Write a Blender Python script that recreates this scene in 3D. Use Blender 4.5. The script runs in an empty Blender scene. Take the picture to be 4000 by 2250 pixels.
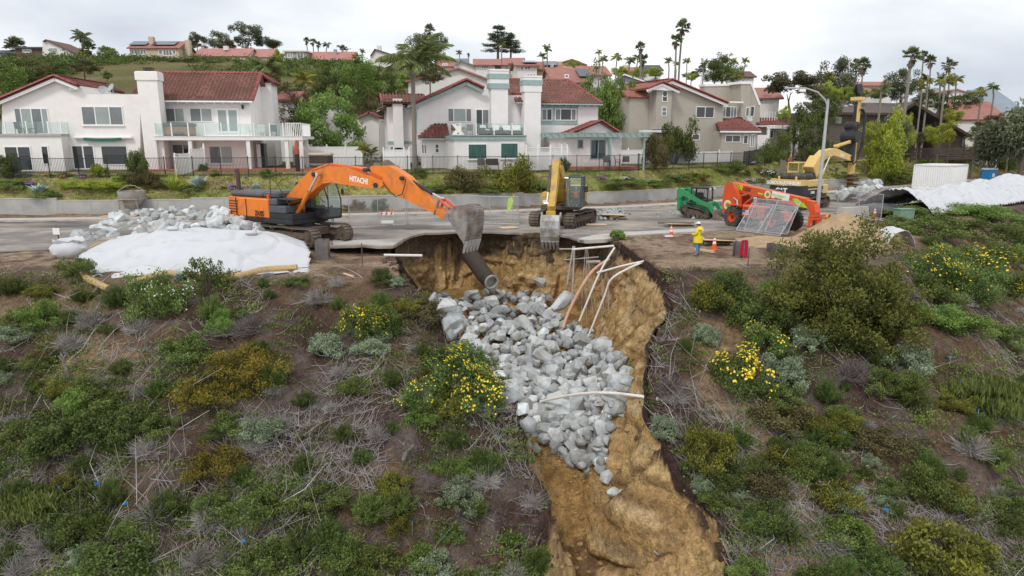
import bpy,bmesh,math,random
import numpy as np
from mathutils import Vector,Matrix,Euler,noise as mnoise
random.seed(7)
rng=np.random.default_rng(11)
SC=bpy.context.scene
COL=SC.collection
R=math.radians
# camera, sky, sun, exposure
FPX,PITCH,CAMZ=2700.0,R(12.2),6.2
cam_d=bpy.data.cameras.new('camera')
cam_d.sensor_width=36.0
cam_d.lens=FPX/4000.0*36.0
cam_d.clip_start,cam_d.clip_end=0.5,9000
cam=bpy.data.objects.new('camera',cam_d)
COL.objects.link(cam)
cam.location=(0,0,CAMZ)
cam.rotation_euler=(R(90)-PITCH,0,0)
SC.camera=cam
SUN_EL,SUN_AZ=R(52),R(205)
wd=bpy.data.worlds.new('World')
SC.world=wd
wd.use_nodes=True
nt=wd.node_tree
nt.nodes.clear()
w_out=nt.nodes.new('ShaderNodeOutputWorld')
w_bg=nt.nodes.new('ShaderNodeBackground')
w_bg.inputs['Strength'].default_value=0.085
w_sky=nt.nodes.new('ShaderNodeTexSky')
w_sky.sky_type='NISHITA'
w_sky.sun_disc=False
w_sky.sun_elevation=SUN_EL
w_sky.sun_rotation=SUN_AZ
w_sky.air_density=1.0
w_sky.dust_density=3.0
w_tc=nt.nodes.new('ShaderNodeTexCoord')
w_map=nt.nodes.new('ShaderNodeMapping')
w_map.inputs['Scale'].default_value=(1.0,1.0,2.6)
w_map.inputs['Location'].default_value=(1.3,0.7,0.4)
w_n=nt.nodes.new('ShaderNodeTexNoise')
w_n.inputs['Scale'].default_value=1.5
w_n.inputs['Detail'].default_value=7
w_n.inputs['Roughness'].default_value=0.52
w_r=nt.nodes.new('ShaderNodeValToRGB')
w_r.color_ramp.elements[0].position=0.33
w_r.color_ramp.elements[0].color=(6.6,7.2,8.2,1)
w_r.color_ramp.elements[1].position=0.53
w_r.color_ramp.elements[1].color=(11.9,12.1,12.3,1)
w_mix=nt.nodes.new('ShaderNodeMix')
w_mix.data_type='RGBA'
w_mix.inputs['Factor'].default_value=0.93
L=nt.links.new
L(w_tc.outputs['Generated'],w_map.inputs['Vector'])
L(w_map.outputs['Vector'],w_n.inputs['Vector'])
L(w_n.outputs['Fac'],w_r.inputs['Fac'])
L(w_sky.outputs['Color'],w_mix.inputs['A'])
L(w_r.outputs['Color'],w_mix.inputs['B'])
L(w_mix.outputs['Result'],w_bg.inputs['Color'])
L(w_bg.outputs['Background'],w_out.inputs['Surface'])
sun_d=bpy.data.lights.new('sun','SUN')
sun_d.energy=1.5
sun_d.angle=R(11)
sun_d.color=(1.0,0.965,0.92)
sun=bpy.data.objects.new('sun',sun_d)
COL.objects.link(sun)
sdir=Vector((math.sin(SUN_AZ)*math.cos(SUN_EL),math.cos(SUN_AZ)*math.cos(SUN_EL),math.sin(SUN_EL)))
sun.rotation_euler=sdir.to_track_quat('Z','Y').to_euler()
SC.view_settings.view_transform='Standard'
SC.view_settings.look='None'
SC.view_settings.exposure=0.2
SC.view_settings.gamma=1.0
SC.view_settings.use_curve_mapping=False
try:
 SC.cycles.max_bounces=5
 SC.cycles.diffuse_bounces=3
 SC.cycles.glossy_bounces=2
 SC.cycles.transmission_bounces=3
 SC.cycles.transparent_max_bounces=12
 SC.cycles.volume_bounces=0
 SC.cycles.caustics_reflective=False
 SC.cycles.caustics_refractive=False
except Exception:
 pass
 # camera geometry helpers (photo pixel -> point at a chosen distance)
CP,SP=math.cos(PITCH),math.sin(PITCH)
def ray(u,v):
 a=(u-2000.0)/FPX
 b=(1125.0-v)/FPX
 return a,CP+b*SP,-SP+b*CP
def P(u,v,Y):
 a,dy,dz=ray(u,v)
 t=Y/dy
 return Vector((a*t,Y,CAMZ+dz*t))
def G(u,v,z=0.0):
 a,dy,dz=ray(u,v)
 t=(z-CAMZ)/dz
 return Vector((a*t,dy*t,z))
def Q(x,y):return x*1.5528,y*1.5528
def PX(p):
 return FPX/(p[1]*CP+(CAMZ-p[2])*SP)
 # materials
MATS={}
def mk(name,col,rough=0.8,var=0.12,scale=3.0,metal=0.0,bump=0.0,bscale=None,col2=None,c2scale=None,c2lo=0.5,c2hi=0.7,spec=0.3,rand=0.0,detail=4,coat=0.0,stretch=None):
 if name in MATS:return MATS[name]
 m=bpy.data.materials.new(name)
 m.use_nodes=True
 t=m.node_tree
 n,lk=t.nodes,t.links.new
 b=n['Principled BSDF']
 b.inputs['Roughness'].default_value=rough
 b.inputs['Metallic'].default_value=metal
 b.inputs['Specular IOR Level'].default_value=spec
 if coat:b.inputs['Coat Weight'].default_value=coat
 tc=n.new('ShaderNodeTexCoord')
 vec=tc.outputs['Object']
 if rand or stretch:
  mp=n.new('ShaderNodeMapping')
  lk(vec,mp.inputs['Vector'])
  if stretch:mp.inputs['Scale'].default_value=stretch
  vec=mp.outputs['Vector']
  if rand:
   oi=n.new('ShaderNodeObjectInfo')
   ml=n.new('ShaderNodeMath');ml.operation='MULTIPLY';ml.inputs[1].default_value=37.0
   lk(oi.outputs['Random'],ml.inputs[0])
   lk(ml.outputs[0],mp.inputs['Location'])
 no=n.new('ShaderNodeTexNoise')
 no.inputs['Scale'].default_value=scale
 no.inputs['Detail'].default_value=detail
 lk(vec,no.inputs['Vector'])
 rp=n.new('ShaderNodeValToRGB')
 rp.color_ramp.elements[0].position,rp.color_ramp.elements[1].position=0.3,0.7
 rp.color_ramp.elements[0].color=tuple(c*(1-var)for c in col)+(1,)
 rp.color_ramp.elements[1].color=tuple(min(1,c*(1+var))for c in col)+(1,)
 lk(no.outputs['Fac'],rp.inputs['Fac'])
 out=rp.outputs['Color']
 if col2 is not None:
  n2=n.new('ShaderNodeTexNoise')
  n2 .inputs['Scale'].default_value=c2scale or scale*0.5
  n2 .inputs['Detail'].default_value=6
  n2 .inputs['Roughness'].default_value=0.65
  lk(vec,n2 .inputs['Vector'])
  mr=n.new('ShaderNodeMapRange')
  mr.inputs['From Min'].default_value,mr.inputs['From Max'].default_value=c2lo,c2hi
  lk(n2 .outputs['Fac'],mr.inputs['Value'])
  mx=n.new('ShaderNodeMix');mx.data_type='RGBA'
  lk(mr.outputs['Result'],mx.inputs['Factor'])
  lk(out,mx.inputs['A'])
  mx.inputs['B'].default_value=tuple(col2)+(1,)
  out=mx.outputs['Result']
 if rand:
  hv=n.new('ShaderNodeHueSaturation')
  mr2=n.new('ShaderNodeMapRange')
  mr2 .inputs['To Min'].default_value,mr2 .inputs['To Max'].default_value=1-rand,1+rand
  lk(oi.outputs['Random'],mr2 .inputs['Value'])
  lk(mr2 .outputs['Result'],hv.inputs['Value'])
  lk(out,hv.inputs['Color'])
  out=hv.outputs['Color']
 lk(out,b.inputs['Base Color'])
 if bump:
  nb=n.new('ShaderNodeTexNoise')
  nb.inputs['Scale'].default_value=bscale or scale*4
  nb.inputs['Detail'].default_value=6
  lk(vec,nb.inputs['Vector'])
  bm_=n.new('ShaderNodeBump')
  bm_.inputs['Strength'].default_value=bump
  bm_.inputs['Distance'].default_value=0.05
  lk(nb.outputs['Fac'],bm_.inputs['Height'])
  lk(bm_.outputs['Normal'],b.inputs['Normal'])
 MATS[name]=m
 return m
def mk_leaf(name,ca,cb,trans=0.3,rough=0.6,cc=None,cc_share=0.0,clump=1.2):
 if name in MATS:return MATS[name]
 m=bpy.data.materials.new(name)
 m.use_nodes=True
 t=m.node_tree
 n,lk=t.nodes,t.links.new
 b=n['Principled BSDF']
 b.inputs['Roughness'].default_value=rough
 b.inputs['Specular IOR Level'].default_value=0.25
 at=n.new('ShaderNodeAttribute');at.attribute_name='rnd'
 tc=n.new('ShaderNodeTexCoord')
 no=n.new('ShaderNodeTexNoise');no.inputs['Scale'].default_value=clump;no.inputs['Detail'].default_value=2
 lk(tc.outputs['Object'],no.inputs['Vector'])
 ad=n.new('ShaderNodeMath');ad.operation='MULTIPLY_ADD'
 lk(no.outputs['Fac'],ad.inputs[0]);ad.inputs[1].default_value=1.6;ad.inputs[2].default_value=-0.8
 a2=n.new('ShaderNodeMath');a2 .operation='ADD'
 lk(at.outputs['Fac'],a2 .inputs[0]);lk(ad.outputs[0],a2 .inputs[1])
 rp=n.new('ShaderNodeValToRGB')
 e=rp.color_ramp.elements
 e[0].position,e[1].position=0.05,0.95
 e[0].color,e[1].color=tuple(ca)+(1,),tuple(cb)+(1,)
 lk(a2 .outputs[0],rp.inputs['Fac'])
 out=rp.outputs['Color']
 if cc is not None:
  gt=n.new('ShaderNodeMath');gt.operation='GREATER_THAN';gt.inputs[1].default_value=1-cc_share
  lk(at.outputs['Fac'],gt.inputs[0])
  mx=n.new('ShaderNodeMix');mx.data_type='RGBA'
  lk(gt.outputs[0],mx.inputs['Factor']);lk(out,mx.inputs['A']);mx.inputs['B'].default_value=tuple(cc)+(1,)
  out=mx.outputs['Result']
 oi=n.new('ShaderNodeObjectInfo')
 hv=n.new('ShaderNodeHueSaturation')
 mr=n.new('ShaderNodeMapRange');mr.inputs['To Min'].default_value,mr.inputs['To Max'].default_value=0.82,1.2
 lk(oi.outputs['Random'],mr.inputs['Value']);lk(mr.outputs['Result'],hv.inputs['Value'])
 mr3=n.new('ShaderNodeMapRange');mr3 .inputs['To Min'].default_value,mr3 .inputs['To Max'].default_value=0.488,0.512
 lk(oi.outputs['Random'],mr3 .inputs['Value']);lk(mr3 .outputs['Result'],hv.inputs['Hue'])
 lk(out,hv.inputs['Color']);out=hv.outputs['Color']
 lk(out,b.inputs['Base Color'])
 if trans:
  tr=n.new('ShaderNodeBsdfTranslucent')
  lk(out,tr.inputs['Color'])
  ms=n.new('ShaderNodeMixShader');ms.inputs['Fac'].default_value=trans
  lk(b.outputs['BSDF'],ms.inputs[1]);lk(tr.outputs['BSDF'],ms.inputs[2])
  lk(ms.outputs['Shader'],n['Material Output'].inputs['Surface'])
 MATS[name]=m
 return m
 # object helpers
def tag(o,label=None,cat=None,group=None,kind=None):
 if label:o['label']=label
 if cat:o['category']=cat
 if group:o['group']=group
 if kind:o['kind']=kind
 return o
def empty(name,loc=(0,0,0),rz=0.0,label=None,cat=None,group=None):
 o=bpy.data.objects.new(name,None)
 o.empty_display_size=0.2
 COL.objects.link(o)
 o.location=loc
 o.rotation_euler=(0,0,rz)
 return tag(o,label,cat,group)
def link(name,me,parent=None):
 o=bpy.data.objects.new(name,me)
 COL.objects.link(o)
 if parent:o.parent=parent
 return o
def inst(o,parent=None,name=None):
 c=o.copy()
 if name:c.name=name
 COL.objects.link(c)
 c.parent=parent
 return c
def copy_tree(o,parent=None):
 c=o.copy();COL.objects.link(c);c.parent=parent
 for ch in list(o.children):copy_tree(ch,c)
 return c
def np_mesh(name,V,F,mat,rnd=None,smooth=False):
 V=np.asarray(V,dtype=np.float32);F=np.asarray(F,dtype=np.int32)
 me=bpy.data.meshes.new(name)
 k=F.shape[1]
 me.vertices.add(len(V));me.vertices.foreach_set('co',V.ravel())
 me.loops.add(F.size);me.loops.foreach_set('vertex_index',F.ravel())
 me.polygons.add(len(F))
 me.polygons.foreach_set('loop_start',np.arange(0,F.size,k,dtype=np.int32))
 me.polygons.foreach_set('loop_total',np.full(len(F),k,dtype=np.int32))
 if smooth:me.polygons.foreach_set('use_smooth',np.ones(len(F),dtype=bool))
 if rnd is not None:
  a=me.attributes.new('rnd','FLOAT','FACE')
  a.data.foreach_set('value',np.asarray(rnd,dtype=np.float32))
 me.update(calc_edges=True)
 if mat:me.materials.append(mat)
 return me
class MB:
 def __init__(s):s.v=[];s.f=[];s.m=[];s.cur=0;s.xf=None;s.mats=[]
 def use(s,mat):
  if mat not in s.mats:s.mats.append(mat)
  s.cur=s.mats.index(mat);return s
 def _add(s,vs,fs):
  o=len(s.v)
  if s.xf is not None:vs=[s.xf@Vector(p)for p in vs]
  s.v+=[tuple(p)for p in vs]
  s.f+=[tuple(i+o for i in f)for f in fs]
  s.m+=[s.cur]*len(fs)
  return s
 def box(s,c,sz,rot=None,bev=0.0):
  x,y,z=sz[0]/2,sz[1]/2,sz[2]/2
  M=Matrix.Translation(c)
  if rot is not None:M=M@(rot if isinstance(rot,Matrix)else Euler(rot).to_matrix().to_4x4())
  if bev<=0:
   vs=[(-x,-y,-z),(x,-y,-z),(x,y,-z),(-x,y,-z),(-x,-y,z),(x,-y,z),(x,y,z),(-x,y,z)]
   fs=[(0,3,2,1),(4,5,6,7),(0,1,5,4),(1,2,6,5),(2,3,7,6),(3,0,4,7)]
  else:
   b=min(bev,x*.98,y*.98,z*.98)
   vs=[]
   for sx in(-1,1):
    for sy in(-1,1):
     for sz_ in(-1,1):
      vs+=[(sx*x,sy*(y-b),sz_*(z-b)),(sx*(x-b),sy*y,sz_*(z-b)),(sx*(x-b),sy*(y-b),sz_*z)]
   def I(sx,sy,sz_,k):return(((sx>0)*2+(sy>0))*2+(sz_>0))*3+k
   fs=[]
   for q in(-1,1):
    fs.append([I(q,-1,-1,0),I(q,1,-1,0),I(q,1,1,0),I(q,-1,1,0)][::(1 if q>0 else-1)])
    fs.append([I(-1,q,-1,1),I(1,q,-1,1),I(1,q,1,1),I(-1,q,1,1)][::(-1 if q>0 else 1)])
    fs.append([I(-1,-1,q,2),I(1,-1,q,2),I(1,1,q,2),I(-1,1,q,2)][::(1 if q>0 else-1)])
    for p in(-1,1):
     fs.append([I(q,p,-1,0),I(q,p,1,0),I(q,p,1,1),I(q,p,-1,1)])
     fs.append([I(q,-1,p,0),I(q,1,p,0),I(q,1,p,2),I(q,-1,p,2)])
     fs.append([I(-1,q,p,1),I(1,q,p,1),I(1,q,p,2),I(-1,q,p,2)])
     for r in(-1,1):fs.append([I(q,p,r,0),I(q,p,r,1),I(q,p,r,2)])
  return s._add([M@Vector(p)for p in vs],fs)
 def cyl(s,a,b,r0,r1=None,n=10,caps=True):
  a,b=Vector(a),Vector(b)
  r1=r0 if r1 is None else r1
  d=b-a
  if d.length<1e-6:return s
  q=d.normalized().to_track_quat('Z','Y')
  X,Y=q@Vector((1,0,0)),q@Vector((0,1,0))
  vs=[]
  for p,r in((a,r0),(b,r1)):
   for i in range(n):
    t=2*math.pi*i/n
    vs.append(p+X*(r*math.cos(t))+Y*(r*math.sin(t)))
  fs=[(i,(i+1)%n,n+(i+1)%n,n+i)for i in range(n)]
  if caps:fs+=[tuple(range(n))[::-1],tuple(range(n,2*n))]
  return s._add(vs,fs)
 def tube(s,pts,r,n=6,caps=True):
  pts=[Vector(p)for p in pts]
  rr=r if isinstance(r,(list,tuple))else[r]*len(pts)
  vs,fs=[],[]
  up=None
  for i,p in enumerate(pts):
   d=(pts[min(i+1,len(pts)-1)]-pts[max(i-1,0)]).normalized()
   if up is None:up=Vector((0,0,1))if abs(d.z)<0.9 else Vector((1,0,0))
   X=d.cross(up)
   if X.length<1e-4:X=d.orthogonal()
   X.normalize();Y=X.cross(d).normalized();up=Y
   for k in range(n):
    t=2*math.pi*k/n
    vs.append(p+X*(rr[i]*math.cos(t))+Y*(rr[i]*math.sin(t)))
  for i in range(len(pts)-1):
   for k in range(n):
    a,b=i*n+k,i*n+(k+1)%n
    fs.append((a,b,b+n,a+n))
  if caps:fs+=[tuple(range(n))[::-1],tuple(range(len(vs)-n,len(vs)))]
  return s._add(vs,fs)
 def prism(s,outline,o,ax,ay,d):
  o,ax,ay,d=Vector(o),Vector(ax),Vector(ay),Vector(d)
  n=len(outline)
  A=[o+ax*p[0]+ay*p[1]for p in outline]
  return s._add(A+[p+d for p in A],[tuple(range(n))[::-1],tuple(range(n,2*n))]+[(i,(i+1)%n,n+(i+1)%n,n+i)for i in range(n)])
 def poly(s,pts):return s._add([Vector(p)for p in pts],[tuple(range(len(pts)))])
 def lathe(s,prof,c,ax=(0,0,1),n=16):
  c=Vector(c);q=Vector(ax).normalized().to_track_quat('Z','Y')
  vs,fs=[],[]
  for r,h in prof:
   for k in range(n):
    t=2*math.pi*k/n
    vs.append(c+q@Vector((r*math.cos(t),r*math.sin(t),h)))
  for i in range(len(prof)-1):
   for k in range(n):
    a,b=i*n+k,i*n+(k+1)%n
    fs.append((a,b,b+n,a+n))
  return s._add(vs,fs)
 def build(s,name,mat=None,parent=None,smooth=False,loc=None,fix=True):
  me=bpy.data.meshes.new(name)
  me.from_pydata(s.v,[],s.f)
  mats=s.mats or[mat]
  for m in mats:me.materials.append(m)
  if s.mats and mat and mat not in s.mats:me.materials.append(mat)
  me.polygons.foreach_set('material_index',s.m)
  if fix:
   bm=bmesh.new();bm.from_mesh(me)
   bmesh.ops.recalc_face_normals(bm,faces=bm.faces)
   bm.to_mesh(me);bm.free()
  if smooth:
   me.polygons.foreach_set('use_smooth',[True]*len(me.polygons))
   try:me.set_sharp_from_angle(angle=R(40))
   except Exception:pass
  me.update()
  o=link(name,me,parent)
  if loc is not None:o.location=loc
  return o
def text_obj(name,txt,size,mat,parent,loc,xdir,ydir,ext=0.004,sx=1.0,bold=0.0,align='LEFT',shear=0.0):
 cu=bpy.data.curves.new(name,'FONT')
 cu.body=txt;cu.size=size;cu.extrude=ext;cu.offset=bold;cu.align_x=align;cu.shear=shear
 cu.resolution_u=2
 tmp=bpy.data.objects.new(name+'_tmp',cu)
 COL.objects.link(tmp)
 dg=bpy.context.evaluated_depsgraph_get()
 me=bpy.data.meshes.new_from_object(tmp.evaluated_get(dg))
 bpy.data.objects.remove(tmp)
 me.materials.clear();me.materials.append(mat)
 o=link(name,me,parent)
 X=Vector(xdir).normalized();Y=Vector(ydir).normalized();Z=X.cross(Y).normalized();Y=Z.cross(X)
 M=Matrix((X*sx,Y,Z)).transposed().to_4x4();M.translation=Vector(loc)
 o.matrix_local=M
 return o
def _hash(ix,iy,s):
 h=(ix.astype(np.int64)*374761393+iy.astype(np.int64)*668265263+s*69069)&0x7fffffff
 h=((h^(h>>13))*1274126177)&0x7fffffff
 return((h^(h>>16))&0xffff)/65535.0
def vnoise(x,y,s=0):
 x=np.asarray(x,float);y=np.asarray(y,float)
 ix,iy=np.floor(x),np.floor(y)
 fx,fy=x-ix,y-iy
 fx=fx*fx*(3-2*fx);fy=fy*fy*(3-2*fy)
 a,b=_hash(ix,iy,s),_hash(ix+1,iy,s)
 c,d=_hash(ix,iy+1,s),_hash(ix+1,iy+1,s)
 return(a+(b-a)*fx)*(1-fy)+(c+(d-c)*fx)*fy
def fbm(x,y,s=0,o=4):
 t,a,n=0.0,0.5,0.0
 for k in range(o):
  t=t+a*vnoise(np.asarray(x)*2**k,np.asarray(y)*2**k,s+k*17);n+=a;a*=0.5
 return t/n
def sstep(a,b,x):
 t=np.clip((np.asarray(x,float)-a)/(b-a),0,1)
 return t*t*(3-2*t)
 # terrain
RIM=np.array([(-400,60),(-60,36),(-34,33.2),(-24,32.4),(-12,31.6),(-5,31.4),(6,32.6),(10,33.4),(14,33.2),(20,36),(27,45),(38,57),(51,69),(75,88),(140,140),(600,500)],float)
CURB=np.array([(-400,40),(-60,50.6),(-38.8,52.3),(-13.6,55.8),(-2,58.4),(10.4,62.7),(21.6,69.1),(50,90),(85,116),(140,160),(600,520)],float)
_edge_px=[(-900,1000),(-300,992),(0,985),(330,966),(800,962),(1150,958),(1303,961),(1420,958),(1475,963),(1540,961),(1571,942),(1592,926),(1625,918),(1662,910),(1720,909),(1778,905),(1830,907),(1885,904),(1950,906),(2043,910),(2099,907),(2186,918),(2220,923),(2254,934),(2291,941),(2363,938),(2391,933),(2447,923),(2596,914),(2698,908),(2900,892),(3250,862)]
EDGE=[G(u,v,0)for u,v in _edge_px]
EDGE=np.array([(p.x,p.y)for p in EDGE]+[(36.5,60.5),(49,72),(73,91),(138,143),(600,503)],float)
def poly_y(PL,x):return np.interp(x,PL[:,0],PL[:,1])
def poly_dist(PL,x,y):
 x=np.asarray(x,float);y=np.asarray(y,float)
 best=np.full(np.broadcast(x,y).shape,1e9)
 for(x0,y0),(x1,y1)in zip(PL[:-1],PL[1:]):
  dx,dy=x1-x0,y1-y0
  l2=dx*dx+dy*dy
  if l2<1e-9:continue
  t=np.clip(((x-x0)*dx+(y-y0)*dy)/l2,0,1)
  best=np.minimum(best,np.hypot(x-x0-t*dx,y-y0-t*dy))
 return best
def rim_d(x,y):
 return np.where(np.asarray(y)<poly_y(RIM,x),1,-1)*poly_dist(RIM,x,y)
def curb_d(x,y):
 return np.where(np.asarray(y)>poly_y(CURB,x),1,-1)*poly_dist(CURB,x,y)
def hill_z(x,y):
 r=np.asarray(x)/np.maximum(np.asarray(y),1)
 side=np.interp(r,[-0.9,-0.25,-0.1,0.1,0.4,0.8],[1,1,0.95,0.62,0.5,0.5])
 dn=curb_d(x,y)
 t=sstep(22,140,dn)
 return(22.5*t)*side+2.0*(fbm(np.asarray(x)/30,np.asarray(y)/30,5)-.5)*sstep(20,60,dn)
def bank_z(dn,x):
 z=np.interp(dn,[-1,0,1.5,2.6,3.6,6.2,8.5,12],[0,.08,.1,.36,.43,2.9,3.3,3.5])
 return z
def base_z(x,y):
 x=np.asarray(x,float);y=np.asarray(y,float)
 d=rim_d(x,y)
 n1=fbm(x/2.6,y/2.6,1)-.5
 n2=fbm(x/0.7,y/0.7,2,3)-.5
 near=y<poly_y(EDGE,x)
 slope=-(0.62*np.maximum(d-.35,0))-.12*sstep(-1.5,.8,d)
 slope=slope+sstep(0,3,d)*(n1*1.1+n2*.35)
 flat=np.where(near,-.04+(n1*.28+n2*.12),-.17)
 und=sstep(4.5,1.0,np.hypot((x+8.6)/1.0,(y-39.3)/1.2))
 flat=flat-np.where(near,und*.55,und*.4)
 z=np.where(d>-1.5,slope+flat*sstep(3,-1.5,d),flat)
 dn=curb_d(x,y)
 zb=bank_z(dn,x)-.35*((dn>2.7)&(dn<8.2))+hill_z(x,y)
 far=1.0*(dn>0)
 z=np.where(far>0,zb,z)
 return z
def hit(u,v,f=base_z,y0=15,y1=80):
 a,dy,dz=ray(u,v)
 ys=np.arange(y0,y1,.1)
 t=ys/dy
 zz=CAMZ+dz*t
 g=f(a*t,ys)
 k=np.argmax(zz<=g)
 if not(zz<=g).any():return None
 return Vector((a*t[k],ys[k],float(g[k])))
_gul=[((985,618),9),((1000,602),9),((1060,588),9),((1150,581),9),((1230,581),9),((1340,588),9),((1425,594),7),((1500,600),3.2),((1560,606),2.2),((1628,655),2.0),((1665,680),1.8),((1685,715),1.7),((1703,790),1.6),((1655,838),1.7),((1650,900),1.8),((1638,960),1.9),((1642,1060),2.0),((1700,1150),2.0),((1795,1270),1.7),((1850,1335),1.6),((1895,1449),1.5),((1950,1560),1.5),((1230,1560),2),((1335,1449),2.2),((1352,1320),3),((1380,1240),4),((1340,1170),4),((1312,1100),4),((1310,1015),4),((1250,960),4),((1228,915),4),((1150,855),4),((1118,775),4),((1060,742),4),((1012,695),5),((985,645),6)]
GUL,GST=[],[]
for(qx,qy),st in _gul:
 u,v=Q(qx,qy)
 p=hit(u,min(v,2249),base_z)if v<2250 else None
 if p is None or v>2250:
  a,dy,dz=ray(u,v);t=17.5/dy;p=Vector((a*t,17.5,0))
 GUL.append((p.x,p.y));GST.append(st)
GUL=np.array(GUL)
_FL=np.array([(8,-20),(15,-16),(22,-11.2),(25,-9.4),(27.5,-8.0),(32,-6.2),(38,-4.9),(45,-4.2),(50,-4.1)])
def floor_z(x,y):
 x=np.asarray(x,float);y=np.asarray(y,float)
 z=np.interp(y,_FL[:,0],_FL[:,1])
 return z+.35*(fbm(x/1.1,y/1.1,8)-.5)+.22*(fbm(x/.35,y/.35,9,2)-.5)
def gully_in(x,y):
 x=np.asarray(x,float);y=np.asarray(y,float)
 ins=np.zeros(x.shape,bool)
 dep=np.full(x.shape,1e9)
 n=len(GUL)
 for i in range(n):
  x0,y0=GUL[i];x1,y1=GUL[(i+1)%n]
  cond=((y0>y)!=(y1>y))&(x<(x1-x0)*(y-y0)/((y1-y0)if abs(y1-y0)>1e-9 else 1e-9)+x0)
  ins^=cond
  dx,dy=x1-x0,y1-y0
  t=np.clip(((x-x0)*dx+(y-y0)*dy)/max(dx*dx+dy*dy,1e-9),0,1)
  dist=np.hypot(x-x0-t*dx,y-y0-t*dy)
  dep=np.minimum(dep,dist*GST[i])
 return ins,dep
def ground_z(x,y,full=False):
 x=np.asarray(x,float);y=np.asarray(y,float)
 z0=base_z(x,y)
 if full:cut=np.zeros(x.shape)
 msk=(x>-13)&(x<17)&(y<50)
 if not np.any(msk):return(z0,np.zeros(x.shape))if full else z0
 xs,ys=(x[msk],y[msk])if x.ndim else(x,y)
 wx=xs+.55*(fbm(xs/.9,ys/.9,31)-.5)
 wy=ys+.55*(fbm(xs/.9,ys/.9,47)-.5)
 ins,dep=gully_in(wx,wy)
 rough=.66+.75*fbm(ys/.9+xs*.12,xs/5,12,3)+.12*(fbm(xs/.3,ys/.3,13,2)-.5)
 lip=.25*sstep(0,.35,dep)
 d=dep*rough+lip
 d=np.where(ins,np.maximum(d+.75*(vnoise(d*1.3,(xs+ys)*.25,14)-.5)*sstep(.3,1,d)+.3*(vnoise(d*4,(xs+ys)*.5,15)-.5)*sstep(.3,1,d),0),0)
 zz=z0[msk]if x.ndim else z0
 bot=floor_z(xs,ys)
 w=zz-d
 k=.2
 h=np.clip(.5+.5*(w-bot)/k,0,1)
 sm=bot+(w-bot)*h+k*h*(1-h)
 res=np.where(ins,np.minimum(np.maximum(sm,np.minimum(bot,zz)),zz),zz)
 if x.ndim:
  out=z0 .copy();out[msk]=res
 else:out=res
 if full:
  if x.ndim:cut[msk]=zz-res
  return out,cut
 return out
def gz(x,y):return float(gfast(np.array([x]),np.array([y]))[0])
_gx,_gy=np.arange(-34,64,.2),np.arange(12,90,.2)
_GX,_GY=np.meshgrid(_gx,_gy)
_BG=base_z(_GX,_GY);_GG=ground_z(_GX,_GY)
def _look(A,x,y):
 i=np.clip((np.asarray(x)+34)/.2,0,len(_gx)-2);j=np.clip((np.asarray(y)-12)/.2,0,len(_gy)-2)
 a,b=i.astype(int),j.astype(int);fx,fy=i-a,j-b
 return(A[b,a]*(1-fx)+A[b,a+1]*fx)*(1-fy)+(A[b+1,a]*(1-fx)+A[b+1,a+1]*fx)*fy
def bfast(x,y):return _look(_BG,x,y)
def gfast(x,y):return _look(_GG,x,y)
def bz1(x,y):return float(base_z(np.array([x]),np.array([y]))[0])
def ghit(u,v):return hit(u,v,gfast)
def geo_lines(a,b,n):return list(np.sign(a)*np.geomspace(abs(a),abs(b),n))
xs=geo_lines(-4500,-62,26)+list(np.arange(-60,-28,1.0))+list(np.arange(-28,-8,.25))+list(np.arange(-8,11,.11))+list(np.arange(11,30,.25))+list(np.arange(30,72,1.0))+geo_lines(74,4500,26)
ys=[-60,-20,4,10,13]+list(np.arange(14,47.5,.16))+list(np.arange(47.5,90,.6))+list(np.arange(90,150,3))+list(np.arange(150,330,8))+geo_lines(340,5000,18)
XX,YY=np.meshgrid(np.array(xs),np.array(ys))
ZZ,CUT=ground_z(XX,YY,full=True)
far=np.maximum(np.hypot(XX,YY)-330,0)
ZZ=np.where(YY>60,ZZ*np.exp(-far/900),ZZ)
nx,ny=len(xs),len(ys)
VV=np.stack([XX,YY,ZZ],-1).reshape(-1,3)
ii=np.arange(nx*ny).reshape(ny,nx)
FF=np.stack([ii[:-1,:-1],ii[:-1,1:],ii[1:,1:],ii[1:,:-1]],-1).reshape(-1,4)
def mixc(a,b,t):return np.asarray(a)*(1-t[...,None])+np.asarray(b)*t[...,None]
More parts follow.
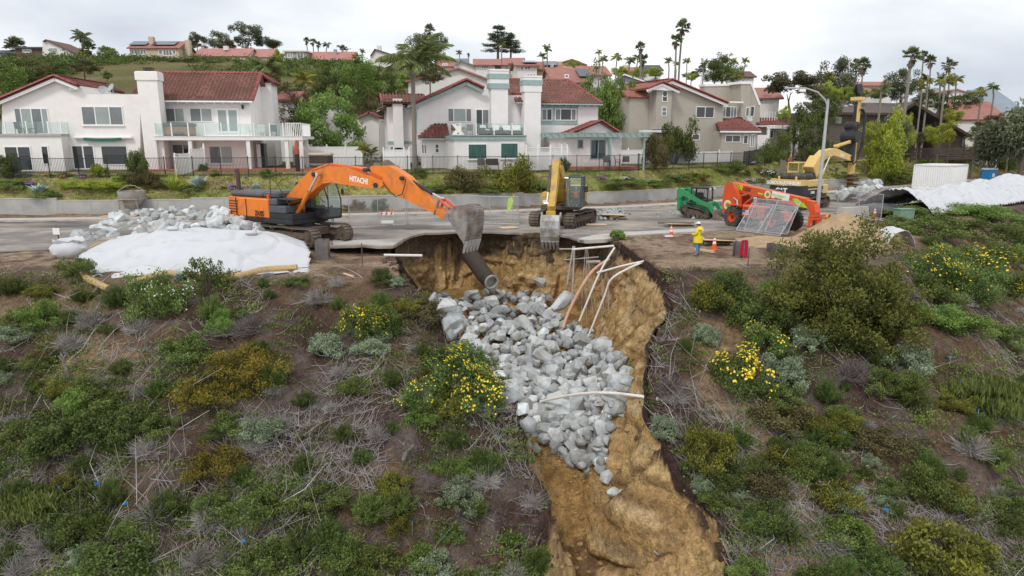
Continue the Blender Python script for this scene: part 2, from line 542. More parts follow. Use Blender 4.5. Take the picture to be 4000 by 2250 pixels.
def soil_colour(X,Y,Z,C):
 n1=fbm(X/2.2,Y/2.2,21);n2=fbm(X/.8,Y/.8,22,3);n3=fbm(X/4.5,Y/4.5,23);n4=fbm((X+1.7*Z)/.3,(Y-1.3*Z)/.3,29,2)
 d=rim_d(X,Y)
 c=mixc((.125,.080,.050),(.070,.045,.034),sstep(.4,.6,n1))
 c=mixc(c,(.165,.135,.122),sstep(.50,.64,n2)*.5)
 c=mixc(c,(.27,.185,.105),sstep(.60,.70,n3)*sstep(-2,4,d)*.8)
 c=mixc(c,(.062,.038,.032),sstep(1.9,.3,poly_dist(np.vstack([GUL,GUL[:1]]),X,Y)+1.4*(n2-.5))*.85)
 flat=sstep(.8,-1.2,d+1.2*(n1-.5)*2)
 fc=mixc((.30,.225,.155),(.20,.135,.092),sstep(.42,.62,n1))
 fc=mixc(fc,(.10,.066,.052),sstep(.58,.66,n2)*.7)
 c=mixc(c,fc,flat)
 fl=sstep(1.1,.3,Z-np.interp(Y,_FL[:,0],_FL[:,1])+.5*(n2-.5))
 sand=mixc((.46,.305,.14),(.37,.235,.095),sstep(.35,.65,fbm((X+Y)/2.5,Z/.6,24,2)))
 sand=mixc(sand,(.52,.37,.20),sstep(.54,.66,fbm((X+Y)/3+9,Z/.8,25,2))*.7)
 sand=mixc(sand,(.25,.155,.075),sstep(.60,.68,fbm((X+Y)/2+3,Z/.6,27,2))*.7)
 loose=mixc((.39,.24,.095),(.30,.18,.07),sstep(.4,.6,n2));loose=mixc(loose,(.13,.075,.042),sstep(.62,.70,n1)*.8)
 sand=mixc(sand,loose,fl)
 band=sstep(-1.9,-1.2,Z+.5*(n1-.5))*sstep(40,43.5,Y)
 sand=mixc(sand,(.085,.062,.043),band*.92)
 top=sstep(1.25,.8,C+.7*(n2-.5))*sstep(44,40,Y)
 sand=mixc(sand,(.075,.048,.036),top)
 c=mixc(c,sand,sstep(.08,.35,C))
 dn=curb_d(X,Y)
 gr=mixc((.15,.13,.06),(.095,.10,.035),sstep(.35,.65,n3))
 gr=mixc(gr,(.20,.155,.095),sstep(.55,.7,n1))
 strip=mixc((.27,.19,.125),(.19,.13,.085),sstep(.4,.6,n1))
 c=mixc(c,strip,sstep(.2,.5,dn))
 c=mixc(c,gr,sstep(3,3.4,dn))
 return c*(1+.35*(n4-.5)*(C<.2))[...,None]
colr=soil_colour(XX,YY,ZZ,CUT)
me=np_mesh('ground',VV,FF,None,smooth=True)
ca=me.attributes.new('soil','FLOAT_COLOR','POINT')
ca.data.foreach_set('color',np.concatenate([colr.reshape(-1,3),np.ones((nx*ny,1))],1).astype(np.float32).ravel())
def soil_mat(name,bump=.9):
 m=bpy.data.materials.new(name);m.use_nodes=True
 t=m.node_tree;n,lk=t.nodes,t.links.new
 b=n['Principled BSDF'];b.inputs['Roughness'].default_value=.95;b.inputs['Specular IOR Level'].default_value=.1
 at=n.new('ShaderNodeAttribute');at.attribute_name='soil'
 tc=n.new('ShaderNodeTexCoord')
 no=n.new('ShaderNodeTexNoise');no.inputs['Scale'].default_value=3.1;no.inputs['Detail'].default_value=9;no.inputs['Roughness'].default_value=.68
 lk(tc.outputs['Object'],no.inputs['Vector'])
 mr=n.new('ShaderNodeMapRange');mr.inputs['From Min'].default_value,mr.inputs['From Max'].default_value=.28,.72
 mr.inputs['To Min'].default_value,mr.inputs['To Max'].default_value=.55,1.5
 lk(no.outputs['Fac'],mr.inputs['Value'])
 mu=n.new('ShaderNodeMix');mu.data_type='RGBA';mu.blend_type='MULTIPLY';mu.inputs['Factor'].default_value=1
 lk(at.outputs['Color'],mu.inputs['A']);lk(mr.outputs['Result'],mu.inputs['B'])
 n3=n.new('ShaderNodeTexNoise');n3 .inputs['Scale'].default_value=12;n3 .inputs['Detail'].default_value=4;lk(tc.outputs['Object'],n3 .inputs['Vector'])
 m3=n.new('ShaderNodeMapRange');m3 .inputs['From Min'].default_value,m3 .inputs['From Max'].default_value=.33,.62;m3 .inputs['To Min'].default_value,m3 .inputs['To Max'].default_value=.76,1.12;lk(n3 .outputs['Fac'],m3 .inputs['Value'])
 mu2=n.new('ShaderNodeMix');mu2 .data_type='RGBA';mu2 .blend_type='MULTIPLY';mu2 .inputs['Factor'].default_value=1;lk(mu.outputs['Result'],mu2 .inputs['A']);lk(m3 .outputs['Result'],mu2 .inputs['B'])
 lk(mu2 .outputs['Result'],b.inputs['Base Color'])
 n2=n.new('ShaderNodeTexNoise');n2 .inputs['Scale'].default_value=5.5;n2 .inputs['Detail'].default_value=9;n2 .inputs['Roughness'].default_value=.7
 lk(tc.outputs['Object'],n2 .inputs['Vector'])
 bp=n.new('ShaderNodeBump');bp.inputs['Strength'].default_value=bump;bp.inputs['Distance'].default_value=.14
 n5=n.new('ShaderNodeTexNoise');n5 .inputs['Scale'].default_value=1.9;n5 .inputs['Detail'].default_value=5;lk(tc.outputs['Object'],n5 .inputs['Vector'])
 b5=n.new('ShaderNodeBump');b5 .inputs['Strength'].default_value=.7;b5 .inputs['Distance'].default_value=.55;lk(n5 .outputs['Fac'],b5 .inputs['Height']);lk(b5 .outputs['Normal'],bp.inputs['Normal'])
 lk(n2 .outputs['Fac'],bp.inputs['Height']);lk(bp.outputs['Normal'],b.inputs['Normal'])
 return m
M_SOIL=soil_mat('soil')
me.materials.append(M_SOIL)
ground=link('ground',me);tag(ground,'brown soil slope with a tan collapsed gully running down it',kind='structure')
_pk=[-3,-2,-1]+list(range(0,21))
_pp=np.array([tuple(GUL[k])for k in _pk]);_st=np.array([6 if k<8 else 3 if k<9 else GST[k]*1.02 for k in _pk],float)
_al=np.concatenate([[0],np.cumsum(np.hypot(*np.diff(_pp,axis=0).T))])
_ss=np.arange(0,_al[-1],.1);_px,_py,_sv=[np.interp(_ss,_al,c)for c in(_pp[:,0],_pp[:,1],_st)]
_px=_px+.35*(fbm(_ss/.8,_ss*0,231)-.5);_py=_py+.35*(fbm(_ss/.8,_ss*0+9,232)-.5)
_k=np.ones(7)/7;_qx,_qy=[np.convolve(np.pad(c,3,mode='edge'),_k,'valid')for c in(_px,_py)];_kw=np.ones(21)/21
_dx,_dy=[np.gradient(np.convolve(np.pad(c,10,mode='edge'),_kw,'valid'))for c in(_px,_py)];_l=np.hypot(_dx,_dy);_inx,_iny=_dy/_l,-_dx/_l
_px,_py=_qx,_qy
_tt=np.linspace(0,1,50)
S_,T_=np.meshgrid(_ss,_tt)
_ztop=base_z(_px,_py)+.02;_zbot=np.interp(_py,_FL[:,0],_FL[:,1])-.9
ZW=_ztop[None]+(_zbot-_ztop)[None]*T_;DW=_ztop[None]-ZW
_edge=np.clip(np.minimum(_ss,_ss[-1]-_ss)/2.0,0,1)[None]
_fis=np.abs(fbm(S_/1.5+DW*.22,DW/7,204,3)-.5)*2
OW=.10+DW/_sv[None]+(.6*(vnoise(S_/2.6,ZW/1.8,201)-.5)+.35*(vnoise(S_/.9,ZW/.35,202)-.5)+.15*(vnoise(S_/.25,ZW/.16,203)-.5)-.55*sstep(.14,.0,_fis))*np.clip(T_*4,.1,1)
OW=np.where(DW<.35,OW*.8+.12,OW)*(.35+.65*_edge)
XW=_px[None]+_inx[None]*OW;YW=_py[None]+_iny[None]*OW
kk=np.arange(XW.size).reshape(XW.shape);wf=np.stack([kk[:-1,:-1],kk[:-1,1:],kk[1:,1:],kk[1:,:-1]],-1).reshape(-1,4)
wme=np_mesh('cut_face',np.stack([XW,YW,ZW],-1).reshape(-1,3),wf,M_SOIL,smooth=True)
_zn=ZW+.35*(vnoise(S_/4,ZW*0,211)-.5)+.05*S_/4
wc=mixc((.40,.255,.11),(.48,.33,.16),sstep(.35,.65,vnoise(S_/5,_zn/.22,212)))
wc=mixc(wc,(.25,.155,.07),sstep(.58,.7,vnoise(S_/2.2+5,_zn/.16,213))*.75)
wc=mixc(wc,(.50,.37,.21),sstep(.66,.74,vnoise(S_/2.5+9,_zn/.5,214))*.7)
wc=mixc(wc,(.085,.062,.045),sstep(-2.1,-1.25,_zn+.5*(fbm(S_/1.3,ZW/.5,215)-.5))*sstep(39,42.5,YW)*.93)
wc=mixc(wc,(.16,.115,.07),sstep(.6,.66,vnoise(S_/3,_zn/.2+3,216))*.5*sstep(-2.5,-1.2,_zn))
wc=mixc(wc,(.20,.135,.075),sstep(.62,.7,fbm(S_/1.1,ZW/.9,217))*.6)
wc=mixc(wc,(.052,.033,.028),(DW+.5*(fbm(S_/.5,ZW/.5,218)-.5)<.55+.35*(vnoise(S_/2,ZW*0,219)-.5))*1.0*(YW<41.5))
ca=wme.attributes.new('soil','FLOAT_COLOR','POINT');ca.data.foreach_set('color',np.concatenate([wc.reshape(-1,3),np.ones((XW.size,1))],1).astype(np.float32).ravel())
tag(link('cut_face',wme),'layered tan and dark soil face round the back and right of the sinkhole',kind='structure')
def curve_pts(PL,x0,x1,step):
 xs_=np.arange(x0,x1+step,step)
 yy=poly_y(PL,xs_)
 yy=np.convolve(np.pad(yy,4,mode='edge'),np.ones(9)/9,'valid')
 tx=np.gradient(xs_);ty=np.gradient(yy)
 l=np.hypot(tx,ty)
 return xs_,yy,-ty/l,tx/l
bx,by,bnx,bny=curve_pts(CURB,-60,96,.4)
dns=np.concatenate([[2.0,3.14,3.16,3.2],np.arange(3.4,9.2,.25)])
BX=bx[None,:]+bnx[None,:]*dns[:,None];BY=by[None,:]+bny[None,:]*dns[:,None]
_wl=1-sstep(47.5,50.5,bx)[None,:]
BZ=np.interp(dns,[2.0,3.14,3.16,6.2,8.5,12],[-.2,-.15,1.2,3.0,3.3,3.5])[:,None]*_wl+np.interp(dns,[2.0,6.6,8.5,12],[.05,2.7,3.3,3.5])[:,None]*(1-_wl)
BZ=BZ+.22*(fbm(BX/1.2,BY/1.2,61)-.5)*sstep(3.3,4.5,dns)[:,None]-.5*sstep(8.7,9.2,dns)[:,None]
jj=np.arange(BX.size).reshape(BX.shape)
bf=np.stack([jj[:-1,:-1],jj[:-1,1:],jj[1:,1:],jj[1:,:-1]],-1).reshape(-1,4)
bme=np_mesh('bank',np.stack([BX,BY,BZ],-1).reshape(-1,3),bf,M_SOIL,smooth=True)
n1=fbm(BX/2.3,BY/1.3,71);n2=fbm(BX/.7,BY/.7,72,3)
bc=mixc((.30,.275,.10),(.18,.205,.055),sstep(.38,.62,n1))
bc=mixc(bc,(.21,.15,.10),sstep(.55,.68,n2)*.8)
ca=bme.attributes.new('soil','FLOAT_COLOR','POINT')
ca.data.foreach_set('color',np.concatenate([bc.reshape(-1,3),np.ones((BX.size,1))],1).astype(np.float32).ravel())
tag(link('bank',bme),'grassy planted bank between retaining wall and fences',kind='structure')
def bank_at(x,dn):
 k=int(np.clip(np.searchsorted(bx,x),1,len(bx)-2))
 px,py=bx[k]+bnx[k]*dn,by[k]+bny[k]*dn
 zz=float(np.interp(dn,[0,1.5,3.0,3.15,6.2,8.5,12],[.1,.1,.42,1.2,3.0,3.3,3.5]))
 return Vector((px,py,zz))
def curb_dir(x):
 k=int(np.clip(np.searchsorted(bx,x),1,len(bx)-2))
 return Vector((bny[k],-bnx[k],0)),Vector((bnx[k],bny[k],0))
from mathutils.geometry import tessellate_polygon
def slab(name,pts,z0,z1,mat,parent=None):
 pts=[Vector((p[0],p[1],0))for p in pts]
 tris=tessellate_polygon([pts])
 mb=MB();n=len(pts)
 vs=[(p.x,p.y,z1)for p in pts]+[(p.x,p.y,z0)for p in pts]
 fs=[tuple(t)for t in tris]+[tuple(i+n for i in t)for t in tris]+[(i,(i+1)%n,n+(i+1)%n,n+i)for i in range(n)]
 mb._add(vs,fs)
 return mb.build(name,mat,parent)
M_ASPH=mk('asphalt_dusty',(.205,.188,.175),.92,.16,.9,bump=.5,bscale=9,col2=(.39,.34,.285),c2scale=.28,c2lo=.42,c2hi=.66,spec=.2,detail=8)
_m=M_ASPH.node_tree
def add_patches(m,scale,lo,hi,colour):
 n,lk=m.node_tree.nodes,m.node_tree.links.new
 b=n['Principled BSDF'];src=b.inputs['Base Color'].links[0].from_socket
 tc=n.new('ShaderNodeTexCoord');no=n.new('ShaderNodeTexNoise');no.inputs['Scale'].default_value=scale;no.inputs['Detail'].default_value=6
 mp=n.new('ShaderNodeMapping');mp.inputs['Location'].default_value=(scale*31,7,3);mp.inputs['Scale'].default_value=(.5,1.4,1)
 lk(tc.outputs['Object'],mp.inputs['Vector']);lk(mp.outputs['Vector'],no.inputs['Vector'])
 mr=n.new('ShaderNodeMapRange');mr.inputs['From Min'].default_value,mr.inputs['From Max'].default_value=lo,hi
 lk(no.outputs['Fac'],mr.inputs['Value'])
 mx=n.new('ShaderNodeMix');mx.data_type='RGBA'
 lk(mr.outputs['Result'],mx.inputs['Factor']);lk(src,mx.inputs['A']);mx.inputs['B'].default_value=tuple(colour)+(1,)
 lk(mx.outputs['Result'],b.inputs['Base Color'])
add_patches(M_ASPH,.22,.50,.66,(.11,.10,.095))
add_patches(M_ASPH,.42,.60,.75,(.44,.42,.39))
M_CONC=mk('concrete_pale',(.47,.445,.41),.9,.1,2.0,bump=.25,bscale=20,col2=(.33,.29,.25),c2scale=1.1,c2lo=.5,c2hi=.8,spec=.2)
M_WALL=mk('concrete_wall',(.43,.425,.41),.9,.06,1.2,bump=.15,bscale=25,col2=(.335,.32,.30),c2scale=.8,c2lo=.45,c2hi=.75,spec=.15)
e_in=[(float(x),float(y))for x,y in EDGE if-60<x<130]
def jag(pts,amp=.12,step=.45):
 out=[]
 for(x0,y0),(x1,y1)in zip(pts[:-1],pts[1:]):
  n=max(1,int(math.hypot(x1-x0,y1-y0)/step))if abs(x0)<14 else 1
  for k in range(n):
   t=k/n
   out.append((x0+(x1-x0)*t+random.uniform(-amp,amp)*.5,y0+(y1-y0)*t+random.uniform(-amp,amp)))
 out.append(pts[-1]);return out
fx,fy,_,_=curve_pts(CURB,-60,130,3)
road=slab('road',jag(e_in)+[(float(a),float(b))for a,b in zip(fx,fy)][::-1],-.13,0,M_ASPH)
tag(road,'dusty grey asphalt road broken off at the sinkhole edge',kind='structure')
pav=empty('pavement');tag(pav,'pale concrete pavement with kerb along the retaining wall',kind='structure')
sx_,sy_,snx,sny=curve_pts(CURB,-58,110,.5)
arc=np.concatenate([[0],np.cumsum(np.hypot(np.diff(sx_),np.diff(sy_)))])
def at_arc(s,dn):
 return(float(np.interp(s,arc,sx_)+np.interp(s,arc,snx)*dn),float(np.interp(s,arc,sy_)+np.interp(s,arc,sny)*dn))
s=0.0
while s<arc[-1]-3:
 e=s+3.0
 slab('paving_slab',[at_arc(s+.012,.22),at_arc(e-.012,.22),at_arc(e-.012,1.55),at_arc(s+.012,1.55)],-.05,.135,M_CONC,pav)
 slab('kerb_stone',[at_arc(s+.008,0),at_arc(e-.008,0),at_arc(e-.008,.21),at_arc(s+.008,.21)],-.05,.14,M_CONC,pav)
 s=e
np_l=[G(u,v,.02)for u,v in[(1303,958),(1420,955),(1470,960),(1538,958),(1568,941),(1575,934),(1440,938),(1300,942)]]
o=slab('broken_pavement',[(p.x,p.y)for p in np_l],-.1,.06,M_CONC);tag(o,'cracked pavement slab overhanging the washed-out soil beside the excavator track',kind='structure')
np_r=[G(u,v,.02)for u,v in[(2257,934),(2291,940),(2363,937),(2391,932),(2447,922),(2596,913),(2750,905),(2750,893),(2596,901),(2447,909),(2330,919)]]
o=slab('broken_pavement',[(p.x,p.y)for p in np_r],-.16,.07,M_CONC);tag(o,'pale strip of near pavement broken off above the hole',kind='structure')
rw=empty('retaining_wall',(0,0,0),0,'long low grey concrete retaining wall stepping along the road','wall')
def wall_piece(x0,x1,ztop,z0=.0):
 a0,a1=np.interp(x0,sx_,arc),np.interp(x1,sx_,arc)
 n=max(2,int((a1-a0)/2.5))
 for k in range(n):
  s0,s1=a0+(a1-a0)*k/n,a0+(a1-a0)*(k+1)/n
  slab('wall_panel',[at_arc(s0+.006,2.95),at_arc(s1-.006,2.95),at_arc(s1-.006,3.18),at_arc(s0+.006,3.18)],z0,ztop-.07,M_WALL,rw)
 slab('wall_coping',[at_arc(a0+(a1-a0)*t,2.93)for t in np.linspace(0,1,12)]+[at_arc(a0+(a1-a0)*t,3.21)for t in np.linspace(1,0,12)],ztop-.07,ztop,M_CONC,rw)
for x0,x1,zt in[(-57,-36.1,1.55),(-36.1,-26.0,1.34),(-26.0,-13.0,1.44),(-13.0,2.0,1.46),(2.0,4.2,1.34),(4.2,27.0,1.34),(27.0,34.0,1.3),(34.0,46.0,1.3),(46.0,48.6,1.1)]:
 wall_piece(x0,x1,zt)
 # plants: shared mesh library
def leaf_quads(C,D,ln,wd,g,curl=.15):
 n=len(C)
 D=D/(np.linalg.norm(D,axis=1,keepdims=True)+1e-9)
 S=np.cross(D,g.normal(size=(n,3)));S/=(np.linalg.norm(S,axis=1,keepdims=True)+1e-9)
 N=np.cross(D,S)
 ln=np.asarray(ln).reshape(-1,1)*np.ones((n,1));wd=np.asarray(wd).reshape(-1,1)*np.ones((n,1))
 a=C-D*ln*.5;b=C+S*wd*.5+N*ln*curl;c=C+D*ln*.5;d=C-S*wd*.5+N*ln*curl
 V=np.stack([a,b,c,d],1).reshape(-1,3)
 F=np.arange(n*4).reshape(n,4)
 return V,F
def merge(parts):
 Vs,Fs,Rs,o=[],[],[],0
 for V,F,r in parts:
  Vs.append(V);Fs.append(F+o);Rs.append(r);o+=len(V)
 return np.concatenate(Vs),np.concatenate(Fs),np.concatenate(Rs)
def bush_leaves(g,n,rx,ry,rz,clumps,leaf,wid,spread=.34,up=.5,shell=.55,flat_bottom=True):
 th=g.uniform(0,2*np.pi,clumps);cz=g.uniform(-.25 if flat_bottom else-1,1,clumps)
 rr=np.sqrt(np.clip(1-cz**2,0,1));rad=g.uniform(shell,1.0,clumps)**.7
 K=np.stack([rr*np.cos(th),rr*np.sin(th),cz],1)*rad[:,None]
 K*=1+.22*g.normal(size=(clumps,1))
 size=g.uniform(.6,1.3,clumps)*spread
 w=size**2;k=g.choice(clumps,n,p=w/w.sum())
 off=g.normal(size=(n,3));off/=np.linalg.norm(off,axis=1,keepdims=True)
 off*=(g.uniform(0,1,(n,1))**.45)*size[k][:,None]
 U=K[k]+off
 C=U*np.array([rx,ry,rz])+np.array([0,0,rz*.42 if flat_bottom else 0])
 if flat_bottom:C[:,2]=np.where(C[:,2]<.02,g.uniform(.0,.12,n)*rz,C[:,2])
 D=off*.9+g.normal(size=(n,3))*.55+np.array([0,0,up])
 V,F=leaf_quads(C,D,leaf*g.uniform(.6,1.35,n),wid*g.uniform(.7,1.3,n),g)
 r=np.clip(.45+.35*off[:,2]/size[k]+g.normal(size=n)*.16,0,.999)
 return V,F,r
def blades(g,n,rx,ry,h,wid,lean=.6,base=.35,curve=.3,hmin=.5):
 th=g.uniform(0,2*np.pi,n);rr=np.sqrt(g.uniform(0,1,n))
 bx_,by_=rr*np.cos(th)*rx*base,rr*np.sin(th)*ry*base
 hh=h*g.uniform(hmin,1.0,n)*(1-.35*rr**2)
 tx,ty=bx_+np.cos(th)*rr*rx*lean+g.normal(size=n)*.12*rx,by_+np.sin(th)*rr*ry*lean+g.normal(size=n)*.12*ry
 A=np.stack([bx_,by_,np.zeros(n)],1);T=np.stack([tx,ty,hh],1)
 Mid=(A+T)/2+np.stack([-np.cos(th)*rr*rx,-np.sin(th)*rr*ry,np.zeros(n)],1)*curve*.3+np.array([0,0,1])*(h*.08)
 S=np.stack([-np.sin(th+g.normal(size=n)),np.cos(th+g.normal(size=n)),np.zeros(n)],1)*wid*g.uniform(.6,1.3,(n,1))
 V=np.stack([A-S*.35,A+S*.35,Mid+S*.5,T,Mid-S*.5],1)
 q1=np.stack([V[:,0],V[:,1],V[:,2],V[:,4]],1);q2=np.stack([V[:,4],V[:,2],V[:,3]+S*.06,V[:,3]-S*.06],1)
 VV=np.concatenate([q1,q2],0).reshape(-1,3)
 F=np.arange(len(VV)).reshape(-1,4)
 r=np.clip(g.normal(.5,.22,n),0,.999)
 return VV,F,np.concatenate([r*.8,r])
def sprays(g,n,rx,ry,h,leaf,wid,stems=40):
 th=g.uniform(0,2*np.pi,stems);rr=np.sqrt(g.uniform(0,1,stems))
 T=np.stack([np.cos(th)*rr*rx,np.sin(th)*rr*ry,h*(1-.5*rr**1.6)*g.uniform(.72,1.12,stems)],1)
 B=T*np.array([.22,.22,0])
 k=g.integers(0,stems,n);t=g.uniform(.12,1,n)**.8
 C=B[k]+(T-B)[k]*t[:,None]+g.normal(size=(n,3))*np.array([rx,ry,h])*.055
 D=(T-B)[k]/np.linalg.norm((T-B)[k],axis=1,keepdims=True)+g.normal(size=(n,3))*.42
 V,F=leaf_quads(C,D,leaf*g.uniform(.6,1.4,n),wid*g.uniform(.7,1.3,n),g,.05)
 return V,F,np.clip(.15+.55*t+g.normal(size=n)*.17,0,.999)
def stems_np(g,n,rx,ry,h,r0=.02):
 th=g.uniform(0,2*np.pi,n);rr=np.sqrt(g.uniform(0.05,1,n))
 T=np.stack([np.cos(th)*rr*rx,np.sin(th)*rr*ry,h*g.uniform(.55,1,n)],1)
 B=T*np.array([.15,.15,0])-np.array([0,0,.1])
 return sticks_np(B,T,r0,r0*.4)
def sticks_np(B,T,r0,r1):
 n=len(B)
 D=T-B;D/=np.linalg.norm(D,axis=1,keepdims=True)+1e-9
 ref=np.where(np.abs(D[:,2:3])>.9,np.array([[1.,0,0]]),np.array([[0,0,1.]]))
 X=np.cross(D,ref);X/=np.linalg.norm(X,axis=1,keepdims=True);Y=np.cross(D,X)
 ring=[(math.cos(a),math.sin(a))for a in(0.5,2.6,4.7)]
 r0=np.asarray(r0).reshape(-1,1)*np.ones((n,1));r1=np.asarray(r1).reshape(-1,1)*np.ones((n,1))
 vb=[B+(X*c+Y*s_)*r0 for c,s_ in ring];vt=[T+(X*c+Y*s_)*r1 for c,s_ in ring]
 V=np.stack(vb+vt,1).reshape(-1,3)
 base=np.arange(n)[:,None]*6
 F=np.concatenate([base+np.array([[a,b,b+3,a+3]])for a,b in((0,1),(1,2),(2,0))],0)
 return V,F,np.tile(np.linspace(.2,.8,n),3)
M_WOOD=mk('bark',(.16,.12,.09),.95,.25,5,bump=.5)
M_TWIG=mk_leaf('dry_twig',(.20,.175,.16),(.46,.43,.41),0,.95)
M_TWIG2=mk_leaf('dry_twig_mauve',(.13,.10,.10),(.25,.20,.20),0,.95)
_G=1.65
_mk_leaf0=mk_leaf
def mk_leaf(name,ca,cb,*a,**k):return _mk_leaf0(name,tuple(c*_G for c in ca),tuple(c*_G for c in cb),*a,**k)
LF=dict(dark=mk_leaf('leaf_dark',(.034,.048,.014),(.098,.122,.032),.25),mid=mk_leaf('leaf_mid',(.048,.068,.018),(.140,.175,.048),.3),bright=mk_leaf('leaf_bright',(.060,.100,.022),(.180,.245,.062),.35),feather=mk_leaf('leaf_feather',(.035,.052,.014),(.105,.145,.038),.3),olive=mk_leaf('leaf_olive',(.050,.055,.010),(.170,.165,.030),.3),olivedark=mk_leaf('leaf_olive_dark',(.030,.034,.008),(.115,.115,.024),.25),rust=mk_leaf('leaf_rust',(.048,.046,.020),(.125,.105,.045),.3),gold=mk_leaf('leaf_gold',(.055,.052,.010),(.190,.140,.022),.3),sage=mk_leaf('leaf_sage',(.095,.120,.075),(.245,.290,.190),.25),flowery=mk_leaf('leaf_flowery',(.048,.075,.020),(.135,.185,.055),.3),lime=mk_leaf('leaf_lime',(.12,.155,.020),(.30,.33,.05),.35),grey=mk_leaf('leaf_grey',(.080,.100,.075),(.175,.200,.150),.2),dusk=mk_leaf('leaf_dusk',(.050,.050,.026),(.115,.105,.055),.2),pine=mk_leaf('leaf_pine',(.028,.042,.024),(.080,.105,.060),.15),euc=mk_leaf('leaf_euc',(.050,.060,.035),(.140,.150,.085),.2),palm=mk_leaf('leaf_palm',(.065,.085,.030),(.210,.240,.088),.3),palmy=mk_leaf('leaf_palm_yellow',(.090,.090,.020),(.280,.260,.055),.25),fan=mk_leaf('leaf_fan',(.050,.062,.031),(.160,.180,.088),.25),deadf=mk_leaf('leaf_deadfrond',(.080,.058,.040),(.20,.150,.105),.1),agave=mk_leaf('leaf_agave',(.130,.190,.185),(.270,.350,.340),.1,.5),)
M_YEL=mk('petal_yellow',(.80,.58,.03),.7,.12,6,spec=.2)
M_WHT=mk('petal_white',(.62,.62,.60),.7,.1,6,spec=.2)
M_LIL=mk('petal_lilac',(.42,.30,.52),.7,.15,6,spec=.2)
M_PUR=mk('petal_purple',(.30,.13,.42),.7,.15,6,spec=.2)
M_CORAL=mk('petal_coral',(.62,.20,.14),.7,.15,6,spec=.2)
class PlantLib:pass
LIB={}
def flowers_np(g,V,n,size):
 c=V[g.integers(0,len(V),n*6)]
 mid=np.array([0,0,c[:,2].mean()*.5]);d=np.linalg.norm((c-mid),axis=1)
 k=np.argsort(-(d/d.max()+.7*c[:,2]/c[:,2].max()+g.uniform(0,.5,len(c))))[:n]
 c=c[k];D=(c-mid);D/=np.linalg.norm(D,axis=1,keepdims=True)
 c=c+D*.05
 D=D+np.array([0,-.8,.5]);D/=np.linalg.norm(D,axis=1,keepdims=True)
 S=np.cross(D,g.normal(size=(n,3)));S/=np.linalg.norm(S,axis=1,keepdims=True);T=np.cross(D,S)
 s_=size*g.uniform(.7,1.3,(n,1))
 a=[c+(S*math.cos(t)+T*math.sin(t))*s_ for t in np.linspace(0,2*math.pi,7)[:-1]]
 V2=np.stack(a,1).reshape(-1,3);b=np.arange(n)[:,None]*6
 F=np.concatenate([b+np.array([[0,1,2,3]]),b+np.array([[0,3,4,5]])],0)
 return V2,F
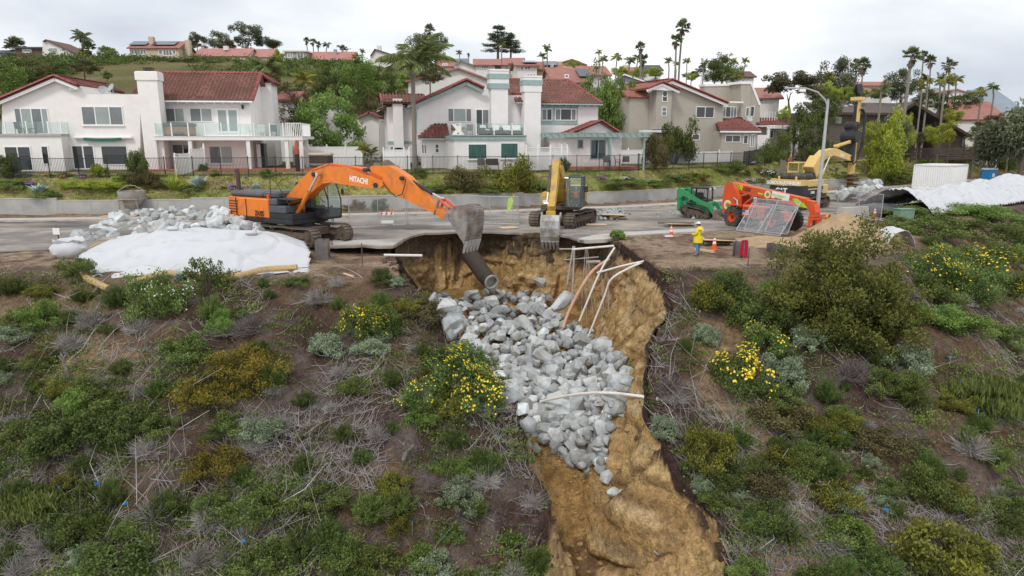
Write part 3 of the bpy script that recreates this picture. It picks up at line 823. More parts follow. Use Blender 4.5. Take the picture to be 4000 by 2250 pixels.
def shrub_lib(kind,variant):
 key=(kind,variant)
 if key in LIB:return LIB[key]
 g=np.random.default_rng(abs(hash(key[0]))%1+sum(map(ord,kind))*13+variant*101)
 out={}
 if kind in('dark','mid','bright','olive','rust','sage','lime','grey'):
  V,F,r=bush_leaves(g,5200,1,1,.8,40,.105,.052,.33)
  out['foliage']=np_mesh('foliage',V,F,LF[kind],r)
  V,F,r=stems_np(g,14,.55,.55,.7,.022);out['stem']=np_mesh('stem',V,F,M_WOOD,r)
 elif kind=='airy':
  V,F,r=bush_leaves(g,2000,1,1,.95,30,.11,.055,.24,.4,.7)
  out['foliage']=np_mesh('foliage',V,F,LF['dark'],r)
  V,F,r=stems_np(g,26,.8,.8,1.2,.02);out['stem']=np_mesh('stem',V,F,M_WOOD,r)
 elif kind=='gold':
  V,F,r=bush_leaves(g,5200,1,1,.66,46,.11,.035,.32)
  out['foliage']=np_mesh('foliage',V,F,LF['gold'],r)
  V,F,r=stems_np(g,18,.7,.7,.6,.018);out['stem']=np_mesh('stem',V,F,M_WOOD,r)
 elif kind in('feather','featherdark','featherbright'):
  V,F,r=sprays(g,4600,.9,.9,1.5,.19,.024,52)
  out['foliage']=np_mesh('foliage',V,F,LF[{'feather':'feather','featherdark':'dark','featherbright':'mid'}[kind]],r)
  V,F,r=stems_np(g,16,.7,.7,1.0,.014);out['stem']=np_mesh('stem',V,F,M_WOOD,r)
 elif kind in('yellow','yellowsparse','whitefl'):
  V,F,r=bush_leaves(g,4800,1,1,.85,38,.10,.045,.34)
  out['foliage']=np_mesh('foliage',V,F,LF['flowery' if kind!='whitefl' else 'mid'],r)
  V2,F2=flowers_np(g,V,{'yellow':330,'yellowsparse':80,'whitefl':170}[kind],{'yellow':.034,'yellowsparse':.034,'whitefl':.026}[kind])
  out['flower']=np_mesh('flower',V2,F2,M_WHT if kind=='whitefl' else M_YEL)
  V,F,r=stems_np(g,14,.55,.55,.7,.02);out['stem']=np_mesh('stem',V,F,M_WOOD,r)
 elif kind in('twig','twigmauve'):
  n=620;B=g.normal(size=(n,3))*np.array([.22,.22,.12])+np.array([0,0,.15])
  D=g.normal(size=(n,3))*np.array([1,1,.8])+np.array([0,0,.45]);D/=np.linalg.norm(D,axis=1,keepdims=True)
  T=B+D*g.uniform(.5,1.0,(n,1));T[:,2]=np.abs(T[:,2])
  V,F,r=sticks_np(B,T,.011,.006)
  out['branches']=np_mesh('branches',V,F,M_TWIG if kind=='twig' else M_TWIG2,g.uniform(0,1,len(F)))
 elif kind=='weed':
  V,F,r=bush_leaves(g,1100,1,1,.32,26,.17,.12,.3,.8)
  out['foliage']=np_mesh('foliage',V,F,LF['bright'],r)
 elif kind=='iceplant':
  V,F,r=bush_leaves(g,3600,1,1,.22,60,.16,.035,.3,1.6)
  out['foliage']=np_mesh('foliage',V,F,LF['mid'],r)
 elif kind=='phormium':
  V,F,r=blades(g,90,1,1,1.25,.075,.85,.12,-.5);out['foliage']=np_mesh('foliage',V,F,LF['lime'],r)
 elif kind=='agave':
  V,F,r=blades(g,46,1,1,1.0,.20,1.0,.15,.4,.35);out['foliage']=np_mesh('foliage',V,F,LF['agave'],r)
 elif kind=='aloe':
  V,F,r=blades(g,18,1,1,.6,.16,1.0,.12,.2,.4);out['foliage']=np_mesh('foliage',V,F,LF['lime'],r)
 elif kind in('lilacfl','purplefl','coralfl','whitebed'):
  V,F,r=bush_leaves(g,900,1,1,.45,22,.16,.07,.34);out['foliage']=np_mesh('foliage',V,F,LF['mid'],r)
  V2,F2=flowers_np(g,V,240,.06)
  out['flower']=np_mesh('flower',V2,F2,{'lilacfl':M_LIL,'purplefl':M_PUR,'coralfl':M_CORAL,'whitebed':M_WHT}[kind])
 LIB[key]=out
 return out
SHRUBNAME=dict(dark='shrub',mid='shrub',bright='shrub',olive='shrub',rust='shrub',sage='sage_shrub',lime='shrub',grey='sage_shrub',airy='shrub',gold='golden_shrub',feather='broom_shrub',featherdark='broom_shrub',featherbright='broom_shrub',yellow='flowering_shrub',yellowsparse='flowering_shrub',whitefl='flowering_shrub',twig='dead_shrub',twigmauve='dead_shrub',weed='weed_clump',iceplant='iceplant_mat',phormium='flax_plant',agave='agave_plant',aloe='aloe_plant',lilacfl='flower_bed',purplefl='flower_bed',coralfl='flower_bed',whitebed='flower_bed')
_vc={}
def shrub(kind,loc,rx,label,rz=None,ry=None,group=None,variants=3,tilt=None):
 v=_vc.get(kind,0);_vc[kind]=v+1
 lib=shrub_lib(kind,v%variants)
 cat='plant' if kind in('weed','iceplant','phormium','agave','aloe','lilacfl','purplefl','coralfl','whitebed')else 'shrub'
 o=empty(SHRUBNAME[kind],loc,random.uniform(0,6.28),label,cat,group)
 o.scale=(rx,ry or rx,rz or rx)
 for nm,me_ in lib.items():
  c=link(nm,me_,o)
  if nm=='flower':c['kind']='stuff'
 return o
 # trees
def limb_tree(mb,p,d,ln,r,depth,tips,spread=.6,up=.15):
 pts=[p];rr=[r];q=p.copy();dd=d.copy()
 for k in range(3):
  dd=(dd+Vector((random.gauss(0,.12),random.gauss(0,.12),random.gauss(up*.3,.05)))).normalized()
  q=q+dd*ln/3;pts.append(q.copy());rr.append(r*(1-.14*(k+1)))
 mb.tube(pts,rr,6 if depth>1 else 4)
 if depth<=1:tips.append(pts[2].copy())
 if depth==0:tips.append(q);return
 for k in range(random.choice((2,3))):
  nd=(dd+Vector((random.gauss(0,spread),random.gauss(0,spread),random.uniform(-.05,.5)))).normalized()
  limb_tree(mb,q,nd,ln*random.uniform(.6,.8),r*.58,depth-1,tips,spread,up)
TREES={}
def tree_lib(kind,variant=0):
 key=(kind,variant)
 if key in TREES:return TREES[key]
 random.seed(sum(map(ord,kind))+variant*31)
 g=np.random.default_rng(sum(map(ord,kind))*7+variant)
 mb=MB();tips=[]
 out={}
 if kind in('round','roundlime','roundrust','hilltree','flat','eucdark'):
  limb_tree(mb,Vector((0,0,-.03)),Vector((0,0,1)),.26,.03,2,tips,.55)
  K=np.array([tuple(t)for t in tips]);n=5200
  wild=kind in('flat','eucdark');V,F,r=bush_leaves(g,n,.52,.52,.47 if kind!='flat' else.34,34 if wild else 60,.05,.03,.3 if wild else.27,.4,.45 if wild else.62,False)
  V=V+np.array([0,0,.56 if kind!='flat' else.66])
  out['crown']=np_mesh('crown',V,F,LF[{'round':'bright','roundlime':'lime','roundrust':'rust','hilltree':'dark','flat':'dusk','eucdark':'euc'}[kind]],r)
 elif kind in('spread','euc'):
  limb_tree(mb,Vector((0,0,-.03)),Vector((.05,0,1)),.25,.035,3,tips,.6 if kind!='flat' else.85,.1)
  limb_tree(mb,Vector((0,0,.1)),Vector((.5,.3,1)),.2,.022,2,tips,.6,.1);limb_tree(mb,Vector((0,0,.14)),Vector((-.5,-.2,1)),.2,.022,2,tips,.6,.1)
  K=np.array([tuple(t)for t in tips])
  n=8000;k=g.integers(0,len(K),n)
  off=g.normal(size=(n,3));off/=np.linalg.norm(off,axis=1,keepdims=True)
  sz=(.185 if kind!='flat' else.2)*g.uniform(.5,1.3,len(K))
  off*=g.uniform(0,1,(n,1))**.5*sz[k][:,None]*np.array([1.1,1.1,.75])
  V,F=leaf_quads(K[k]+off,off+g.normal(size=(n,3))*.06+np.array([0,0,-.03 if kind!='flat' else.04]),.05*g.uniform(.6,1.3,n),.02*g.uniform(.7,1.3,n),g)
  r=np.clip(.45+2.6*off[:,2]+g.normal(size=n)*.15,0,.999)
  out['crown']=np_mesh('crown',V,F,LF[{'spread':'dark','euc':'euc'}[kind]],r)
 elif kind=='pine':
  mb.tube([(0,0,-.03),(.01,0,.5),(0,.01,.97)],[.03,.02,.005],7)
  parts=[]
  for k in range(42):
   h=g.uniform(.22,.98);a=g.uniform(0,6.28);L_=(.34*(1-h)**.7+.06)*g.uniform(.6,1.15)
   end=Vector((math.cos(a)*L_,math.sin(a)*L_,h+.08*L_))
   mb.tube([(0,0,h),tuple(end)],[.008,.003],4)
   m_=130;t=g.uniform(.3,1.05,m_)
   C=np.array([0,0,h])+t[:,None]*(np.array(end)-np.array([0,0,h]))+g.normal(size=(m_,3))*np.array([.035,.035,.02])
   V,F=leaf_quads(C,g.normal(size=(m_,3))*.5+np.array([math.cos(a),math.sin(a),.7]),.045*g.uniform(.6,1.3,m_),.014,g)
   parts.append((V,F,np.clip(g.normal(.5,.2,m_),0,.99)))
  V,F,r=merge(parts);out['crown']=np_mesh('crown',V,F,LF['pine'],r)
 ob=mb.build('trunk_tmp',M_WOOD,None,True);out['trunk']=ob.data;bpy.data.objects.remove(ob)
 TREES[key]=out
 return out
def tree(kind,u,vb,Y,hpx,label,wide=1.0,variant=0,name='tree',group=None,rz=None):
 p=P(u,vb,Y);h=hpx/PX(p);gp=p.z-bz1(p.x,p.y)
 if.1<gp<.75*h:p.z-=gp;wide*=h/(h+gp);h+=gp;gp=0
 o=empty(name,p,random.uniform(0,6.28)if rz is None else rz,label,'tree',group)
 o.scale=(h*wide,h*wide,h)
 for nm,me_ in tree_lib(kind,variant).items():link(nm,me_,o)
 if gp>.2:mb=MB();mb.cyl((0,0,-(gp+.3)/h),(0,0,.02),.034,.03,7);mb.build('lower_trunk',M_WOOD,o,True)
 return o
def frond_mesh(kind,variant=0):
 key=('frond',kind,variant)
 if key in LIB:return LIB[key]
 g=np.random.default_rng(variant+len(kind)*5)
 parts=[]
 if kind=='feather':
  N=64
  def at(t):return np.array([.92*t-.18*t*t,0,.42*t-.62*t*t])
  for sd in(-1,1):
   t=np.linspace(.12,1,N);A=np.stack([at(x)for x in t])
   L_=.26*np.sin(np.pi*np.clip(t*.86+.12,0,1))+.04
   D=np.stack([np.full(N,.45),sd*np.full(N,.8)*g.uniform(.6,1.1,N),-.55-.5*t+g.normal(size=N)*.15],1)
   D/=np.linalg.norm(D,axis=1,keepdims=True)
   V,F=leaf_quads(A+D*L_[:,None]*.5,D,L_,.020,g,.02);parts.append((V,F,np.clip(g.normal(.5,.2,N),0,.99)))
  S=np.stack([at(x)for x in np.linspace(0,1,9)])
  V,F,r=sticks_np(S[:-1],S[1:],np.linspace(.014,.005,8),np.linspace(.013,.003,8));parts.append((V,F,r*0+.75))
 else:
  N=26
  hub=np.array([.5,0,.12])
  a=np.linspace(-1.9,1.9,N);el=g.normal(size=N)*.1-.25*np.abs(a)**1.5*.5
  D=np.stack([np.cos(a)*.9,np.sin(a),el-.12],1);D/=np.linalg.norm(D,axis=1,keepdims=True)
  L_=.5*(1-.08*np.abs(a))*g.uniform(.85,1.1,N)
  V,F=leaf_quads(hub+D*L_[:,None]*.5,D,L_,.085,g,.03);parts.append((V,F,np.clip(g.normal(.5,.2,N),0,.99)))
  V,F,r=sticks_np(np.array([[0.,0,0]]),hub[None],.014,.010);parts.append((V,F,r*0+.6))
 V,F,r=merge(parts)
 LIB[key]=(V,F,r)
 return LIB[key]
def xf_np(V,M):
 M=np.array(M);return V@M[:3,:3].T+M[:3,3]
CROWNS={}
def palm_crown(kind,variant=0):
 key=(kind,variant)
 if key in CROWNS:return CROWNS[key]
 random.seed(variant*7+len(kind));parts=[]
 n=17 if kind.startswith('feather')else 24
 fk='feather' if kind.startswith('feather')else 'fan'
 for i in range(n):
  V,F,r=frond_mesh(fk,i%3)
  el=random.uniform(-.25,1.25)if fk=='feather' else random.uniform(-.9,1.3)
  M=Euler((0,-el,random.uniform(0,6.28)+i*2.4)).to_matrix().to_4x4()@Matrix.Scale(random.uniform(.75,1.1),4)
  parts.append((xf_np(V,M),F,r*(.75+.25*(el>.2))))
 V,F,r=merge(parts)
 me1=np_mesh('crown',V,F,LF[{'feather':'palm','featheryellow':'palmy','fan':'fan'}[kind]],r)
 dead=None
 if fk=='fan':
  parts=[]
  for i in range(22):
   V,F,r=frond_mesh('fan',i%3)
   M=Matrix.Translation((0,0,-random.uniform(0,.5)))@Euler((0,random.uniform(1.0,1.45),random.uniform(0,6.28))).to_matrix().to_4x4()@Matrix.Scale(random.uniform(.5,.8),4)
   parts.append((xf_np(V,M),F,r))
  V,F,r=merge(parts);dead=np_mesh('dead_skirt',V,F,LF['deadf'],r)
 CROWNS[key]=(me1,dead)
 return CROWNS[key]
M_PTRUNK=mk('palm_trunk',(.24,.21,.185),.95,.25,9,bump=.5,stretch=(1,1,3))
def palm(kind,u,vb,vt,Y,crown_px,label,lean=0.0,trunk_px=None,skirt=True,group='palms on the hill',variant=None,ub=None):
 b=P(ub if ub is not None else u,vb,Y);t=P(u,vt,Y);h=(t-b).length
 o=empty('palm_tree',b,0,label,'palm',group)
 px=PX(t);r=(trunk_px or crown_px*.07)/px/2
 mb=MB();d=t-b
 mb.tube([Vector((0,0,min(-.5,bz1(b.x,b.y)-b.z-.3))),d*.35+Vector((random.uniform(-.1,.1),0,0)),d*.7,d],[r*1.25,r,r*.9,r*.8],7)
 mb.build('trunk',M_PTRUNK,o,True)
 m1,m2=palm_crown(kind,variant if variant is not None else random.randrange(3))
 c=link('crown',m1,o);c.location=d;L_=crown_px*.66/px;c.scale=(L_,L_,L_);c.rotation_euler=(0,0,random.uniform(0,6.28))
 if m2 and skirt:
  c=link('dead_skirt',m2,o);c.location=d;c.scale=(L_*.8,L_*.8,L_*.9)
 return o
 # plants on the slope: (kind, qx, qy of the foot, width in q pixels, height factor, label)
SLOPE=[('featherdark',30,745,85,1.0,'dark broom-like shrub at the top of the slope, farthest left'),('bright',113,818,84,.95,'rounded bright green shrub below the white bulk bag'),('sage',45,850,92,.5,'low silvery sage at the left edge below the dark broom'),('feather',205,762,66,.9,'small olive shrub between white bag and straw roll end'),('feather',300,772,92,1.0,'broom shrub just under the tip of the straw roll'),('whitefl',395,800,130,.95,'leafy green shrub dotted with small white flowers below the tarp'),('airy',515,745,108,.95,'open dark-leaved shrub rising in front of the white tarp'),('featherbright',535,808,92,1.15,'bright feathery bush beneath the dark shrub at the tarp'),('bright',555,838,70,1.05,'pale green big-leaved shrub under the feathery bush'),('twigmauve',632,838,96,.75,'mauve dead bush below the right end of the straw roll'),('featherdark',655,895,76,1.0,'dark broom beside the golden shrubs, upper right of them'),('gold',628,945,185,.62,'wide golden-brown shrub, upper of the golden pair'),('gold',528,1012,165,.62,'golden-brown shrub, lower of the golden pair'),('featherbright',690,975,92,1.0,'green broom to the right of the golden pair'),('featherdark',428,895,64,1.1,'slim dark broom left of the golden pair'),('mid',470,895,110,.55,'spreading dull green shrub between dark broom and golden pair'),('feather',402,1000,82,1.0,'grey-topped broom left of the lower golden shrub'),('featherdark',78,985,44,1.7,'single tall spike of dark broom near the left edge'),('mid',105,932,80,.6,'low green shrub above the tall broom spike'),('featherdark',12,935,70,.9,'dark broom cut by the left edge'),('rust',115,912,70,.6,'reddish green shrub left of the grey stump'),('dark',165,1130,150,.7,'wide dark shrub over the bright weeds at left'),('mid',55,1120,130,.6,'dull green shrub at the left margin of the weeds'),('dark',300,1105,150,.75,'dark rounded shrub in the middle of the left slope'),('mid',250,1010,140,.5,'low green mound between stump and golden shrub'),('gold',560,1180,150,.6,'golden olive shrub low on the left slope'),('iceplant',105,1255,230,.8,'dark green iceplant mat with red tips at lower left'),('feather',425,1290,130,.8,'olive broom among the dry stalks, lower left'),('feather',395,1330,90,.7,'small olive broom under the stalk heap'),('dark',285,1430,200,.5,'spreading dark shrub at the bottom edge, left part'),('feather',155,1350,80,.7,'small dark broom beside the pale stalk heap'),('mid',560,1290,110,.6,'green shrub below the golden olive shrub'),('mid',655,1300,140,.65,'grey-green shrub in the lower middle of the left slope'),('feather',760,1395,150,.8,'tall olive broom at the bottom, left of the green thicket'),('feather',765,1190,70,1.2,'upright green broom right of the golden olive shrub'),('mid',660,1440,160,.5,'green shrub on the bottom edge left of centre'),('yellow',900,838,96,1.0,'yellow-flowered shrub, left half of the pair under the slab'),('yellow',958,842,100,1.0,'yellow-flowered shrub, right half of the pair under the slab'),('rust',1075,808,110,.55,'dark reddish shrub hanging at the left rim of the hole'),('mid',985,840,70,.5,'low green growth under the yellow pair'),('yellow',1150,955,150,.75,'broad yellow-flowered shrub beside the rock fill'),('yellow',1198,1022,130,.85,'round yellow-flowered shrub, lowest of the group by the rocks'),('yellowsparse',1062,1022,96,.8,'sparsely flowered yellow shrub left of the round one'),('feather',985,975,62,1.3,'upright green broom left of the yellow group'),('feather',1060,895,56,.9,'small feathery bush above the broad yellow shrub'),('feather',1148,1130,80,.95,'broom standing alone below the yellow group'),('feather',983,1095,48,1.2,'slim broom on bare soil below the yellow group'),('iceplant',1135,1172,90,1.0,'small bright iceplant patch with red tips'),('sage',1165,1270,92,.8,'pale blue-green sage left of the gully mouth'),('featherbright',1205,1300,70,1.1,'green broom touching the pale sage'),('feather',868,1110,78,1.0,'broom with whitish litter beside it, mid left slope'),('feather',912,1170,70,.8,'dull broom below the whitish litter'),('featherbright',930,1305,140,.75,'dense green thicket, left one of the lower middle'),('featherbright',1010,1290,110,.9,'dense green thicket, right one of the lower middle'),('bright',1060,1418,100,.55,'bright leafy shrub near the bottom beside the gully'),('feather',1285,1375,62,.9,'small broom on the gully lip at the bottom'),('mid',940,1430,120,.6,'green shrub on the bottom edge near the centre'),('mid',870,1410,90,.8,'green broom-like shrub at the bottom, left of the bright one'),('weed',1555,603,46,1.3,'leafy weed clump growing on the broken near pavement'),('olive',1790,775,100,.95,'grey-yellow shrub at the right rim, left of the dark one'),('dark',1850,785,130,.95,'dense dark green shrub at the right rim'),('bright',1950,772,90,.9,'bright green shrub between the dark shrub and the big olive one'),('mid',1890,835,130,.7,'light green shrub under the dense dark one'),('yellowsparse',1925,895,110,.75,'green shrub with a few yellow flowers above the sage'),('sage',1776,862,64,.95,'small round sage with yellow tips by the gully rim'),('featherdark',1722,880,48,1.2,'little dark broom on the right gully rim'),('yellow',1838,990,155,.8,'bright yellow-flowered shrub alone right of the gully'),('sage',1968,975,104,.85,'rounded grey-green sage right of the yellow shrub'),('mid',1960,1012,100,.55,'green shrub directly under the rounded sage'),('sage',2030,880,80,.8,'loose grey sage under the big olive shrub'),('yellow',2345,705,140,.75,'yellow-topped shrub, leftmost of the far right group'),('yellow',2462,690,150,.7,'yellow-topped shrub, rear one of the far right group'),('yellowsparse',2440,765,150,.7,'green shrub with yellow edge, front of the far right group'),('yellow',2550,750,100,.8,'yellow-topped shrub at the right frame edge'),('mid',2350,752,110,.6,'green shrub under the leftmost yellow-topped one'),('sage',2272,930,110,.8,'sage with orange fringe below the big olive shrub'),('featherbright',2275,1005,170,.75,'wide olive broom under the orange-fringed sage'),('mid',2210,985,90,.8,'green shrub left of the wide olive broom'),('iceplant',2500,1020,200,1.3,'deep green grassy mat at the right edge'),('olive',2400,1030,80,.6,'yellow-green shrub by the deep green mat'),('rust',1965,1070,150,.5,'low brown-green shrub under the sage pair'),('olive',1772,1165,125,.9,'yellow-green shrub on the right bank of the gully'),('feather',1855,1120,90,.9,'broom right of the yellow-green gully shrub'),('sage',1672,1110,70,.95,'pale sage leaning over the gully edge'),('mid',2025,1190,100,.8,'green shrub with orange sprays, middle of right slope'),('rust',1920,1245,125,.7,'dark brownish shrub left of the orange sprays'),('dark',1935,1325,110,.8,'dark shrub beneath the brownish one'),('sage',1768,1245,50,.8,'tiny sage on the dark gully bank'),('olive',2100,1260,120,.6,'olive shrub in the middle of the lower right slope'),('bright',2115,1340,130,.5,'green drooping shrub under the olive one'),('mid',2330,1255,130,.75,'green shrub left of the pair on the lower right'),('olive',2395,1270,90,.7,'olive shrub right of the pair on the lower right'),('feather',2190,1435,170,.6,'olive broom at the bottom, right part'),('olive',2370,1435,200,.75,'large golden-olive shrub at the bottom right'),('bright',1880,1449,100,.5,'bright shrub on the bottom edge right of the gully'),('rust',2190,1120,140,.4,'brownish low shrub right of centre on the right slope'),('mid',2490,1180,70,.9,'small green shrub right of the grey dead bush'),('dark',2545,1330,90,.8,'dark shrub at the lower right frame edge'),('twigmauve',2145,955,110,.75,'round mauve dead bush below the big olive shrub'),('twig',2440,1140,110,.7,'grey wispy dead bush on the right slope'),('twigmauve',2545,1265,76,.8,'grey dead ball-shaped bush at the right edge'),('twigmauve',1680,985,90,.7,'mauve dead bush overhanging the right gully wall'),('twig',1245,1025,110,.5,'dry grey brush on the left gully lip'),('twig',1690,1010,90,.5,'dry tangle under the mauve bush at the gully'),('twig',640,1075,90,.5,'dry grey tuft right of the lower golden shrub'),('twig',690,985,50,.6,'pale dead tuft in front of the green broom'),('twig',350,830,80,.6,'grey fallen brush below the white-flowered shrub'),('twig',1340,1270,80,.6,'grey brush on the bend of the left gully lip'),('mid',2290,548,110,.35,'leafy green clump by the cone, left end of the roadside weeds'),('bright',2385,538,150,.25,'leafy green clump in the middle of the roadside weeds'),('bright',2490,548,150,.25,'leafy green clump at the right of the roadside weeds'),('mid',2340,590,140,.38,'darker weeds in front of the roadside clump, left'),('mid',2450,598,160,.35,'darker weeds in front of the roadside clump, centre'),('bright',2560,590,110,.4,'green weeds at the frame edge above the yellow shrubs'),('featherdark',2345,625,70,.9,'dark pine-like bush behind the torn white sheet'),('mid',2255,572,60,.6,'small weed clump beside the sand pile'),('mid',2545,660,80,.8,'grey-green bush behind the yellow shrubs at the edge'),('bright',2440,830,120,.45,'light green low shrub, upper of the bright strip on the right'),('bright',2370,810,120,.45,'light green low shrub, left in the bright strip on the right'),('bright',2290,795,90,.5,'light green low shrub beside the big olive one'),('mid',2530,860,110,.5,'dull green shrub at the right edge of the bright strip'),('featherdark',2365,830,60,1.1,'dark upright broom in the bright strip'),('mid',2200,815,90,.8,'green broom tucked under the right side of the big olive shrub'),]
_marks=[]
for kd,qx,qy,qw,hf,lab in SLOPE:
 u,v=Q(qx,min(qy,1446))
 p=ghit(u,v)
 if p is None:continue
 _marks.append((p.x,p.y,lab));r_=qw*1.5528/PX(p)/2
 k_={'feather':.62,'featherdark':.62,'featherbright':.62,'iceplant':1.0,'weed':1.3}.get(kd,1.0)
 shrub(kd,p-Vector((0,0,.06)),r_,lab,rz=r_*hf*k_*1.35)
p=ghit(*Q(2120,850))
o=empty('large_shrub',p,.4,'largest shrub: broad olive-green crown in front of the sand pile','shrub')
g=np.random.default_rng(5)
parts=[]
for(dx,dy,dz,rr,hh)in[(-.9,.2,1.9,2.1,1.8),(1.4,.1,1.3,2.0,1.7),(.2,.6,3.1,2.1,1.7),(-1.9,.8,.9,1.4,1.2),(2.6,.2,.7,1.4,1.2),(.6,-.8,.4,1.8,1.3)]:
 V,F,r=bush_leaves(g,8000,rr,rr,hh,44,.15,.07,.3,.4,.62,False)
 parts.append((V+np.array([dx,dy,dz]),F,r))
V,F,r=merge(parts);V[:,2]=np.maximum(V[:,2],-.8)
link('foliage',np_mesh('foliage',V,F,LF['olivedark'],r),o)
mb=MB();random.seed(3);tips=[]
for k in range(5):
 limb_tree(mb,Vector((random.uniform(-.5,.5),random.uniform(-.2,.3),-.5)),Vector((random.uniform(-.6,.6),random.uniform(-.3,.3),1)),1.5,.07,2,tips,.5)
mb.build('trunk',M_WOOD,o,True)
p=ghit(*Q(452,708));shrub('agave',p,.45,'small grey yucca rosette in front of the white tarp',rz=.55)
def slope_scatter(g,n,f):
 out=[]
 while len(out)<n:
  m_=n*3
  u=g.uniform(-60,4060,m_);v=1020+1300*g.uniform(0,1,m_)**.8
  a=(u-2000)/FPX;b=(1125-v)/FPX
  dy=CP+b*SP;dz=-SP+b*CP
  yy=np.full(m_,16.0);done=np.zeros(m_,bool)
  for y_ in np.arange(16,62,.4):
   t=y_/dy
   hitm=(~done)&(CAMZ+dz*t<=bfast(a*t,np.full(m_,y_)))
   yy[hitm]=y_;done|=hitm
  xx=a*yy/dy
  ok=done&(rim_d(xx,yy)>-.6)&(f(xx,yy)>g.uniform(0,1,m_))
  ins,dep=gully_in(xx,yy);ok&=~(ins&(dep>.25))
  out+=list(zip(xx[ok],yy[ok]))
 return np.array(out[:n])
g=np.random.default_rng(77)
def stalk_stuff(name,label,n,lo,hi,rad,f,mat,lift=.5,bias=None):
 pt=slope_scatter(g,n,f)
 x,y=pt[:,0],pt[:,1];z=gfast(x,y)
 L_=g.uniform(lo,hi,n)*(g.uniform(.4,1,n))
 a=g.uniform(0,np.pi,n)if bias is None else g.normal(bias,.55,n)
 x2,y2=x+np.cos(a)*L_,y+np.sin(a)*L_
 z2=bfast(x2,y2)
 B=np.stack([x,y,z+g.uniform(0,.05,n)],1);T=np.stack([x2,y2,z2+g.uniform(0,1,n)**2*lift*L_+.03],1)
 ins,dep=gully_in(x2,y2);keep=~(ins&(dep>1.0))
 B,T=B[keep],T[keep];m_=len(B);Md=(B+T)/2+g.normal(size=(m_,3))*np.array([.13,.13,.07])*L_[keep][:,None];rr_=np.tile(g.uniform(0,1,m_),3);rd=rad*g.uniform(.5,1.25,m_)
 V,F,r=merge([sticks_np(B,Md,rd,rd*.8)[:2]+(rr_,),sticks_np(Md,T,rd*.8,rd*.35)[:2]+(rr_,)])
 o_=link(name,np_mesh(name,V,F,mat,r))
 tag(o_,label,kind='stuff')
random.seed(33)
_sm=dict(mid='dull green shrublet',feather='small broom',dark='small dark shrub',bright='light green shrublet',olive='small olive shrub',rust='small brownish shrub',twig='small dead bush',featherbright='small green broom',sage='small grey sage')
_used=set()
for x_,y_ in slope_scatter(g,205,lambda x,y:.25+sstep(.4,.6,fbm(x/3+5,y/3,99))):
 kd=random.choice(('mid','mid','feather','feather','feather','dark','bright','olive','featherbright','twig','twig','twig','sage'))
 _mk=sorted(_marks,key=lambda m:math.hypot(m[0]-x_,m[1]-y_))
 for mx_,my_,ml in _mk[:6]:
  dx_,dy_=x_-mx_,y_-my_;dn_=('left of' if dx_<0 else 'right of')if abs(dx_)>abs(dy_)else('above' if dy_>0 else 'below');lb=_sm[kd]+' '+dn_+' the '+' '.join(ml.split(',')[0].split()[:9])
  if lb not in _used:break
 _used.add(lb);r_=random.uniform(.3,.75);shrub(kd,Vector((x_,y_,gz(x_,y_)-.05)),r_,lb,rz=r_*random.uniform(.6,1.1),group='small shrubs scattered over the slope')
stalk_stuff('dry_stalks','dry grey stalks and twigs strewn over the slope',10500,.3,1.3,.012,lambda x,y:.04+sstep(.48,.62,fbm(x/3,y/3,91)),M_TWIG,.45)
stalk_stuff('dry_twigs','fine brown twig litter on the slope',12000,.15,.6,.009,lambda x,y:.4+sstep(.35,.6,fbm(x/1.6,y/1.6,92)),M_TWIG2,.35)
stalk_stuff('fallen_stalks','long pale fallen stalks on the lower slope',380,1.1,2.6,.015,lambda x,y:sstep(.56,.64,fbm(x/3.5+7,y/3.5,93)),M_TWIG,.7)
pt=slope_scatter(g,2600,lambda x,y:sstep(.50,.66,fbm(x/2.4,y/2.4,95))+.04)
parts=[]
for(x,y),z in zip(pt,gfast(pt[:,0],pt[:,1])):
 m_=24;s_=g.uniform(.12,.36)
 off=g.normal(size=(m_,3))*np.array([s_,s_,s_*.35]);off[:,2]=np.abs(off[:,2])+.03
 V,F=leaf_quads(np.array([x,y,z])+off,off*.6+g.normal(size=(m_,3))*.2+np.array([0,0,.25]),g.uniform(.07,.14,m_),g.uniform(.04,.07,m_),g)
 parts.append((V,F,np.full(m_,g.uniform(.1,.9))*g.uniform(.7,1.2,m_)))
V,F,r=merge(parts)
tag(link('weeds',np_mesh('weeds',V,F,LF['mid'],np.clip(r,0,.99))),'low green weeds sprouting over the slope',kind='stuff')
pt=slope_scatter(g,900,lambda x,y:sstep(.55,.64,fbm(x/2.0+4,y/2.0,97)))
parts=[]
for(x,y),z in zip(pt,gfast(pt[:,0],pt[:,1])):
 m_=40;s_=g.uniform(.15,.4)
 off=g.normal(size=(m_,3))*np.array([s_,s_,s_*.4]);off[:,2]=np.abs(off[:,2])+.03
 V,F=leaf_quads(np.array([x,y,z])+off,off*.6+g.normal(size=(m_,3))*.2+np.array([0,0,.3]),g.uniform(.07,.13,m_),g.uniform(.04,.08,m_),g)
 parts.append((V,F,np.full(m_,g.uniform(.2,.95))*g.uniform(.7,1.2,m_)))
V,F,r=merge(parts)
tag(link('ground_cover',np_mesh('ground_cover',V,F,LF['bright'],np.clip(r,0,.99))),'bright green low ground cover in patches on the slope',kind='stuff')
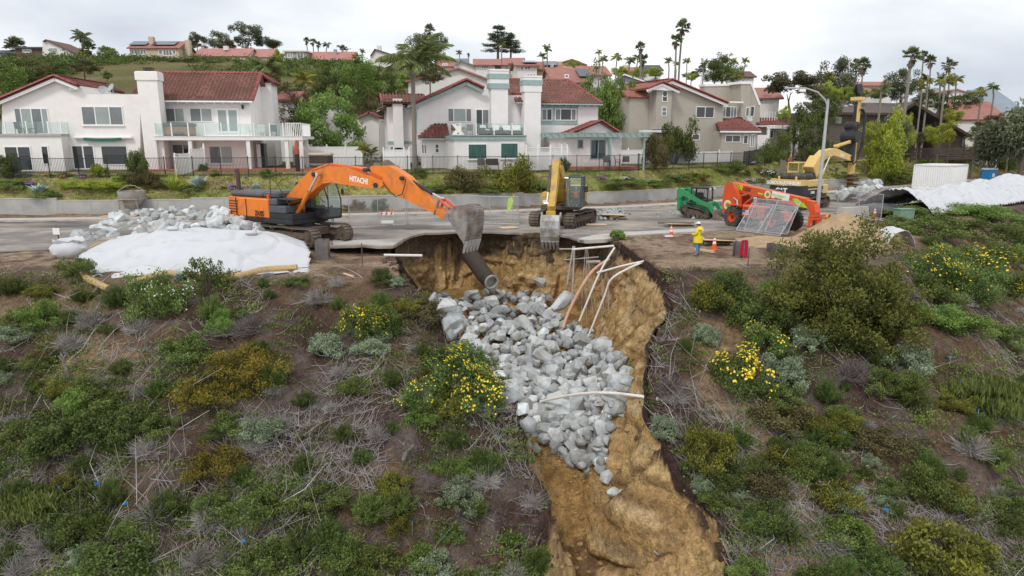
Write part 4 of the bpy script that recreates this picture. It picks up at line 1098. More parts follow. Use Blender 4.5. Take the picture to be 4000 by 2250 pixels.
# houses: library
M_STUCCO=mk('stucco_white',(.80,.765,.74),.92,.035,1.5,bump=.12,bscale=60,col2=(.69,.65,.615),c2scale=.5,c2lo=.55,c2hi=.85,spec=.15)
M_STUCCO2=mk('stucco_white_b',(.78,.755,.745),.92,.03,1.5,bump=.12,bscale=60,col2=(.69,.66,.64),c2scale=.5,c2lo=.55,c2hi=.85,spec=.15)
M_TAUPE=mk('stucco_taupe',(.43,.39,.335),.92,.05,1.2,bump=.12,bscale=60,col2=(.38,.34,.29),c2scale=.6,spec=.15)
M_BROWN=mk('stucco_brown',(.135,.108,.092),.9,.1,1.2,spec=.15)
M_TRIM=mk('trim_white',(.82,.81,.80),.6,.03,4)
M_TEAL=mk('trim_teal',(.30,.40,.385),.7,.1,3,col2=(.36,.43,.41),c2scale=4)
M_TILE=mk('roof_tile',(.235,.088,.078),.85,.38,3.4,bump=.2,col2=(.165,.065,.056),c2scale=.35,c2lo=.42,c2hi=.62,rand=.22)
M_TILE2=mk('roof_tile_weathered',(.205,.098,.08),.85,.4,3.4,bump=.2,col2=(.145,.075,.06),c2scale=.4,c2lo=.4,c2hi=.6,rand=.22)
M_TILEPINK=mk('roof_tile_pink',(.36,.155,.125),.85,.3,3.4,bump=.2,col2=(.33,.125,.10),c2scale=.4,rand=.18)
M_RIDGE=mk('ridge_tile',(.27,.08,.075),.8,.2,1.5,rand=.15)
M_SHINGLE=mk('shingle_brown',(.125,.105,.10),.9,.15,2.5,bump=.3,bscale=12)
M_SHINGREY=mk('shingle_grey',(.22,.24,.26),.9,.12,2.5,bump=.3,bscale=12)
M_GLASS=mk('window_glass',(.025,.03,.035),.06,.2,.6,spec=.7)
M_BLIND=mk('window_blind',(.30,.335,.32),.12,.1,.8,spec=.6)
M_BLIND2=mk('window_blind_grey',(.16,.175,.18),.1,.15,.9,spec=.6)
M_CURT=mk('curtain_teal',(.035,.10,.085),.35,.35,9,spec=.5,stretch=(1,1,.1))
M_IRON=mk('wrought_iron',(.035,.037,.042),.55,.1,5)
M_DECKF=mk('deck_grey',(.42,.415,.40),.8,.08,3)
M_WOODDK=mk('wood_dark',(.075,.055,.045),.8,.25,6,stretch=(1,1,.2))
M_BRICKP=mk('patio_brick',(.40,.16,.115),.85,.2,6)
M_SOLAR=mk('solar_panel',(.025,.035,.065),.15,.2,3,spec=.7)
def glass_clear(name,tint=(.75,.9,.87),alpha=.16):
 if name in MATS:return MATS[name]
 m=bpy.data.materials.new(name);m.use_nodes=True
 t=m.node_tree;n,lk=t.nodes,t.links.new
 tr=n.new('ShaderNodeBsdfTransparent');tr.inputs['Color'].default_value=tuple(.75+.25*c for c in tint)+(1,)
 b=n['Principled BSDF'];b.inputs['Base Color'].default_value=tuple(c*.7 for c in tint)+(1,);b.inputs['Roughness'].default_value=.05
 mx=n.new('ShaderNodeMixShader');mx.inputs['Fac'].default_value=alpha
 lk(tr.outputs[0],mx.inputs[1]);lk(b.outputs[0],mx.inputs[2]);lk(mx.outputs[0],n['Material Output'].inputs['Surface'])
 MATS[name]=m;return m
M_CLEAR=glass_clear('glass_clear')
_tp=[(0,.01),(.08,.0),(.13,.05),(.19,.09),(.25,.09),(.31,.05),(.34,.01)]
TW,TL,TEXP=.34,.47,.40
def _tile_np():
 V,F=[],[]
 n=len(_tp)
 for y,dz in((0,.0),(0,.075),(TL,.0)):
  for x,z in _tp:V.append((x,y,z+dz))
 for j in(0,1):
  for i in range(n-1):F.append((j*n+i,j*n+i+1,(j+1)*n+i+1,(j+1)*n+i))
 return np.array(V),np.array(F)
TILE_V,TILE_F=_tile_np()
_tile_me={}
def tile_mesh(mat):
 if mat.name not in _tile_me:_tile_me[mat.name]=np_mesh('roof_tile',TILE_V,TILE_F,mat)
 return _tile_me[mat.name]
def in_poly(pt,poly):
 x,y=pt;ins=False;j=len(poly)-1
 for i in range(len(poly)):
  if(poly[i][1]>y)!=(poly[j][1]>y)and x<(poly[j][0]-poly[i][0])*(y-poly[i][1])/(poly[j][1]-poly[i][1])+poly[i][0]:ins=not ins
  j=i
 return ins
def half_barrel(mb,a,b,r,n=6,up=Vector((0,0,1))):
 d=(b-a).normalized();X=d.cross(up).normalized();Z=X.cross(d).normalized()
 vs=[]
 for p,rr in((a,r*1.12),(b,r*.95)):
  for k in range(n+1):
   t=math.pi*k/n
   vs.append(p+X*(rr*math.cos(t))+Z*(rr*math.sin(t)))
 m=n+1
 mb._add(vs,[(k,k+1,m+k+1,m+k)for k in range(n)]+[tuple(range(m))])
class House:
 def __init__(s,name,label,u0,vbase,Y,yaw=0.0,wall=None,cat='house',group=None):
  p=P(u0,vbase,Y)
  s.o=empty(name,p,yaw,label,cat,group)
  s.p=p;s.yaw=yaw;s.M=Matrix.Translation(p)@Matrix.Rotation(yaw,4,'Z');s.Mi=s.M.inverted()
  s.wall=wall or M_STUCCO
  s.tiles=[]
 def ray(s,u,v):
  a,dy,dz=ray(u,v)
  o=s.Mi@Vector((0,0,CAMZ));d=s.Mi.to_3x3()@Vector((a,dy,dz))
  return o,d
 def f(s,u,v,d=0.0):
  o,r=s.ray(u,v);t=(d-o.y)/r.y
  return o+r*t
 def sx(s,u,v,lx):
  o,r=s.ray(u,v);t=(lx-o.x)/r.x
  return o+r*t
 def top(s,u,v,z):
  o,r=s.ray(u,v);t=(z-o.z)/r.z
  return o+r*t
 def wallp(s,name,pts,d,depth,mat=None,parent=None):
  q=[s.f(u,v,d)for u,v in pts]
  mb=MB();mb.prism([(p.x,p.z)for p in q],(0,d,0),(1,0,0),(0,0,1),(0,depth,0))
  return mb.build(name,mat or s.wall,parent or s.o)
 def wallr(s,name,u0,v0,u1,v1,d,depth,mat=None,zb=None,parent=None):
  a=s.f(u0,(v0+v1)/2,d);b=s.f(u1,(v0+v1)/2,d);um=(u0+u1)/2
  zt=s.f(um,v0,d).z;z0=s.f(um,v1,d).z if zb is None else zb
  mb=MB();mb.box(((a.x+b.x)/2,d+depth/2,(zt+z0)/2),(b.x-a.x,depth,zt-z0))
  return mb.build(name,mat or s.wall,parent or s.o)
 def box(s,name,x0,x1,y0,y1,z0,z1,mat=None,parent=None,bev=0):
  mb=MB();mb.box(((x0+x1)/2,(y0+y1)/2,(z0+z1)/2),(abs(x1-x0),abs(y1-y0),abs(z1-z0)),None,bev)
  return mb.build(name,mat or s.wall,parent or s.o)
 def win(s,u0,v0,u1,v1,d,cols=(1,),mats=None,fr=None,name='window',rows=1,fw=.085,sill=False):
  a=s.f(u0,(v0+v1)/2,d);b=s.f(u1,(v0+v1)/2,d);um=(u0+u1)/2
  z1,z0=s.f(um,v0,d).z,s.f(um,v1,d).z
  return s.win_l(a.x,b.x,z0,z1,d,cols,mats,fr,name,rows,fw,sill)
 def win_l(s,x0,x1,z0,z1,d,cols=(1,),mats=None,fr=None,name='window',rows=1,fw=.085,sill=False,side=0):
  fr=fr or M_TRIM;mats=mats or[M_BLIND2]
  def place(mb):
   if side:mb.xf=Matrix(((0,side,0,d),(1,0,0,0),(0,0,1,0),(0,0,0,1)))
  yy=d if not side else 0
  mb=MB();place(mb)
  t=.05;yf=yy-t/2-.002
  mb.box(((x0+x1)/2,yf,z1-fw/2),(x1-x0,t,fw));mb.box(((x0+x1)/2,yf,z0+fw/2),(x1-x0,t,fw))
  tot=sum(cols);xs_=[x0]
  for c in cols:xs_.append(xs_[-1]+(x1-x0)*c/tot)
  for i,x in enumerate(xs_):
   xx=min(max(x,x0+fw/2),x1-fw/2)
   mb.box((xx,yf-.002,(z0+z1)/2),(fw,t,z1-z0-.002))
  for r_ in range(1,rows):mb.box(((x0+x1)/2,yf+.004,z0+(z1-z0)*r_/rows),(x1-x0,t*.8,fw*.7))
  if sill:mb.box(((x0+x1)/2,yf-.04,z0-.04),(x1-x0+.1,.14,.06))
  w=mb.build(name,fr,s.o)
  for i in range(len(cols)):
   a,b=xs_[i]+fw*.5,xs_[i+1]-fw*.5
   m2=MB();place(m2);m2 .box(((a+b)/2,yy-.016,(z0+z1)/2),(b-a,.025,z1-z0-fw))
   m2 .build('pane',mats[i%len(mats)],w)
  return w
 def roof_plane(s,O,ex,es,poly,mat,tiles=True,thick=.12,deckmat=None,name='roof_deck',fascia=None):
  O,ex,es=Vector(O),Vector(ex).normalized(),Vector(es).normalized();nrm=ex.cross(es).normalized()
  if nrm.z<0:nrm=-nrm
  mb=MB();mb.prism(poly,O-nrm*thick,ex,es,nrm*thick)
  mb.build(name,deckmat or mat,s.o)
  if not tiles:return
  a0,a1=min(p[0]for p in poly),max(p[0]for p in poly);b0,b1=min(p[1]for p in poly),max(p[1]for p in poly)
  M0=Matrix((ex,es,nrm)).transposed().to_4x4();M0 .translation=O
  for j in range(int((b1-b0)/TEXP)+1):
   for i in range(int((a1-a0)/TW)+1):
    x,y=a0+i*TW,b0+j*TEXP
    if in_poly((x+TW/2,min(y+TEXP*.5,b1-.02)),poly):
     s.tiles.append((M0@Matrix.Translation((x+random.uniform(-.008,.008),y-.04,.012))@Matrix.Rotation(random.gauss(0,.012),4,'Z'),mat))
 def gable_z(s,*a):pass
 def barrels(s,name,pts,r=.13,step=.42,mat=None):
  pts=[Vector(p)for p in pts]
  first=None
  for a,b in zip(pts[:-1],pts[1:]):
   n=max(1,int((b-a).length/step));d=(b-a)/n
   mb=MB();half_barrel(mb,Vector((0,0,0)),d*1.08,r);t0=mb.build(name,mat or M_RIDGE,s.o,True);t0 .location=a
   for k in range(1,n):
    c=inst(t0,s.o);c.location=a+d*k
 def finish(s):
  if not s.tiles:return
  s.tiles.sort(key=lambda t:(s.M@t[0].translation).y)
  near,rest=s.tiles[:300],s.tiles[300:]
  for M_,mat in near:
   o=link('roof_tile',tile_mesh(mat),s.o);o.matrix_local=M_
  by={}
  for M_,mat in rest:by.setdefault(mat.name,[]).append(M_)
  for mn,ms in by.items():
   parts=[(xf_np(TILE_V,m_),TILE_F,np.zeros(len(TILE_F)))for m_ in ms]
   V,F,r=merge(parts)
   tag(link('roof_tile_field',np_mesh('roof_tile_field',V,F,MATS[mn]),s.o),kind='stuff')
def slope_frame(a,b,c):
 a,b,c=Vector(a),Vector(b),Vector(c);ex=(b-a).normalized();w=c-a;es=(w-ex*w.dot(ex))
 return a,ex,es.normalized(),(b-a).length,es.length
 # near houses
def Z2(x,y):return x/2.147,250+y/2.147
def glass_rail(h,pts,hgt,posts=None,mat=M_CLEAR,name='railing'):
 for p in pts:h.box('rail_post',p[0]-.045,p[0]+.045,p[1]-.045,p[1]+.045,p[2]-.02,p[2]+hgt+.02,M_TRIM)
 for a,b in zip(pts[:-1],pts[1:]):
  a,b=Vector(a),Vector(b);d=(b-a);L_=d.length;ang=math.atan2(d.y,d.x)
  m2=MB();m2 .box(((a+b)/2+Vector((0,0,hgt*.52))),(L_-.12,.02,hgt*.86),(0,0,ang));m2 .build('glass_pane',mat,h.o)
  # house 1: white twin house on the left
h=House('white_house','white stucco two-storey house with dark red tile roofs, big chimney and glass-railed deck, farthest left',10,700,62.6,R(7))
H1=h
zb=2.9-h.p.z
h.wallp('wall',[(8,705),(8,398),(223,308),(303,334),(315,336),(315,368),(548,368),(548,705)],0,6.0)
ap=h.f(223,301);le=h.f(-14,402);re=h.f(310,336);yb=9.5
O,ex,es,w_,l_=slope_frame((re.x,yb,re.z),(re.x,-.5,re.z),(ap.x,0,ap.z));h.roof_plane(O,ex,es,[(0,0),(w_,0),(w_,l_),(0,l_)],M_TILE)
O,ex,es,w_,l_=slope_frame((le.x,-.5,le.z),(le.x,yb,le.z),(ap.x,0,ap.z));h.roof_plane(O,ex,es,[(0,0),(w_,0),(w_,l_),(0,l_)],M_TILE)
h.barrels('rake_tile',[(le.x,-.55,le.z+.05),(ap.x,-.55,ap.z+.06)],.17);h.barrels('rake_tile',[(re.x,-.55,re.z+.05),(ap.x,-.55,ap.z+.06)],.17)
h.barrels('ridge_tile',[(ap.x,-.5,ap.z+.05),(ap.x,yb,ap.z+.05)],.15)
mb=MB()
for a,b in((le,ap),(ap,re)):
 d=Vector((b.x-a.x,0,b.z-a.z));mb.box(((a.x+b.x)/2,-.48,(a.z+b.z)/2-.24),(d.length,.06,.24),(0,-math.atan2(d.z,d.x),0))
mb.build('barge_board',M_TRIM,h.o)
for k in range(9):h.box('rafter_tail',re.x-.75,re.x-.02,-.3+k*1.0,-.18+k*1.0,re.z-.36,re.z-.14,M_TRIM)
h.box('wall',h.f(302,340).x-.2,h.f(302,340).x+.4,.02,9,h.f(302,360).z-2,h.f(302,345).z,M_STUCCO)
dk=h.f(120,525);xr=h.f(247,600,-1.3).x
h.box('wall',h.f(-60,600,-1.3).x,xr,-1.3,0,zb,dk.z-.12)
h.box('balcony',h.f(-60,600,-1.4).x,xr+.1,-1.45,.0,dk.z-.12,dk.z+.06,M_DECKF)
y0=-1.35;zz=dk.z+.06
glass_rail(h,[(h.f(u,520,-1.4).x,y0,zz)for u in(-60,22,105,190,240)]+[(xr,-.05,zz)],1.05)
h.win(60,422,193,523,0,(1,1.5,1.5,1),[M_BLIND2,M_BLIND],name='glazed_door')
h.win(319,415,482,490,0,(1,1.05,1),[M_BLIND2,M_BLIND,M_BLIND2],rows=1,sill=True)
h.win(21,571,126,668,-1.3,(1,1),[M_GLASS],name='sliding_door');h.win(163,569,193,643,-1.3,(1,),[M_GLASS])
h.win(282,566,373,662,0,(1,1),[M_GLASS],name='glazed_door',fw=.12);h.win(396,568,501,645,0,(1,),[M_GLASS])
a,b=h.f(286,538,-.3),h.f(514,538,-.3);mb=MB()
mb.use(M_TRIM).box(((a.x+b.x)/2,-.18,a.z+.02),(b.x-a.x,.3,.22),None,.05)
M_GREENC=mk('awning_green',(.03,.14,.11),.8,.2,5)
mb.use(M_GREENC)
for k in range(12):
 x=a.x+1.0+(b.x-a.x-2.0)*k/11;mb.box((x,-.36,a.z-.13-.05*math.sin(k/11*math.pi)),((b.x-a.x-2)/11,.03,.26))
mb.build('awning',M_TRIM,h.o)
cx0,cx1=h.f(545,450,-.8).x,h.f(631,450,-.8).x;zt=h.f(590,278,-.8).z
h.box('chimney',cx0+.08,cx1-.08,-.8,.5,zb,zt-.75);h.box('chimney_cap',cx0-.02,cx1+.02,-.9,.6,zt-.75,zt-.06);h.box('chimney_cap',cx0+.05,cx1-.05,-.83,.53,zt-.06,zt)
mb=MB();c=(cx0+cx1)/2
for sx in(-1,1):
 for sy in(-1,1):mb.box((c+sx*.3,-.15+sy*.3,zt+.15),(.05,.05,.3))
mb.box((c,-.15,zt+.32),(.75,.75,.05));mb.box((c,-.15,zt+.1),(.5,.5,.2));mb.build('spark_arrestor',mk('rusty_metal',(.06,.04,.035),.7,.3,6),h.o)
dw=1.6
ezl,ezr=h.f(498,394,dw-.7),h.f(987,394,dw-.7);rz=h.f(800,287,dw+3.6)
xl,xr_=ezl.x,ezr.x
ez=(ezl.z+ezr.z)/2
wall_x0,wall_x1=h.f(628,450,dw).x,h.f(985,450,dw).x-.15
h.box('wall',xl+.3,wall_x1,dw,dw+7.4,zb,ez+.05)
mb=MB();mb.prism([(dw,ez+.04),(dw+7.4,ez+.04),(dw+3.7,rz.z-.12)],(wall_x1-.2,0,0),(0,1,0),(0,0,1),(.2,0,0));mb.build('gable_wall',M_STUCCO,h.o)
O,ex,es,w_,l_=slope_frame((xl,dw-.7,ez),(xr_,dw-.7,ez),(xl,dw+3.7,rz.z));h.roof_plane(O,ex,es,[(0,0),(w_,0),(w_,l_),(0,l_)],M_TILE2)
O,ex,es,w_,l_=slope_frame((xr_,dw+8.1,ez),(xl,dw+8.1,ez),(xr_,dw+3.7,rz.z));h.roof_plane(O,ex,es,[(0,0),(w_,0),(w_,l_),(0,l_)],M_TILE2,tiles=False)
h.barrels('ridge_tile',[(xl,dw+3.7,rz.z+.05),(xr_,dw+3.7,rz.z+.05)],.15);h.barrels('rake_tile',[(xr_-.02,dw-.75,ez+.05),(xr_-.02,dw+3.7,rz.z+.06)],.16)
h.box('gutter',xl,xr_,dw-.86,dw-.71,ez-.12,ez+.02,M_TRIM)
for k in range(14):h.box('rafter_tail',xl+.3+(xr_-xl-.6)*k/13-.04,xl+.3+(xr_-xl-.6)*k/13+.04,dw-.68,dw+.0,ez-.22,ez-.08,M_TRIM)
mb=MB();mb.tube([(h.f(652,405,.9).x,dw-.78,ez-.1),(h.f(640,412,.9).x,dw-.5,ez-.45),(h.f(628,420,.9).x,dw-.12,ez-.6),(h.f(628,420,.9).x,dw-.12,zb+3)],.05,6);mb.build('downpipe',M_TRIM,h.o)
tx=wall_x1;tz=h.f(1050,320,dw+4).z
h.box('wall',tx-.1,tx+1.0,dw+5.2,dw+8.0,zb,tz);a=Vector((tx-.5,dw+4.7,tz+.05))
O,ex,es,w_,l_=slope_frame((tx+1.35,dw+4.7,tz-.05),(tx+1.35,dw+8.4,tz-.05),(tx+.3,dw+4.7,tz+.75));h.roof_plane(O,ex,es,[(0,0),(w_,0),(w_,l_),(0,l_)],M_TILE)
O,ex,es,w_,l_=slope_frame((tx-.7,dw+4.7,tz-.05),(tx-.7,dw+8.4,tz-.05),(tx+.3,dw+4.7,tz+.75));h.roof_plane(O,ex,es,[(0,0),(w_,0),(w_,l_),(0,l_)],M_TILE)
h.barrels('rake_tile',[(tx-.7,dw+4.65,tz),(tx+.3,dw+4.65,tz+.8),(tx+1.35,dw+4.65,tz)],.13)
h.win(646,421,722,477,dw,(1,1),[M_BLIND2,M_BLIND]);h.win(741,421,831,477,dw,(1,1),[M_BLIND2,M_BLIND]);h.win(845,422,936,521,dw,(1,1),[M_BLIND],name='glazed_door',fw=.2)
h.box('wall_lamp',h.f(949,418,dw).x-.08,h.f(949,418,dw).x+.08,dw-.2,dw,h.f(949,426,dw).z,h.f(949,410,dw).z,M_IRON)
df=-1.3
dz=h.f(900,531,df).z;dx0,dx1=h.f(602,535,df).x,h.f(1181,535,df).x
h.box('deck',dx0,dx1,df,dw,dz-.38,dz-.04,M_STUCCO2);h.box('deck_floor',dx0-.04,dx1+.04,df-.05,dw,dz-.04,dz,M_TRIM);h.box('deck',wall_x1+.02,dx1,dw+.01,dw+4,dz-.3,dz-.04,M_STUCCO2)
px_=[h.f(Z2(x,500)[0],500,df).x for x in(1293,1435,1575,1715,1853,1995,2128,2260,2372)]
glass_rail(h,[(px_[0],dw-.1,dz)]+[(x,df+.06,dz)for x in px_],1.15)
mb=MB();x0_=px_[-1]+.25
for k in range(9):mb.box((x0_+(dx1-x0_-.1)*k/8,df+.06,dz+.55),(.06,.06,1.12))
for k in range(12):mb.box((dx1-.06,df+.5+k*.4,dz+.55),(.06,.06,1.12))
mb.box(((x0_+dx1)/2,df+.06,dz+1.13),(dx1-x0_,.07,.06));mb.box((dx1-.06,df+2.6,dz+1.13),(.07,5.2,.06));mb.build('picket_rail',M_TRIM,h.o)
for x in(1310,1605,2090,2410):
 c=h.f(Z2(x,700)[0],600,df+.25).x;h.box('deck_post',c-.16,c+.16,df+.08,df+.42,zb,dz-.38,M_STUCCO2)
h.box('deck_post',dx1-.35,dx1-.03,df+3,df+3.3,zb,dz-.38,M_STUCCO2);h.box('deck_post',dx1-.35,dx1-.03,df+.08,df+.42,zb,dz-.38,M_STUCCO2)
h.win(675,562,762,666,dw,(1,1),[M_BLIND2,M_GLASS],name='sliding_door');bx0,bx1=h.f(772,600,.6).x,h.f(968,600,.6).x
h.box('bay',bx0,bx1,.6,dw,zb,dz-.38);h.win(817,569,911,640,.6,(1,1),[M_BLIND2,M_BLIND],sill=True);h.win(775,568,784,606,.6,(1,),[M_BLIND2],rows=2);h.win(955,568,964,604,.6,(1,),[M_BLIND2],rows=2)
h.win(1000,560,1044,660,dw,(1,1),[M_TRIM,M_GLASS],name='door',fr=M_GLASS)
h.box('patio',dx0-1,dx1+4,-2.2,dw,zb-.3,3.5-h.p.z,M_BRICKP)
h.finish()
def simple_chair(name,loc,rz,mat,label,group,w=.6,arm=True):
 o=empty(name,loc,rz,label,'chair',group);mb=MB();mb.box((0,0,.42),(w,.55,.06),None,.02);mb.build('seat',mat,o)
 mb=MB();mb.box((0,.27,.72),(w,.05,.55),(-.15,0,0),.02);mb.build('backrest',mat,o)
 for sx in(-1,1):
  for sy in(-1,1):mb=MB();mb.box((sx*(w/2-.04),sy*.23,.2),(.04,.04,.4));mb.build('leg',mat,o)
  if arm:mb=MB();mb.box((sx*(w/2),0,.62),(.05,.5,.04));mb.box((sx*(w/2),-.22,.52),(.04,.04,.2));mb.build('armrest',mat,o)
 return o
M_WICK=mk('wicker_dark',(.06,.05,.045),.8,.2,10);M_METALD=mk('metal_dark',(.10,.095,.09),.6,.15,8)
W=lambda hh,p:hh.M@Vector(p)
dW=W(h,(0,0,dz)).z
for u,rz_,lab in((975,2.6,'white frame chair on the deck nearer the doors'),(1018,-2.4,'white frame chair on the deck nearer the fan')):
 q=h.f(u,520,-.3);simple_chair('deck_chair',W(h,(q.x,-.3,dz)),rz_,M_TRIM,lab,None)
q=h.f(1068,520,0);simple_chair('rocking_chair',W(h,(q.x,.1,dz)),3.6,M_METALD,'dark metal rocking chair at the right end of the deck',None,.6)
q0,q1=h.f(632,520,-.5),h.f(750,520,-.5)
ht=empty('hot_tub',W(h,((q0 .x+q1 .x)/2,.2,dz)),0,'brown hot tub under a dark plastic cover on the deck','hot tub')
mb=MB();mb.box((0,0,.42),(q1 .x-q0 .x-.2,1.6,.84),None,.08);mb.build('cabinet',mk('tub_wood',(.30,.13,.06),.6,.2,4,stretch=(1,1,.2)),ht)
mb=MB();mb.box((0,0,.98),(q1 .x-q0 .x,1.8,.3),None,.12);mb.build('cover',mk('plastic_dark',(.06,.045,.045),.3,.4,5,bump=.6,bscale=8),ht)
mb=MB();mb.box((.3,-.95,.25),(.9,.3,.12));mb.box((.3,-.9,.12),(.9,.2,.24));mb.build('step',M_WOODDK,ht)
for u,rz_,lab in((78,1.2,'wire bistro chair, left of the small balcony table'),(130,-1.2,'wire bistro chair, right of the small balcony table')):
 q=h.f(u,520,-.8);simple_chair('bistro_chair',W(h,(q.x,-.8,dk.z+.06)),rz_,M_METALD,lab,None,.5,False)
q=h.f(104,520,-.8);t=empty('bistro_table',W(h,(q.x,-.8,dk.z+.06)),0,'small round bistro table on the left balcony','table')
mb=MB();mb.cyl((0,0,.7),(0,0,.73),.35,n=14);mb.build('table_top',M_TRIM,t);mb=MB();mb.cyl((0,0,0),(0,0,.7),.04);mb.build('leg',M_METALD,t)
def umbrella(p,hgt,m1,m2,label):
 o=empty('patio_umbrella',p,0,label,'umbrella');mb=MB();mb.cyl((0,0,0),(0,0,hgt),.03,n=6);mb.build('pole',M_METALD,o)
 mb=MB();mb.lathe([(.05,hgt*.42),(.20,hgt*.5),(.22,hgt*.72),(.10,hgt*.95),(.02,hgt)],(0,0,0),n=9);mb.build('canopy',m1,o)
 mb=MB();mb.lathe([(.16,.05),(.24,hgt*.4),(.2,hgt*.66)],(0,0,0),n=9);mb.build('cover',m2,o)
q=h.f(1163,660,-2.2);umbrella(W(h,(q.x,-2.2,zb)),3.2,mk('fabric_red',(.42,.10,.06),.9,.2,6),mk('fabric_darkbrown',(.05,.035,.03),.9,.2,6),'closed red umbrella in a dark cover at the deck corner')
def dish(p,r,rz,lab):
 o=empty('satellite_dish',p,rz,lab,'antenna');mb=MB();mb.lathe([(0,0),(r*.5,.03),(r,.14)],(0,0,.8),(.3,-.8,.5),14);mb.build('reflector',mk('dish_grey',(.42,.43,.44),.6,.08,4),o)
 mb=MB();mb.cyl((0,.05,-.6),(0,.05,.8),.035,n=6);mb.tube([(0,0,.75),(.1,-.45,.9)],.015,5);mb.build('mast',mk('dish_mast',(.4,.4,.4),.5),o)
q=h.f(402,352,.3);dish(W(h,(q.x,.4,q.z-.9)),.48,.5,'larger satellite dish on the parapet of the left house');q=h.f(432,330,.5);dish(W(h,(q.x,.7,q.z-1.1)),.4,-.9,'second dish, tilted edge-on, on the left house parapet')
# house 2: white house with teal trim
def Z4(x,y):return 1400+x/2.147,250+y/2.147
YAW2=R(14)
h=House('teal_trim_house','white stucco house with teal trim, two tall chimneys and red tile roofs, centre',1634,668,68.6,YAW2,M_STUCCO2)
H2=h;zb=2.9-h.p.z
f=h.f
h.wallp('wall',[(1634,680),(1634,405),(1822,324),(1884,350),(1884,372),(2052,372),(2052,680)],0,5.0)
ap=f(1822,314,-.6);le=f(1612,408,-.6);re=f(1890,346,-.6);yb=8.5
O,ex,es,w_,l_=slope_frame((le.x,-.6,le.z),(le.x,yb,le.z),(ap.x,0,ap.z));h.roof_plane(O,ex,es,[(0,0),(w_,0),(w_,l_),(0,l_)],M_TILE2)
O,ex,es,w_,l_=slope_frame((re.x,yb,re.z),(re.x,-.6,re.z),(ap.x,0,ap.z));h.roof_plane(O,ex,es,[(0,0),(w_,0),(w_,l_),(0,l_)],M_TILE2)
h.barrels('rake_tile',[(le.x,-.65,le.z+.05),(ap.x,-.65,ap.z+.06)],.19);h.barrels('rake_tile',[(re.x,-.65,re.z+.05),(ap.x,-.65,ap.z+.06)],.19);h.barrels('ridge_tile',[(ap.x,-.6,ap.z+.05),(ap.x,yb,ap.z+.05)],.15)
mb=MB()
for a,b in((le,ap),(ap,re)):
 d=Vector((b.x-a.x,0,b.z-a.z));mb.box(((a.x+b.x)/2,-.56,(a.z+b.z)/2-.26),(d.length,.07,.3),(0,-math.atan2(d.z,d.x),0))
mb.build('barge_board',M_TEAL,h.o)
h.box('gutter',le.x-.1,le.x+.06,-.5,yb,le.z-.14,le.z+.0,M_TEAL)
lx=f(1634,500).x
h.box('wall',lx+.02,lx+4,5.0,8.0,zb,le.z+.1)
x0,y0=lx-2.6,4.6
h.box('wall',x0,lx+.3,y0,y0+4.5,zb,le.z-.05)
h.box('wall',x0+.55,x0+1.5,y0-.9,y0+.2,2.2,le.z+.75)
tzz=le.z+.35;gx0,gx1,gy0,gy1=x0-.2,lx+1.2,y0-1.1,y0+2.2
O,ex,es,w_,l_=slope_frame((gx0-.3,gy0,tzz),(gx1,gy0,tzz),(gx0,(gy0+gy1)/2,tzz+.85));h.roof_plane(O,ex,es,[(0,0),(w_,0),(w_,l_),(0,l_)],M_TILE2)
O,ex,es,w_,l_=slope_frame((gx1,gy1,tzz),(gx0-.3,gy1,tzz),(gx1,(gy0+gy1)/2,tzz+.85));h.roof_plane(O,ex,es,[(0,0),(w_,0),(w_,l_),(0,l_)],M_TILE2)
h.barrels('rake_tile',[(gx0-.35,gy0,tzz+.04),(gx0-.35,(gy0+gy1)/2,tzz+.9),(gx0-.35,gy1,tzz+.04)],.14)
mb=MB();mb.box((gx0-.32,(gy0*3+gy1)/4,tzz+.25),(.07,(gy1-gy0)*.58,.26),(math.atan2(.85,(gy1-gy0)/2),0,0));mb.box((gx0-.32,(gy0+gy1*3)/4,tzz+.25),(.07,(gy1-gy0)*.58,.26),(-math.atan2(.85,(gy1-gy0)/2),0,0));mb.build('barge_board',M_TEAL,h.o)
O,ex,es,w_,l_=slope_frame((x0-.7,y0+.4,le.z-.25),(x0-.7,y0+4.8,le.z-.25),(x0+1.2,y0+.4,le.z+.5));h.roof_plane(O,ex,es,[(0,0),(w_,0),(w_,l_),(0,l_)],M_TILE2)
h.box('gutter',x0-.8,x0-.68,y0+.4,y0+4.8,le.z-.42,le.z-.3,M_TEAL)
h.win_l(1.4,1.9,3.6,5.6,lx,(1,),[M_BLIND2],M_TEAL,rows=2,side=1);h.win_l(.8,2.0,.3,2.5,lx,(1,1),[M_BLIND2],M_TEAL,side=1)
h.box('band',x0-.06,lx-.01,y0-.06,y0+.1,2.55,2.85,M_TEAL);h.win_l(x0+.2,x0+1.4,.3,2.3,y0,(1,1),[M_BLIND2,M_GLASS],M_TEAL,name='door')
h.win(1748,422,1843,477,0,(1,2,.95),[M_BLIND2,M_BLIND,M_BLIND2]);h.win(1858,426,1911,527,0,(1,1),[M_GLASS,M_BLIND2],name='sliding_door')
